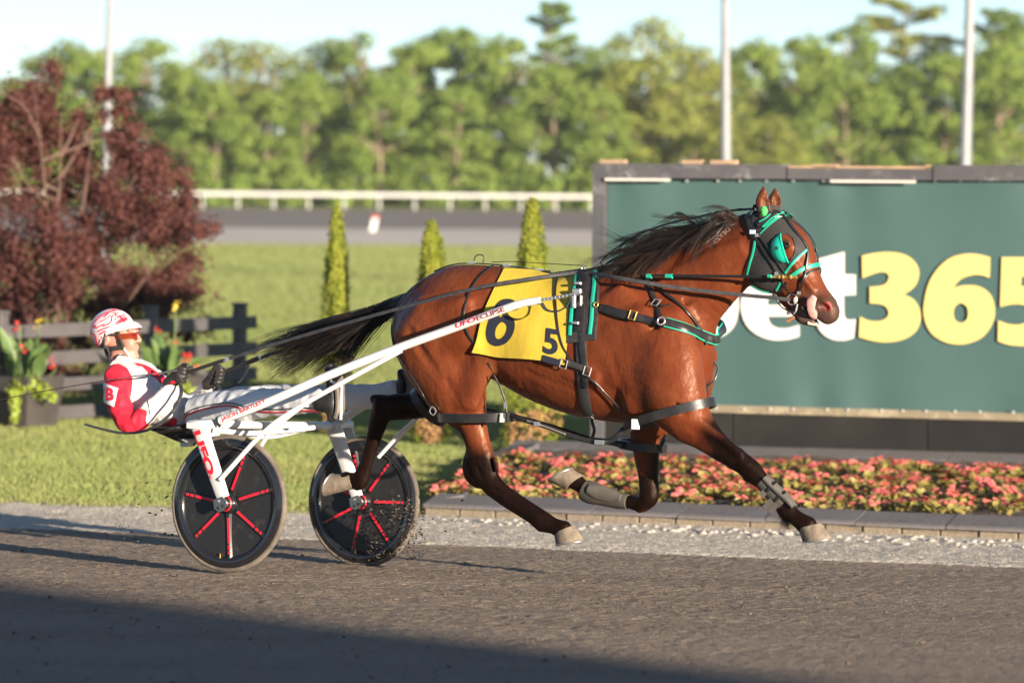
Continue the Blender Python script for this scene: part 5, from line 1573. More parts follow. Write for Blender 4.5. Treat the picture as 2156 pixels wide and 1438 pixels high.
btrap([(862, 780), (880, 808), (897, 838), (908, 860)], .009, .008, m_leather, 'breeching_strap', mir=False)
lpart('hanger_ring', *tube(cr(local_path([(910, 856, -.24), (905, 866, -.24), (912, 874, -.24), (918, 865, -.24)]), 5, closed=True), .003, 6, closed=True), m_chrome, harn)
# breast collar
btrap([(1266, 648), (1300, 660), (1340, 669), (1390, 680)], .040, .012, m_leather, 'breast_trace', thick=.012)
btrap([(1278, 651), (1305, 661), (1335, 667)], .044, .018, m_leather, 'trace_billet', mir=False)
Pn, Nn = skin_path([(1402, 680), (1440, 692), (1474, 705), (1488, 711)], .014, 7)
zf = Pn[-1][2] - .012
fr = H_BVH.ray_cast(Vector((4.0, 0, zf)), Vector((-1, 0, 0)))
fc = np.array(fr[0]) + [.016, 0, 0]
Pl = np.concatenate([Pn, [Pn[-1] * .45 + fc * .55 + np.array([.012, -.012, 0])], [fc], [(Pn[-1] * .45 + fc * .55 + np.array([.012, -.012, 0])) * [1, -1, 1]], Pn[::-1] * [1, -1, 1]])
Nl = np.concatenate([Nn, [unit(Nn[-1] + np.array([1.0, 0, 0]))], [[1.0, 0, 0]], [unit(Nn[-1] + np.array([1.0, 0, 0])) * [1, -1, 1]], Nn[::-1] * [1, -1, 1]])
Pl = smooth_path(dens(Pl, .012), 3); Nl = unit(smooth_path(np.stack([np.interp(np.linspace(0, 1, len(Pl)), np.linspace(0, 1, len(Nl)), Nl[:, k]) for k in range(3)], 1), 3))
lpart('collar_trim', *ribbon(Pl, Nl, .052, .006), m_teal, harn, smooth=40)
CBV = ribbon(Pl + Nl * .004, Nl, .041, .008); lpart('breast_collar', *CBV, m_leather, harn, smooth=40)
lpart('collar_name', *decal('A. HARR', (1479, 713), (23, 8), (2.4, -7.0), .0015, bvh=bvh_of(CBV), bold=.03, maxpx=3), mat('white_print', (0.75, 0.74, 0.72), .5), harn)
def ring(c, r, n1, tr, name, m_, parent=harn):
    n1 = unit(np.array(n1, float)); a = unit(np.cross(n1, [0.1, 0, 1.0])); b = np.cross(n1, a)
    P = np.array([c + r * (math.cos(t) * a + math.sin(t) * b) for t in np.linspace(0, 2 * math.pi, 21)[:-1]])
    return lpart(name, *tube(P, tr, 8, closed=True), m_, parent, root=harn if parent is harn else None, smooth=180)
c, n_ = cast(1396, 679, .022); ring(c, .020, n_, .005, 'collar_ring', m_chrome)
c, n_ = cast(1261, 644, .03); ring(c, .012, n_, .0035, 'snap_ring', m_brass)
for x, y, m_ in ((1337, 666, m_brass), (1384, 646, m_chrome), (1241, 782, m_chrome), (1192, 766, m_chrome)):
    c, n_ = cast(x, y, .028)
    t_ = unit(np.cross(n_, [0, 1, .3])); t_ = unit(np.array([1, 0, -.25]) - n_ * (n_ @ np.array([1, 0, -.25]))); b_ = np.cross(n_, t_)
    sq = [c + t_ * a * .018 + b_ * b * .022 for a, b in ((-1, -1), (1, -1), (1, 1), (-1, 1))]
    lpart('buckle', *tube(sq, .003, 6, closed=True), m_, harn)
btrap([(1352, 566), (1362, 590), (1375, 622), (1386, 650), (1393, 672)], .022, .010, m_leather, 'neck_strap', wfall=-.05)
btrap([(1378, 596), (1410, 626), (1445, 660), (1475, 698), (1484, 726)], .013, .016, m_leather, 'martingale', mir=False)
P = cr(local_path([(1484, 722, -.02), (1488, 745, .0), (1502, 760, .03), (1511, 775, .05), (1505, 798, .04), (1492, 812, .0), (1482, 822, -.04)]), 6)
lpart('martingale_loop', *ribbon(P, np.array([.5, -1.0, 0]), .010, .004), m_leather, harn, smooth=40)
btrap([(1386, 646), (1398, 655), (1408, 650), (1412, 647)], .009, .02, m_leather, 'strap_end', mir=False)
# chrome shaft coupling
c, n_ = cast(1228, 630, .030)
for x0_, y0_, sx, sy, sz in ((1224, 622, .050, .020, .022), (1218, 640, .022, .022, .075), (1226, 607, .040, .018, .012), (1220, 684, .040, .016, .012), (1233, 640, .012, .02, .05)):
    p, n_ = cast(x0_, y0_, .045); lpart('shaft_coupling', *bbox_bevel(p, (sx, sy, sz), .004), m_chrome, harn)
p, n_ = cast(1229, 568, .02, wfall=-.03); ring(LP(1228, 565, -.03), .014, (1, 0, 0.2), .004, 'terret', m_chrome)

# ------------------------------------------------------------------ hobbles: a loop round each leg, joined along each side
def loop_path(c, ax_dir, a, b, n=24, lat=(0, 1, 0)):
    """ellipse round a leg: centre c, in-plane half axis vector a, lateral half axis b"""
    return np.array([np.asarray(c) + np.asarray(a) * math.cos(t) + np.asarray(lat, float) * b * math.sin(t) for t in np.linspace(0, 2 * math.pi, n + 1)[:-1]])
def hobble_loop(pA, pB, w, lat, width, parent, root):
    A, B = LP(*pA, w), LP(*pB, w); c = (A + B) / 2; a = (B - A) / 2
    P = loop_path(c, None, a, lat); N = unit(P - c)
    nrm = unit(np.cross(a, [0, 1, 0]))
    return lpart('hobble_loop', *ribbon(P, N, width, .014, closed=True, wvec=nrm), m_leather, parent, smooth=50)
hb1 = lthing('hobble', 'black hobble strap joining the near fore and near hind legs', 'hobble', LP(1200, 930, -.2))
hobble_loop((928, 878), (1078, 878), -.165, .120, .046, hb1, hb1)
hobble_loop((1318, 899), (1500, 846), -.165, .150, .046, hb1, hb1)
P = cr(local_path([(1078, 874, -.19), (1105, 884, -.22), (1150, 898, -.24), (1205, 918, -.25), (1258, 931, -.25), (1290, 925, -.25), (1310, 906, -.24), (1322, 893, -.21)]), 6)
lpart('hobble_strap', *ribbon(P, np.array([0, -1.0, .25]), .026, .012), m_leather, hb1, smooth=50)
P = cr(local_path([(1110, 886, -.235), (1150, 899, -.255), (1190, 914, -.262)]), 6)
lpart('hobble_buckle', *ribbon(P, np.array([0, -1.0, .25]), .012, .010), m_greytape, hb1, smooth=50)
lpart('hobble_buckle', *merge(box(LP(1262, 931, -.265), (.05, .012, .022)), box(LP(1130, 892, -.262), (.03, .012, .02))), m_chrome, hb1)
lpart('name_tag', *box(LP(1338, 893, -.305), (.042, .006, .050)), mat('white_tag', (0.7, 0.69, 0.67), .6), hb1)
P = cr(local_path([(1067, 868, -.27), (1067, 890, -.28)]), 3)
lpart('hanger_keeper', *ribbon(P, np.array([0, -1.0, 0]), .018, .006), m_leather, hb1)
P = cr(local_path([(1477, 848, -.15), (1476, 828, -.13), (1484, 815, -.10), (1488, 826, -.06), (1488, 848, -.04)]), 5)
lpart('hobble_hook', *ribbon(P, np.array([1.0, -.5, 0]), .016, .006), m_leather, hb1, smooth=50)
hb2 = lthing('hobble', 'black hobble strap round the folded far fore leg running under the belly', 'hobble', LP(1300, 950, .2))
hobble_loop((1308, 932), (1398, 944), .15, .10, .044, hb2, hb2)
P = cr(local_path([(1312, 937, .04), (1280, 930, .05), (1240, 925, .08), (1180, 905, .13), (1100, 882, .20), (1000, 860, .25), (920, 842, .25)]), 6)
lpart('hobble_strap', *ribbon(P, np.array([0, -1.0, .25]), .030, .012), m_leather, hb2, smooth=50)
hobble_loop((880, 815), (935, 890), .155, .11, .046, hb2, hb2)
lpart('hobble_hook', *ribbon(cr(local_path([(1388, 946, .10), (1396, 930, .09), (1402, 915, .09)]), 4), np.array([0, -1.0, 0]), .018, .008), m_leather, hb2)
lpart('girth_hanger', *ribbon(cr(local_path([(1243, 868, 0), (1247, 890, 0), (1251, 905, .01), (1247, 920, .03), (1240, 926, .06)]), 4), np.array([0, -1.0, 0]), .016, .006), m_leather, hb2)

# ------------------------------------------------------------------ leg boots
m_boot = mat('grey_brown_boot', (0.050, 0.043, 0.036), 0.6, var=(9, (0.085, 0.073, 0.058), .45, .7), bump=(60, .3, .003))
m_bootp = mat('boot_shield', (0.105, 0.095, 0.082), 0.5, var=(12, (0.075, 0.066, 0.056), .4, .7))
bt1 = lthing('shin_boot', 'dark shin boot with loose tabs on the reaching near fore leg', 'leg boot', LP(1640, 1060, -.15))
def sleeve(rows, w, lat, name, m_, parent):
    N = np.array(nodes([(x, y, r_, lat) for x, y, r_ in rows], w)); V = []; seg = 18; P = cr(N, 4); T = tangents(P[:, :3])
    for i in range(len(P)):
        u_ = unit(np.cross([0, 1.0, 0], T[i]))
        for k in range(seg):
            a = 2 * math.pi * k / seg; V.append(P[i, :3] + u_ * P[i, 3] * math.cos(a) + np.array([0, 1, 0]) * P[i, 4] * math.sin(a))
    n = len(P); F = [[i * seg + k, i * seg + (k + 1) % seg, (i + 1) * seg + (k + 1) % seg, (i + 1) * seg + k] for i in range(n - 1) for k in range(seg)] + [list(range(seg)), [(n - 1) * seg + k for k in range(seg)][::-1]]
    return lpart(name, V, F, m_, parent, smooth=50)
sleeve([(1606, 1014, 17), (1620, 1030, 18), (1640, 1050, 18), (1652, 1062, 20)], -.15, .036, 'boot_shell', m_boot, bt1)
sleeve([(1612, 1006, 8), (1632, 1026, 9), (1658, 1050, 9), (1672, 1066, 6)], -.165, .030, 'boot_shield', m_bootp, bt1)
for x, y, ww, hh in ((1618, 1062, .034, .055), (1606, 1040, .03, .03), (1628, 1070, .026, .06)):
    a1, a2 = unit(np.array([.72, 0, -.69])), unit(np.array([.69, 0, .72]))
    lpart('boot_tab', *box(LP(x, y, -.185), (ww, .004, hh), np.array([a1, [0, 1, 0], a2])), m_bootp, bt1)
for rows in ([(1614, 1034), (1622, 1024), (1634, 1013)], [(1632, 1054), (1642, 1044), (1654, 1034)]):
    lpart('boot_strap', *ribbon(local_path([(x, y, -.190) for x, y in rows]), np.array([0, -1.0, 0]), .014, .004), m_leather, bt1)
bt2 = lthing('shin_boot', 'grey padded shin boot on the folded far fore leg', 'leg boot', LP(1270, 1050, .15))
sleeve([(1322, 1056, 16), (1300, 1052, 19), (1268, 1043, 22), (1242, 1036, 25), (1230, 1030, 23)], .15, .042, 'boot_shell', m_boot, bt2)
sleeve([(1308, 1048, 8), (1286, 1043, 15), (1258, 1036, 17), (1240, 1030, 12)], .118, .022, 'boot_shield', m_bootp, bt2)
lpart('boot_tab', *box(LP(1292, 1030, .12), (.035, .004, .015)), m_boot, bt2)

# ------------------------------------------------------------------ hood, bridle, head pole
m_mesh = mat('black_mesh_fabric', (0.016, 0.014, 0.014), 0.75, var=(300, (0.045, 0.040, 0.038), .5, .6), bump=(420, .5, .002))
hood = lthing('blinker_hood', 'black mesh hood with teal edging and teal half cup blinkers on the horse head', 'hood', LP(1630, 600, 0))
hp = Z1([(470, 300), (560, 290), (690, 345), (725, 400), (790, 510), (868, 660), (700, 860), (655, 950), (570, 1008), (418, 950), (382, 870), (440, 600), (425, 550), (400, 440), (420, 340)])
hole = Z1([(655, 545), (700, 532), (750, 565), (775, 635), (765, 700), (735, 752), (710, 740), (685, 690), (660, 620)])
lparts('hood_fabric', patch(hp, [hole], off=.006, maxpx=6, thick=.003, wfall=-.03), m_mesh, hood, smooth=60)
for pts, w_ in ((Z1([(446, 590), (430, 680), (400, 790), (378, 880)]), .013), (Z1([(415, 952), (480, 990), (565, 1012)]), .011), (Z1([(620, 995), (645, 960), (655, 935)]), .011), (Z1([(868, 668), (800, 730), (740, 800), (698, 858)]), .013),
                (Z1([(490, 530), (560, 465), (640, 405), (690, 385)]), .006), (Z1([(520, 478), (590, 425), (650, 388), (700, 378)]), .006)):
    lparts('hood_trim', strap(pts, w_, .011, .004, step=4, wfall=-.05), m_teal, hood, smooth=40)
m_cup = mat('teal_plastic', (0.012, 0.52, 0.36), 0.28, spec=.5)
A, nA = cast(*Z1([(655, 530)])[0], .004); B, nB = cast(*Z1([(724, 772)])[0], .004); Cb, nC = cast(*Z1([(566, 640)])[0], .004)
mid = (A + B) / 2; bul = Cb - mid; bul = bul - unit(B - A) * (bul @ unit(B - A)); outn = np.array([.25, -.95, .1])
V = []; nu, nv = 18, 9
for i in range(nu + 1):
    u_ = i / nu; pr = math.sqrt(max(0, 1 - (2 * u_ - 1) ** 2)); pr = max(pr, .05)
    for j in range(nv + 1):
        v = math.pi / 2 * j / nv
        V.append(A + (B - A) * u_ + bul * pr * math.cos(v) + outn * .050 * pr * math.sin(v))
V = np.array(V); F = [[i * (nv + 1) + j, (i + 1) * (nv + 1) + j, (i + 1) * (nv + 1) + j + 1, i * (nv + 1) + j + 1] for i in range(nu) for j in range(nv)]
V2 = V + outn * -.004 - unit(bul) * .004
cupVF = merge((V, F), (V2, [f[::-1] for f in F]), tube(V.reshape(nu + 1, nv + 1, 3)[:, -1], .004, 6))
cup = lpart('blinker_cup', *cupVF, m_cup, hood, smooth=60)
lpart('blinker_cup', *mirror(cupVF), m_cup, hood, smooth=60)
cb_ = bvh_of((V, F)); sc_ = Z1([(622, 650)])[0]
star = []
for k in range(10):
    r_ = 5.6 if k % 2 == 0 else 2.3; a = -math.pi / 2 + k * math.pi / 5 - .15; star.append((sc_[0] + r_ * math.cos(a), sc_[1] + r_ * math.sin(a)))
lpart('star_print', *patch(star, off=.0015, maxpx=3, bvh=cb_, thick=0), mat('bronze_star', (0.06, 0.035, 0.02), .5), cup, root=hood)
ep = lthing('ear_plug', 'bright green ear plug in the near ear of the horse', 'ear plug', LP(1608, 446, -.09))
m_green = mat('bright_green_cloth', (0.06, 0.52, 0.10), .7, bump=(80, .5, .004))
ec = LP(1608.5, 445, -.075)
lpart('plug', *ellipsoid(ec, (.019, .014, .026)), m_green, ep, smooth=180)
lpart('plug_cord', *tube(cr([ec + [0, -.013, 0], ec + [-.02, -.012, -.01], np.array(cast(1562, 463, .006)[0])], 5), .0018, 5), m_leather, ep)
bri = lthing('bridle', 'black racing bridle with white lettered browband, bit ring and overcheck strap', 'bridle', LP(1668, 633, -.06))
def bst(name, pts, w_, off=.013, m_=m_leather, mir=True, thick=.004, step=4):
    v = strap(Z1(pts), w_, off, thick, step=step, wfall=-.04); return lparts(name, v, m_, bri, mir, smooth=40)
bst('crownpiece', [(430, 285), (385, 320), (378, 380), (400, 460), (432, 530), (438, 570)], .026, .012)
bst('crownpiece', [(455, 320), (425, 360), (425, 430), (450, 490)], .016, .010)
bb_ = bst('browband', [(470, 462), (540, 405), (610, 365), (670, 352), (712, 372)], .030, .015, thick=.008)
bst('browband_trim', [(490, 436), (550, 388), (615, 348), (668, 338)], .006, .020, m_teal)
bst('browband_trim', [(515, 478), (580, 420), (640, 385), (700, 378)], .006, .020, m_teal)
BBV = bvh_of(strap(Z1([(470, 462), (540, 405), (610, 365), (670, 352), (712, 372)]), .030, .015, .008, step=4, wfall=-.04))
lpart('browband_name', *decal('BRANDO', Z1([(578, 405)])[0], np.array(Z1([(664, 366)])[0]) - np.array(Z1([(578, 405)])[0]), np.array([-1.6, -5.2]), .0015, bvh=BBV, bold=.03, maxpx=3), mat('white_print', (0.75, 0.74, 0.72), .5), bri)
bst('cheek_strap', [(445, 560), (500, 640), (560, 740), (600, 810), (628, 862)], .014)
bst('cheek_strap', [(480, 545), (560, 650), (620, 750), (690, 850)], .008)
bst('cheek_strap', [(628, 870), (680, 940), (745, 1030)], .012)
bst('face_strap', [(680, 392), (750, 490), (830, 580), (872, 650), (878, 700), (866, 800), (850, 900), (825, 1010)], .012)
bst('noseband', [(742, 888), (800, 850), (870, 812), (968, 790)], .020, .010, m_teal)
bst('noseband', [(845, 930), (870, 880), (910, 845), (975, 828)], .010, .012)
bst('chin_strap', [(640, 1010), (680, 975), (710, 930)], .016)
bst('tongue_tie', [(590, 990), (600, 1050), (640, 1100), (700, 1150), (760, 1180)], .008, mir=False)
tagp, tn = cast(*Z1([(437, 520)])[0], .022); lpart('name_plate', *box(tagp, (.030, .006, .020)), mat('pale_blue_tag', (0.45, 0.55, 0.68), .4), bri)
for z_ in ((470, 545), (625, 860), (820, 1020), (740, 1180)):
    p_, n_ = cast(*Z1([z_])[0], .018); lpart('buckle', *box(p_, (.016, .010, .016)), m_chrome, bri)
p_, n_ = cast(*Z1([(762, 1075)])[0], .012)
for sgn in (1, -1):
    q_ = p_ * [1, sgn, 1]; a_, b_ = np.array([.95, sgn * .12, 0.0]), np.array([0, 0, 1.0])
    R_ = np.array([q_ + .0265 * (math.cos(t) * a_ + math.sin(t) * b_) for t in np.linspace(0, 2 * math.pi, 25)[:-1]])
    lpart('bit_ring', *tube(R_, .0032, 8, closed=True), m_chrome, bri, smooth=180)
    lpart('bit_guard', *ellipsoid(q_ + [.018, -sgn * .002, -.004], (.013, .008, .017)), mat('ivory_rubber', (0.55, 0.50, 0.40), .5), bri, smooth=180)
lpart('bit_shank', *tube(local_path([(1679, 640, -.075), (1676, 655, -.078), (1671, 661, -.078)]), .005, 6), m_chrome, bri)
lpart('bit_stub', *tube(local_path([(1658, 676, -.05), (1672, 668, -.05)]), [.010, .007], 8), mat('tan_leather', (0.30, 0.12, 0.05), .5), bri, smooth=60)
P = cr(local_path([(1268, 546, 0), (1300, 520, 0), (1345, 494, 0), (1400, 473, 0), (1460, 459, 0), (1520, 446, 0), (1568, 441, 0), (1590, 440, -.02)]), 8)
lpart('overcheck', *ribbon(P, np.array([-.3, -.5, .8]), .017, .005), m_leather, bri, smooth=40)
lpart('overcheck_keeper', *merge(tube(local_path([(1325, 507, 0), (1345, 494, 0)]), .008, 6), tube(local_path([(1530, 445, 0), (1562, 441, 0)]), .007, 6)), m_leather, bri)
lpart('overcheck_hook', *tube(cr(local_path([(1268, 548, 0), (1264, 554, 0), (1270, 560, 0), (1272, 568, 0)]), 4), .004, 6), m_chrome, bri)
lpart('mane_braid', *tube(cr(local_path([(1530, 464, -.05), (1512, 490, -.085), (1495, 505, -.10), (1480, 515, -.105)]), 5), .0035, 6), mat('braid_check', (0.03, 0.03, 0.03), .6, var=(160, (0.22, 0.22, 0.21), .5, .55)), bri)
pole = lthing('head_pole', 'black head pole with green ends and brass tip beside the neck', 'head pole', LP(1500, 590, -.2))
PW = -.175
lpart('rod', *tube(local_path([(1365, 580, PW), (1625, 583, PW + .02)]), .0075, 10), mat('black_rod', (0.015, 0.015, 0.016), .35), pole, smooth=60)
for a, b in ((1362, 1372), (1402, 1416), (1617, 1624)):
    lpart('green_sleeve', *tube(local_path([(a, 581.5, PW), (b, 582, PW)]), .012 if a != 1617 else .0095, 10), m_teal, pole, smooth=60)
lpart('brass_tip', *tube(local_path([(1624, 583, PW + .02), (1678, 584, PW + .03)]), .0075, 10), m_brass, pole, smooth=60)
for x in (1640, 1648, 1664): lpart('tip_collar', *tube(local_path([(x, 583.2, PW + .02), (x + 2, 583.2, PW + .02)]), .0105, 10), m_brass, pole)

# ================================================================== SULKY
m_wpaint = mat('white_gloss_paint', (0.60, 0.59, 0.575), 0.28, spec=.5, coat=.25, var=[(9, (0.58, 0.56, 0.53), .52, .75), (55, (0.30, 0.25, 0.20), .66, .76)])
m_tyre = mat('dusty_tyre', (0.085, 0.070, 0.055), 0.85, var=(8, (0.16, 0.13, 0.10), .4, .65), bump=(60, .4, .004))
m_rim = mat('black_carbon_gloss', (0.012, 0.012, 0.014), 0.16, spec=.55, coat=.4, var=(14, (0.05, 0.043, 0.036), .62, .8))
m_disc = mat('black_disc', (0.016, 0.016, 0.017), 0.38, spec=.4, var=[(14, (0.06, 0.05, 0.042), .58, .8), (90, (0.12, 0.095, 0.075), .66, .74)])
m_redp = mat('red_print', (0.60, 0.012, 0.030), 0.45)
m_alu = mat('brushed_aluminium', (0.50, 0.48, 0.45), 0.35, metal=1.0)
cN = LP(482, 1059.5, -HW); cF = LP(766, 1056, HW)
sul = lthing('sulky', 'white two wheeled racing sulky with black disc wheels and red spoke stripes', 'sulky', (0, 0, ground_local(0, 0)))
SB = np.array(sul['_b'])
RW = 0.357
axw = unit(cF - cN)
def wheel(c, side, rot):
    """side -1: the outer face looks at the camera"""
    a2 = unit(np.cross(axw, [0, 0, 1.0])); a3 = np.cross(a2, axw); ax = np.array([a2, a3, axw])
    rimp = [(.340, -.010), (.338, .010), (.325, .019), (.300, .021), (.286, .016), (.276, .005), (.276, -.005), (.286, -.016), (.300, -.021), (.325, -.019)]
    w = lpart('wheel', *lathe(rimp, 64, c, ax, closed=True), m_rim, sul, smooth=50)
    P = np.array([c + (RW - .0145) * (math.cos(t) * a2 + math.sin(t) * a3) for t in np.linspace(0, 2 * math.pi, 73)[:-1]])
    lpart('tyre', *tube(P, .0150, 12, closed=True), m_tyre, w, root=sul, smooth=180)
    lpart('wheel_disc', *lathe([(0.0, .004), (.30, .004), (.30, -.004), (0, -.004)], 48, c, ax), m_disc, w, root=sul, smooth=30)
    lpart('hub', *lathe([(0, .050), (.030, .050), (.034, .035), (.050, .022), (.058, .005), (.058, -.005), (.050, -.022), (.034, -.035), (.030, -.050), (0, -.050)], 28, c, ax), m_rim, w, root=sul, smooth=40)
    lpart('hub_ring', *lathe([(.036, .036), (.036, .040), (.041, .034), (.036, .034)], 28, c, ax), m_redp, w, root=sul)
    lpart('hub_ring', *lathe([(.036, -.036), (.036, -.040), (.041, -.034), (.036, -.034)], 28, c, ax), m_redp, w, root=sul)
    lpart('axle_cap', *lathe([(0, -.062), (.026, -.062), (.029, -.058), (.029, -.036)], 20, c, ax), m_alu, w, root=sul, smooth=40)
    for k in range(7):
        an = rot + 2 * math.pi * k / 7; d = a2 * math.cos(an) + a3 * math.sin(an); t_ = np.cross(axw, d)
        prof = []
        V = []
        for r_, hw in ((.045, .016), (.16, .011), (.285, .014)):
            for sgn in (-1, 1):
                V += [c + d * r_ - t_ * hw * 1.3 + axw * sgn * .004, c + d * r_ - t_ * hw * .55 + axw * sgn * .0135, c + d * r_ + t_ * hw * .55 + axw * sgn * .0135, c + d * r_ + t_ * hw * 1.3 + axw * sgn * .004]
        F = []
        for j in range(2):
            for sg in range(2):
                b0 = j * 8 + sg * 4; b1 = (j + 1) * 8 + sg * 4
                for q in range(3):
                    f = [b0 + q, b0 + q + 1, b1 + q + 1, b1 + q]; F.append(f if sg else f[::-1])
        lpart('spoke', V, F, m_rim, w, root=sul, smooth=35)
        for r0, r1 in ((.075, .205), (.216, .238), (.248, .262)):
            for sgn in (-1, 1):
                lpart('spoke_stripe', *box(c + d * (r0 + r1) / 2 + t_ * .003 * sgn + axw * sgn * .0138, (r1 - r0, .0135, .0012), np.array([d, t_, axw])), m_redp, w, root=sul)
    an = -math.pi / 2 - .12; d = a2 * math.cos(an) + a3 * math.sin(an)
    lpart('valve', *tube([c + d * .285 + axw * -.012, c + d * .262 + axw * -.016], [.005, .003], 8), m_brass, w, root=sul)
    return w
wN = wheel(cN, -1, .30); wF = wheel(cF, -1, .02)

def ltube(rows, r_, name, m_=m_wpaint, parent=None, seg=14, n=8, straight=False):
    P = local_path(rows) if straight else cr(local_path(rows), n)
    VF = tube(P, r_, seg); o = lpart(name, *VF, m_, parent or sul, root=sul, smooth=60); return VF
def blade(pt, pb, w, wt, wb, th, name):
    """flat fork leg between two pixels at lateral offset w"""
    A, B = LP(*pt, w), LP(*pb, w); d = unit(B - A); t_ = unit(np.cross([0, 1.0, 0], d)); V = []
    for p, hw in ((A, wt), (A + (B - A) * .75, (wt * .35 + wb * .65)), (B, wb)):
        for a, b in ((-hw, -th * .6), (-hw * .8, -th), (hw * .8, -th), (hw, -th * .6), (hw, th * .6), (hw * .8, th), (-hw * .8, th), (-hw, th * .6)):
            V.append(p + t_ * a + np.array([0, 1, 0]) * b)
    F = [[j * 8 + k, j * 8 + (k + 1) % 8, (j + 1) * 8 + (k + 1) % 8, (j + 1) * 8 + k] for j in range(2) for k in range(8)] + [list(range(8))[::-1], list(range(16, 24))]
    return np.array(V), F
bl1 = blade((418, 893), (470, 1048), -HW - .070, .046, .036, .011, 'fork')
f1 = lpart('fork_blade', *bl1, m_wpaint, sul, smooth=40)
lpart('fork_blade', *blade((436, 893), (500, 1048), -HW + .062, .046, .034, .011, ''), m_wpaint, sul, smooth=40)
bl2 = blade((703, 897), (752, 1046), HW - .070, .046, .034, .011, '')
lpart('fork_blade', *bl2, m_wpaint, sul, smooth=40)
lpart('fork_blade', *blade((724, 897), (782, 1046), HW + .062, .046, .034, .011, ''), m_wpaint, sul, smooth=40)
for c, w in ((cN, -HW - .070), (cF, HW - .070)):
    p = np.array([c[0], w - .012, c[2]])
    a1 = unit(np.array([.36, 0, -1.0])); a3 = np.cross(a1, [0, 1.0, 0])
    hexv = [(-.034, -.030), (.010, -.040), (.036, -.018), (.036, .018), (.010, .040), (-.034, .030)]
    V = [p + a1 * x + a3 * y + np.array([0, s_, 0]) for s_ in (-.004, .004) for x, y in hexv]
    F = [[5, 4, 3, 2, 1, 0], [6, 7, 8, 9, 10, 11]] + [[k, (k + 1) % 6, (k + 1) % 6 + 6, k + 6] for k in range(6)]
    pl = lpart('axle_plate', V, F, m_alu, sul)
    for x, y in ((-.018, .0), (.012, .016), (.014, -.014)):
        q = p + a1 * x + a3 * y
        lpart('bolt', *lathe([(0, -.008), (.007, -.008), (.008, -.004)], 8, q, np.array([[1, 0, 0], [0, 0, -1], [0, 1, 0.0]])), m_chrome if x < 0 else m_disc, pl, root=sul)
for px, w in ((427, -HW), (712, HW)):
    c = LP(px, 892, w); lpart('fork_yoke', *bbox_bevel(c, (.105, .175, .040), .012), m_wpaint, sul, smooth=40)
ltube([(427, 893, -HW), (712, 897, HW)], .022, 'axle_arch', straight=True)
ltube([(447, 905, -.60), (520, 912, -.45), (600, 907, -.18), (660, 900, .05)], .014, 'lower_stay')
ltube([(470, 905, -.50), (560, 920, -.25), (640, 905, .12)], .012, 'lower_stay')
shaftN = ltube([(462, 886, -.62), (560, 848, -.58), (700, 787, -.50), (840, 732, -.44), (960, 689, -.415), (1062, 651, -.405), (1100, 639, -.395), (1137, 633, -.385)], np.concatenate([np.full(25, .0225), np.linspace(.0225, .0195, 32)]), 'shaft')
lpart('shaft_cap', *tube(local_path([(459, 887, -.62), (464, 885.5, -.62)]), .025, 14), m_web, sul)
lpart('clamp', *tube(local_path([(456, 882, -.63), (461, 892, -.63), (462, 898, -.62)]), .008, 6), m_disc, sul)
ltube([(845, 738, -.44), (720, 806, -.52), (620, 863, -.60), (553, 912, -.67), (463, 1010, -.735)], .0125, 'brace')
ltube([(640, 852, -.58), (575, 903, -.60), (556, 928, -.605), (520, 985, -.60)], .011, 'brace')
shaftF = ltube([(700, 896, .62), (760, 858, .58), (850, 800, .52), (960, 742, .46), (1100, 690, .42), (1200, 655, .40)], .0225, 'shaft')
ltube([(797, 962, .585), (840, 915, .58), (872, 886, .56), (905, 850, .53), (960, 790, .47)], .0115, 'brace')
ltube([(815, 955, .68), (845, 915, .64), (866, 893, .57)], .0105, 'brace')
SN = bvh_of(shaftN)
lpart('shaft_lettering', *decal('JASON BARTLETT', (468, 889), (93, -40), (-3.4, -9.0), .0022, bvh=SN, bold=.02, maxpx=3, wfall=-.6), m_redp, sul)
lpart('shaft_lettering', *decal('UFO', (960, 691), (43, -15.5), (-2.6, -8.4), .0022, bvh=SN, bold=.03, maxpx=3, wfall=-.42, shear=.15), m_redp, sul)
lpart('shaft_lettering', *decal('ECLIPSE', (1005, 675), (58, -20.5), (-2.6, -8.4), .0022, bvh=SN, bold=.02, maxpx=3, wfall=-.41), mat('dark_red_print', (0.22, 0.012, 0.03), .5), sul)
lpart('fork_lettering', *decal('UFO', (404, 910), (33, 92), (17, -6), .0012, bvh=bvh_of(bl1), bold=.05, maxpx=9, wfall=-.72), m_redp, f1, root=sul)
st = []
for k in range(10):
    r_ = 7.5 if k % 2 == 0 else 3.2; a = math.pi / 2 + k * math.pi / 5 + .3; st.append((440 + r_ * math.cos(a), 1004 + r_ * math.sin(a)))
lpart('fork_star', *patch(st, off=.0014, maxpx=6, bvh=bvh_of(bl1), thick=0, wfall=-.72), m_redp, f1, root=sul)
# chrome screw tip of the near shaft
tp = local_path([(1137, 632.5, -.385), (1222, 618, -.375)])
lpart('shaft_tip', *tube(tp, .0062, 10), m_chrome, sul, smooth=60)
for t in np.linspace(.1, .85, 9):
    p = tp[0] + (tp[1] - tp[0]) * t; d = unit(tp[1] - tp[0]); lpart('tip_collar', *tube([p - d * .004, p + d * .004], .0095, 10), m_chrome, sul)
lpart('tip_strap', *ribbon(cr(local_path([(1140, 638, -.40), (1150, 652, -.41), (1170, 656, -.41), (1188, 648, -.40), (1200, 630, -.39), (1203, 622, -.39)]), 6), np.array([0, -.3, 1.0]), .020, .004), m_web, sul, smooth=40)
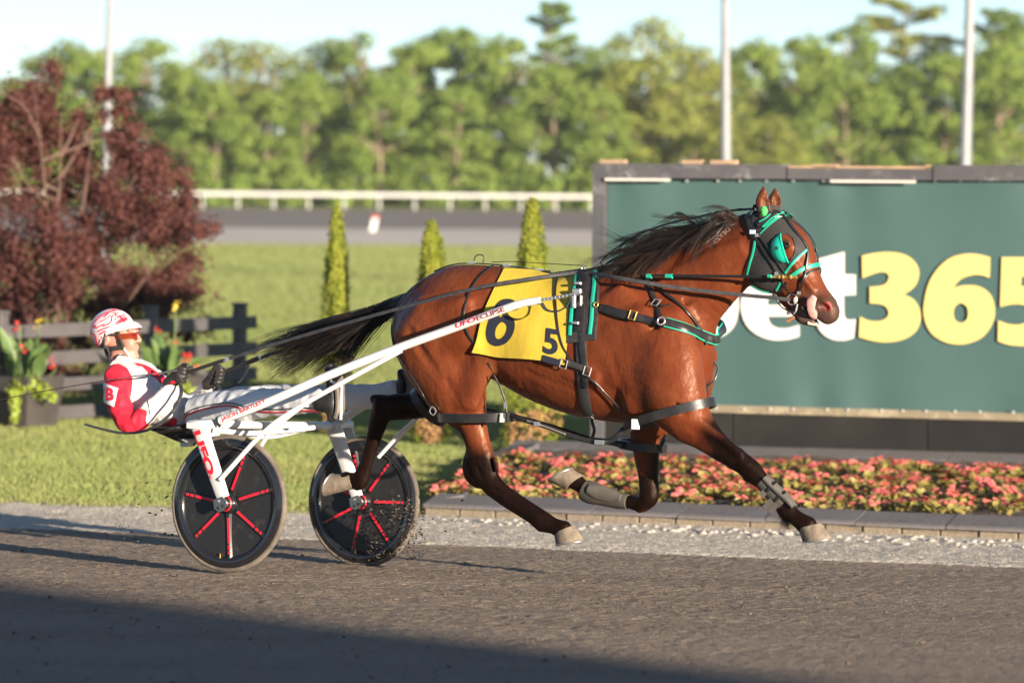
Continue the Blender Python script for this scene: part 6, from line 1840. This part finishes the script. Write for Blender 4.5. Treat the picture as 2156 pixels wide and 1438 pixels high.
# seat and its pod
SF = Field(LP(290, 950, -.30), LP(470, 860, .30) + [.15, 0, 0], .006)
SF.loft(nodes([(315, 888, 9, .16), (345, 897, 12, .19), (385, 900, 12, .19), (410, 897, 9, .17)]), .02)
SF.loft(nodes([(355, 900, 14, .13), (380, 914, 15, .10), (400, 928, 9, .06), (405, 936, 4, .03)]), .02)
sv_, sq_ = SF.mesh(); lpart('seat', sv_, sq_, mat('black_vinyl', (0.015, 0.015, 0.016), .4, bump=(30, .2, .005)), sul, smooth=180)
lpart('seat_bracket', *merge(box(LP(393, 936, -.10), (.05, .05, .02))), m_alu, sul)
for w in (-.14, .14):
    ltube([(400, 900, w), (480, 905, w), (566 + w * 215, 895, w)], .013, 'seat_rail')
# stirrups
for w, px, py in ((-.40, 702, 842), (.42, 862, 818)):
    c = LP(px, py, w)
    lpart('stirrup', *merge(tube([c + [.045, 0, -.10], c + [.05, .0, .07], c + [.02, -.06 if w < 0 else .06, .10]], .008, 8)), m_wpaint, sul, smooth=60)

# ================================================================== DRIVER
def Z2(p): return [(140 + x / 4.23, 620 + y / 4.23) for x, y in p]
DPX = 1 / 391.0
def dn(rows, w0=0.0):
    o = []
    for r_ in rows:
        w = r_[4] if len(r_) > 4 else w0
        p = LP(r_[0], r_[1], w); o.append((p[0], p[1], p[2], r_[2] * DPX, r_[3]))
    return o
drv = lthing('person', 'driver in white and red silks and helmet leaning back in the sulky', 'person', LP(370, 895, 0))
m_skin = mat('skin', (0.43, 0.205, 0.15), 0.5, spec=.4, var=[(12, (0.43, 0.175, 0.13), .45, .7), (40, (0.34, 0.155, 0.115), .55, .8)], bump=(90, .15, .002))
BF = Field(LP(195, 800, -.16), LP(330, 640, .16) + [.12, 0, .02], .0042)
BF.blob(LP(242, 704, 0), (.092, .074, .100), k=.02)
BF.loft(dn([(264, 694, 18, .060), (268, 712, 20, .060), (272, 733, 18, .052), (276, 748, 12, .040)]), .025)
BF.loft(dn([(284, 700, 4, .009), (289, 708, 4.5, .010), (293.5, 716, 5, .012)]), .012)
BF.blob(LP(292, 718, 0), (.010, .020, .009), k=.008)
BF.blob(LP(286.5, 729, 0), (.011, .026, .007), k=.012); BF.blob(LP(286, 735, 0), (.010, .022, .007), k=.010)
BF.blob(LP(284, 750, 0), (.018, .026, .015), k=.018)
BF.blob(LP(281, 696, 0), (.012, .050, .010), k=.015)
BF.blob(LP(272, 722, -.040), (.030, .022, .030), k=.025); BF.blob(LP(272, 722, .040), (.030, .022, .030), k=.025)
BF.loft(dn([(256, 738, 22, .056), (252, 757, 23, .058), (254, 780, 26, .066)]), .03)
BF.loft([(*(LP(290.5, 733, 0) + [0, w, 0]), .0025, .004) for w in (-.024, 0, .024)], .003, sub=True)
for sgn in (-1, 1):
    c = LP(241, 716, 0) + [0, sgn * .078, 0]
    BF.blob(c, (.017, .008, .030), k=.008); BF.blob(c + [.003, sgn * .008, .002], (.009, .005, .018), k=.004, sub=True)
bv, bq = BF.mesh(); bv = relax(bv, bq, 1, .5)
lpart('body', bv, bq, m_skin, drv, smooth=180)
HEAD = BVHTree.FromPolygons([Vector(v) for v in bv], bq.tolist())

# jacket
m_silk = mat('silks', (0.8, 0.8, 0.8), 0.55, attr='col', spec=.3, bump=[(16, .35, .02, (1, 1, .6)), (200, .12, .001)])
JF = Field(LP(170, 950, -.40), LP(480, 740, .36) + [.2, 0, 0], .0055)
JF.loft(dn([(255, 768, 27, .085), (262, 786, 40, .165), (292, 815, 50, .200), (330, 845, 48, .185), (366, 868, 42, .170), (384, 874, 38, .165)]), .03)
armN = [(248, 796, 30, .075, -.185), (246, 830, 28, .066, -.245), (258, 870, 25, .060, -.285), (280, 893, 22, .054, -.295), (312, 868, 22, .050, -.265), (342, 838, 18, .042, -.215), (360, 815, 14, .034, -.185)]
JF.loft(dn(armN), .03)
JF.loft(dn([(310, 798, 30, .072, .185), (345, 842, 26, .062, .25), (378, 868, 22, .054, .26), (410, 845, 20, .046, .19), (438, 815, 15, .036, .115), (447, 803, 13, .032, .095)]), .03)
JF.loft(dn([(254, 747, 26, .066), (253, 757, 27, .070), (252, 770, 30, .085)]), .012)
JF.noise(.007, .05, np.random.default_rng(4), (1, 1, .7)); JF.noise(.003, .02, np.random.default_rng(5))
jv, jq = JF.mesh(); jv = relax(jv, jq, 1, .5)
white = np.array([.54, .525, .52]); red = np.array([.52, .016, .036])
jc = np.tile(white, (len(jv), 1))
def jb(pts, r_, soft, col_, lo=None):
    global jc
    P_ = [LP(*p) for p in pts]; d = np.min([seg_d(jv, a, b) for a, b in zip(P_[:-1], P_[1:])], axis=0)
    w_ = np.clip(1 - (d - r_) / soft, 0, 1)
    if lo is not None: w_ = w_ * lo
    jc = jc * (1 - w_[:, None]) + np.asarray(col_) * w_[:, None]
sarm = (jv[:, 1] < -.12)
jb([(244, 800, -.23), (242, 845, -.30), (266, 890, -.33), (292, 896, -.33)], .088, .006, red, (jv[:, 0] < LP(313, 870, -.29)[0]).astype(float))
jb([(268, 778, -.05), (300, 786, -.02), (350, 800, .0)], .046, .006, red)
jb([(250, 776, -.08), (262, 770, .0), (275, 778, .06)], .040, .005, red)
jb([(352, 896, -.12), (380, 880, -.17), (410, 840, -.12), (424, 824, 0)], .020, .005, red)
jb([(300, 800, .2), (345, 845, .27), (378, 868, .28)], .075, .006, red)
jb([(253, 742, 0), (253, 757, 0)], .082, .004, white)
lpart('jacket', jv, jq, m_silk, drv, smooth=180, colors=jc)
JB_ = BVHTree.FromPolygons([Vector(v) for v in jv], jq.tolist())
m_wt = mat('white_patch', (0.60, 0.585, 0.58), .6)
lpart('sleeve_badge', *patch(Z2([(312, 778), (462, 838), (424, 1002), (340, 960), (322, 880)]), off=.004, maxpx=6, bvh=JB_, thick=.002, wfall=-.3), m_wt, drv, smooth=60)
lpart('sleeve_letter', *decal('B', Z2([(355, 940)])[0], np.array([16, 3.5]), np.array([2.0, -27]), .008, bvh=JB_, bold=.045, maxpx=4, wfall=-.3), m_redp, drv)
lpart('cuff_piping', *strap(Z2([(722, 945), (735, 1000), (742, 1068)]), .004, .004, .003, bvh=JB_, step=3, wfall=-.28), m_web, drv)
lpart('collar_edge', *strap(Z2([(338, 585), (380, 560), (440, 545), (520, 545), (565, 555)]), .007, .003, .004, bvh=JB_, step=3, wfall=-.06), m_web, drv)

# trousers
TF = Field(LP(320, 930, -.50), LP(860, 780, .50) + [.1, 0, .05], .006)
TF.loft(dn([(378, 878, 40, .165), (400, 868, 38, .160), (425, 862, 32, .13)]), .03)
TF.loft(dn([(392, 876, 38, .10, -.085), (440, 863, 36, .090, -.14), (510, 854, 33, .078, -.22), (575, 848, 29, .066, -.29), (630, 845, 27, .060, -.34), (680, 842, 24, .054, -.375)]), .03)
TF.loft(dn([(405, 862, 36, .10, .085), (500, 848, 34, .085, .17), (600, 840, 30, .068, .26), (700, 838, 28, .062, .33), (790, 834, 26, .058, .37), (828, 824, 23, .052, .38)]), .03)
TF.noise(.006, .07, np.random.default_rng(6), (.6, 1, 1.6)); TF.noise(.0015, .022, np.random.default_rng(8))
tv, tq = TF.mesh(); tv = relax(tv, tq, 1, .5)
lpart('trousers', tv, tq, mat('white_trousers', (0.62, 0.62, 0.63), .6, spec=.25, bump=[(18, .35, .02, (.5, 1, 1.3)), (220, .1, .001)]), drv, smooth=180)
TB_ = BVHTree.FromPolygons([Vector(v) for v in tv], tq.tolist())
s1 = Z2([(930, 1085), (1060, 1052), (1200, 1000), (1450, 962), (1560, 992), (1700, 1015), (1900, 1022), (2110, 1005), (2240, 1015)])
lpart('black_stripe', *strap(s1, .006, .003, .003, bvh=TB_, wfall=-.25), m_web, drv)
lpart('red_stripe', *strap([(x, y + 6) for x, y in s1], .009, .003, .003, bvh=TB_, wfall=-.25), m_redp, drv)

# boots
m_bsole = mat('worn_sole', (0.11, 0.095, 0.08), .8, var=(14, (0.17, 0.145, 0.12), .45, .65), bump=(30, .5, .01))
def boot(rows, w, ankle):
    K = Field(LP(rows[0][0] - 60, rows[0][1] + 40, w - .09), LP(rows[-1][0] + 60, rows[-1][1] - 40, w + .09), .005)
    K.loft(dn([(x, y, r_, l, w) for x, y, r_, l in rows]), .015); K.loft(dn([(*ankle[0], w), (*ankle[1], w)]), .02)
    v, q = K.mesh(); o = lpart('boot', v, q, m_leather, drv, smooth=180)
    P = cr(np.array([LP(x + r_ + 3, y, w) for x, y, r_, l in rows]), 6); L_ = cr(np.array([[l] for *_, l in rows]), 6)[:, 0]
    lpart('boot_sole', *ribbon(P, np.array([1.0, 0, .1]), L_ * 2.0, .016), m_bsole, o, root=drv, smooth=50)
boot([(698, 880, 9, .030), (700, 862, 14, .036), (701, 832, 13, .037), (699, 802, 12, .043), (694, 780, 9, .038), (692, 770, 5, .028)], -.385, ((676, 846, 21, .048), (692, 850, 18, .042)))
boot([(846, 840, 10, .032), (849, 820, 14, .038), (850, 800, 12, .042), (846, 784, 8, .036)], .39, ((826, 822, 20, .045), (842, 826, 17, .04)))

# gloves: palm, four fingers and a thumb closed on the rein
m_glove = mat('black_glove_leather', (0.022, 0.019, 0.018), .5, spec=.4, bump=(60, .4, .004))
def glove(pxw, pyw, w, sgn, name):
    """pxw,pyw = knuckle pixel; sgn = side on which the back of the hand lies"""
    k0 = LP(pxw, pyw, w); K = Field(k0 - [.16, .10, .12], k0 + [.08, .10, .10], .0035)
    a = k0 + np.array([-.070, sgn * .005, -.045])
    K.loft([(*(a + [-.012, 0, -.010]), .034, .030), (*(a + (k0 - a) * .45), .040, .024), (*(k0 + [-.012, sgn * .010, -.004]), .040, .020)], .015)
    for i in range(4):
        b = k0 + np.array([-.004 - .004 * i, sgn * .016, .030 - .021 * i]); ln = (1, 1.08, 1.0, .82)[i]
        K.loft([(*b, .0125, .0125), (*(b + np.array([.026 * ln, -sgn * .010, -.003])), .0118, .0118), (*(b + np.array([.030 * ln, -sgn * .034, -.006])), .0110, .0110), (*(b + np.array([.008 * ln, -sgn * .046, -.008])), .0100, .0100)], .004)
    K.loft([(*(a + [.030, -sgn * .018, .030]), .016, .016), (*(k0 + [-.010, -sgn * .026, .040]), .0135, .0135), (*(k0 + [.022, -sgn * .022, .044]), .0115, .0115)], .008)
    v, q = K.mesh(); return lpart(name, v, q, m_glove, drv, smooth=180), (v, q)
gl, gvf = glove(382, 787, -.185, -1, 'glove')
lpart('glove_letters', *decal('JB', Z2([(920, 806)])[0], np.array([12, -2.5]), np.array([.8, -7.5]), .002, bvh=BVHTree.FromPolygons([Vector(v) for v in gvf[0]], gvf[1].tolist()), bold=.03, maxpx=3, wfall=-.2), m_redp, gl, root=drv)
glove(462, 789, .085, 1, 'glove')

# helmet
m_helm = mat('helmet_white', (0.72, 0.57, 0.58), 0.22, spec=.5, coat=.4)
HC = LP(237, 697, 0); tilt = R(-7)
rx, ry, rz_ = .133, .106, .122
def helm_pt(phi, th, k=1.0):
    d = np.array([math.sin(th) * math.cos(phi) * rx, math.sin(th) * math.sin(phi) * ry, math.cos(th) * rz_]) * k
    c, s_ = math.cos(tilt), math.sin(tilt)
    return HC + np.array([c * d[0] + s_ * d[2], d[1], -s_ * d[0] + c * d[2]])
def thmax(phi):
    a = abs(math.atan2(math.sin(phi), math.cos(phi)))
    return R(np.interp(math.degrees(a), [0, 35, 60, 80, 100, 125, 180], [76, 78, 84, 92, 122, 127, 125]))
nphi, nth = 60, 16
V = [helm_pt(2 * math.pi * i / nphi, thmax(2 * math.pi * i / nphi) * j / nth) for j in range(nth + 1) for i in range(nphi)]
Vi = [helm_pt(2 * math.pi * i / nphi, thmax(2 * math.pi * i / nphi) * j / nth, .93) for j in range(nth + 1) for i in range(nphi)]
Fh = [[j * nphi + i, (j + 1) * nphi + i, (j + 1) * nphi + (i + 1) % nphi, j * nphi + (i + 1) % nphi] for j in range(nth) for i in range(nphi)]
nV = len(V)
Fi = [[a + nV for a in f[::-1]] for f in Fh]
Fr = [[nth * nphi + i, nV + nth * nphi + i, nV + nth * nphi + (i + 1) % nphi, nth * nphi + (i + 1) % nphi] for i in range(nphi)]
hel = lpart('helmet', V + Vi, Fh + Fi + Fr, m_helm, drv, smooth=50)
HB = BVHTree.FromPolygons([Vector(v) for v in V], Fh)
m_pink = mat('pink_print', (0.62, 0.10, 0.15), .3)
for k, (pts, w_) in enumerate((([(215, 330), (240, 265), (300, 200), (380, 160), (460, 140)], .011), ([(300, 245), (340, 225), (400, 185)], .006), ([(320, 285), (370, 265), (405, 240), (400, 195), (460, 165)], .007),
                  ([(295, 355), (345, 325), (410, 300), (440, 260), (500, 205), (560, 190)], .011), ([(310, 390), (330, 345), (420, 318), (470, 255), (530, 225), (600, 225)], .008), ([(215, 370), (245, 345), (265, 380), (275, 470)], .006),
                  ([(232, 360), (240, 420)], .005), ([(215, 400), (222, 445), (290, 435)], .006), ([(225, 470), (275, 462), (300, 400)], .007), ([(240, 500), (300, 490)], .006), ([(470, 140), (520, 150), (560, 185), (610, 215)], .016),
                  ([(405, 165), (450, 165), (430, 200), (500, 185)], .006), ([(205, 320), (225, 260), (275, 195)], .008), ([(260, 235), (310, 190), (370, 150), (430, 132)], .007), ([(420, 230), (470, 200), (520, 180)], .007), ([(205, 430), (215, 470), (235, 520)], .009), ([(270, 300), (300, 280), (340, 262)], .006), ([(250, 480), (290, 475)], .005), ([(195, 380), (205, 420)], .008), ([(330, 205), (400, 150), (470, 135), (540, 165)], .009), ([(430, 285), (480, 235), (560, 205), (620, 222)], .009), ([(280, 330), (330, 305), (390, 285)], .009), ([(225, 300), (255, 240), (320, 180)], .009), ([(205, 350), (215, 330)], .008), ([(240, 450), (300, 445), (320, 420)], .008))):
    lpart('helmet_stripe', *strap(Z2(pts), w_, .0012, .0015, bvh=HB, step=3, wfall=-.08), m_redp if k % 3 else m_pink, hel, root=drv)
lpart('helmet_letter', *decal('B', Z2([(248, 308)])[0], np.array([5.5, -3]), np.array([-1.6, -7]), .003, bvh=HB, bold=.03, maxpx=3, wfall=-.1), m_redp, hel, root=drv)
# visor
V = []; nu, nv = 22, 6
for i in range(nu + 1):
    ph = R(-78 + 156 * i / nu); b = helm_pt(ph, thmax(ph) - .12, 1.0)
    L_ = .060 * max(0, math.cos(ph * 1.08)) ** .7
    for j in range(nv + 1):
        t = j / nv; V.append(b + np.array([math.cos(ph) * .6 + .4, math.sin(ph) * .55, .05]) * L_ * t + np.array([0, 0, -.034 * t * t]))
V = np.array(V); F = [[i * (nv + 1) + j, i * (nv + 1) + j + 1, (i + 1) * (nv + 1) + j + 1, (i + 1) * (nv + 1) + j] for i in range(nu) for j in range(nv)]
lpart('visor', *merge((V, F), (V - [0, 0, .004], [f[::-1] for f in F])), m_helm, hel, root=drv, smooth=60)
m_pad = mat('helmet_padding', (0.030, 0.028, 0.027), .6)
for pts, w_ in (([(455, 300), (475, 370), (495, 430), (515, 468)], .020), ([(335, 400), (350, 365), (400, 335), (455, 310)], .016), ([(305, 470), (360, 480), (440, 478), (515, 465)], .026), ([(340, 395), (338, 440), (345, 470)], .014), ([(255, 530), (300, 548), (345, 535), (350, 500)], .016)):
    lpart('helmet_padding', *strap(Z2(pts), w_, .010, .008, bvh=HEAD, step=3, wfall=-.08), m_pad, hel, root=drv, smooth=40)
lpart('chin_strap', *strap(Z2([(505, 470), (545, 520), (580, 575), (602, 592)]), .013, .006, .004, bvh=HEAD, step=3, wfall=-.05), mat('cream_webbing', (0.62, 0.55, 0.42), .7), drv, smooth=40)
# sunglasses
m_lens = mat('orange_mirror_lens', (0.36, 0.06, 0.012), 0.08, metal=.6, var=(22, (0.28, 0.015, 0.02), .4, .65))
ctr = LP(266, 706, 0); V = []; nu, nv = 26, 6
for i in range(nu + 1):
    ph = R(-98 + 196 * i / nu)
    for j in range(nv + 1):
        t = j / nv - .5; hgt = .035 * (math.cos(ph * .75) ** .5) * (1 - .25 * max(0, -t) * math.cos(ph) ** 8)
        V.append(ctr + np.array([.079 * math.cos(ph) - .010 * t, .076 * math.sin(ph), t * hgt + .004 * math.cos(ph) - .004]))
V = np.array(V); F = [[i * (nv + 1) + j, (i + 1) * (nv + 1) + j, (i + 1) * (nv + 1) + j + 1, i * (nv + 1) + j + 1] for i in range(nu) for j in range(nv)]
sg = lpart('sunglasses', V, F, m_lens, drv, smooth=180)
for sgn in (-1, 1):
    lpart('temple_arm', *ribbon(np.array([ctr + [.0, sgn * .073, .004], ctr + [-.035, sgn * .078, .004], ctr + [-.075, sgn * .080, .002]]), np.array([0, sgn * 1.0, 0]), .012, .004), m_pad, sg, root=drv)

# ------------------------------------------------------------------ reins and whip
def over(rows, off=.010, step=12):
    """free path, kept outside the horse"""
    D = dens(rows, step); o = []
    for px, py, w in D:
        p = LP(px, py, w); h = H_BVH.ray_cast(Vector(LCAM), Vector(ldir(px, py)))
        if h[0] is not None and (Vector(LCAM) - h[0]).length < np.linalg.norm(LCAM - p) + off: p = np.array(h[0]) + np.array(h[1]) * off
        o.append(p)
    return smooth_path(np.array(o), 4)
m_rein = mat('rein_webbing', (0.032, 0.030, 0.032), .55, var=(30, (0.055, 0.052, 0.054), .4, .6))
r1 = lthing('driving_rein', 'near side driving rein from the glove over the rump to the bit ring', 'rein', LP(395, 790, -.18))
pr = over([(360, 798, -.185), (395, 784, -.18), (475, 757, -.175), (640, 706, -.22), (820, 655, -.29), (1000, 607, -.30), (1130, 585, -.22), (1226, 573, -.10), (1300, 585, -.24), (1420, 605, -.20), (1560, 621, -.14), (1640, 628, -.12), (1664, 632, -.105)])
lpart('rein_line', *ribbon(pr, np.array([0, -.9, .35]), .019, .004), m_rein, r1, smooth=40)
lpart('hand_hold', *tube(local_path([(366, 796, -.185), (395, 784, -.182), (476, 757, -.178)]), [.008, .009, .011], 10), m_glove, r1, smooth=60)
lpart('rein_buckle', *box(LP(476, 757, -.18), (.026, .016, .022)), m_chrome, r1)
P = cr(local_path([(380, 805, -.20), (381, 830, -.27), (366, 862, -.345), (335, 892, -.37), (300, 908, -.36), (255, 911, -.33), (215, 903, -.30), (178, 893, -.28)]), 8)
lpart('rein_end', *ribbon(P, np.array([.3, -.8, .5]), np.linspace(.021, .012, len(P)), .004), m_rein, r1, smooth=40)
r2 = lthing('driving_rein', 'far side driving rein held in the forward glove, passing the tail', 'rein', LP(465, 790, .09))
P = cr(local_path([(448, 796, .09), (466, 786, .09), (545, 755, .10), (640, 722, .16), (740, 690, .26), (850, 655, .34), (980, 615, .36), (1120, 585, .28), (1230, 568, .10)]), 10)
lpart('rein_line', *ribbon(P, np.array([0, -.9, .35]), .019, .004), m_rein, r2, smooth=40)
lpart('hand_hold', *tube(local_path([(452, 793, .09), (470, 784, .09), (546, 754, .10)]), [.008, .010, .014], 10), m_glove, r2, smooth=60)
lpart('rein_buckle', *box(LP(546, 754, .10), (.028, .016, .026)), m_chrome, r2)
P = cr(local_path([(455, 808, .08), (468, 817, .06), (492, 812, .05), (512, 794, .06), (524, 768, .08)]), 8)
lpart('rein_end', *ribbon(P, np.array([0, -.8, .6]), .014, .003), m_rein, r2, smooth=40)
wh = lthing('driving_whip', 'long thin black whip held in the near glove pointing backwards', 'whip', LP(380, 785, -.19))
P = cr(local_path([(406, 773, -.165), (375, 779, -.20), (338, 785, -.29), (250, 797, -.42), (100, 822, -.52), (-30, 848, -.58), (-120, 868, -.62)]), 8)
lpart('whip_shaft', *tube(P, np.interp(np.linspace(0, 1, len(P)), [0, .25, .34, 1], [.0085, .0075, .004, .0012]), 8), m_web, wh, smooth=60)
lpart('whip_band', *tube(local_path([(322, 787.4, -.318), (331, 786, -.302)]), .0062, 8), m_redp, wh)

# ------------------------------------------------------------------ dirt thrown up behind the hooves and wheels
m_clod = mat('dark_clod', (0.05, 0.038, 0.03), .95, var=(30, (0.14, 0.10, 0.075), .45, .65))
rng = np.random.default_rng(12); parts = []
cl0 = [rock(60 + k, 6, 4) for k in range(4)]
def clods(n, fx, fy, fw, smin, smax):
    for _ in range(n):
        p = LP(fx(), fy(), fw()); gz_ = ground_local(p[0], p[1])
        if p[2] < gz_ + .005: p[2] = gz_ + .004
        V, F = cl0[rng.integers(4)]; s_ = smin + (smax - smin) * rng.random() ** 3
        a = rng.uniform(0, 6.28); Rm = np.array([[math.cos(a), -math.sin(a), 0], [math.sin(a), math.cos(a), 0], [0, 0, 1]])
        parts.append((V * [1, rng.uniform(.6, 1), rng.uniform(.5, 1)] @ Rm * s_ + p, F))
clods(900, lambda: rng.uniform(770, 895), lambda: 1050 + 130 * rng.random() ** .9, lambda: rng.uniform(.40, .56), .0016, .010)
clods(260, lambda: rng.normal(890, 45), lambda: rng.uniform(1040, 1140), lambda: rng.uniform(.2, .6), .0014, .010)
clods(220, lambda: rng.normal(355, 45), lambda: rng.normal(1060, 50), lambda: rng.uniform(-.7, -.3), .0016, .013)
clods(60, lambda: rng.uniform(100, 340), lambda: rng.uniform(1020, 1170), lambda: rng.uniform(-.7, 0), .001, .005)
clods(40, lambda: rng.uniform(930, 1100), lambda: rng.uniform(990, 1090), lambda: rng.uniform(-.2, .3), .0008, .003)
clods(10, lambda: rng.normal(268, 8), lambda: rng.normal(1113, 5), lambda: -.5, .004, .009)
V, F = merge(*parts)
mk('flying_dirt', to_world(V), F, m_clod, kind='stuff')
# loose crumbs lying on the track
parts = []
for _ in range(900):
    s0 = rng.uniform(-3.5, 4.5); q0 = rng.uniform(-7, Q_T - .2); p = P0 + HE * s0 + NE * q0; p = np.array([p[0], p[1], -BANK * q0 + .002])
    V, F = cl0[rng.integers(4)]; parts.append((V * (.003 + .010 * rng.random() ** 5) + p, F))
V, F = merge(*parts)
mk('track_crumbs', V, F, m_clod, kind='stuff')

# ------------------------------------------------------------------ the thin evening air
hm = bpy.data.materials.new('evening_haze'); hm.use_nodes = True
hn = hm.node_tree.nodes; hn.clear()
ho_ = hn.new('ShaderNodeOutputMaterial'); hv_ = hn.new('ShaderNodeVolumePrincipled')
hv_.inputs['Color'].default_value = (0.86, 0.92, 1.0, 1); hv_.inputs['Density'].default_value = 0.00022; hv_.inputs['Anisotropy'].default_value = 0.0
hm.node_tree.links.new(hv_.outputs[0], ho_.inputs['Volume'])
V, F = box((0, 1450, 8.0), (5200, 3200, 19.0))
mk('haze', V, F, hm, kind='stuff')
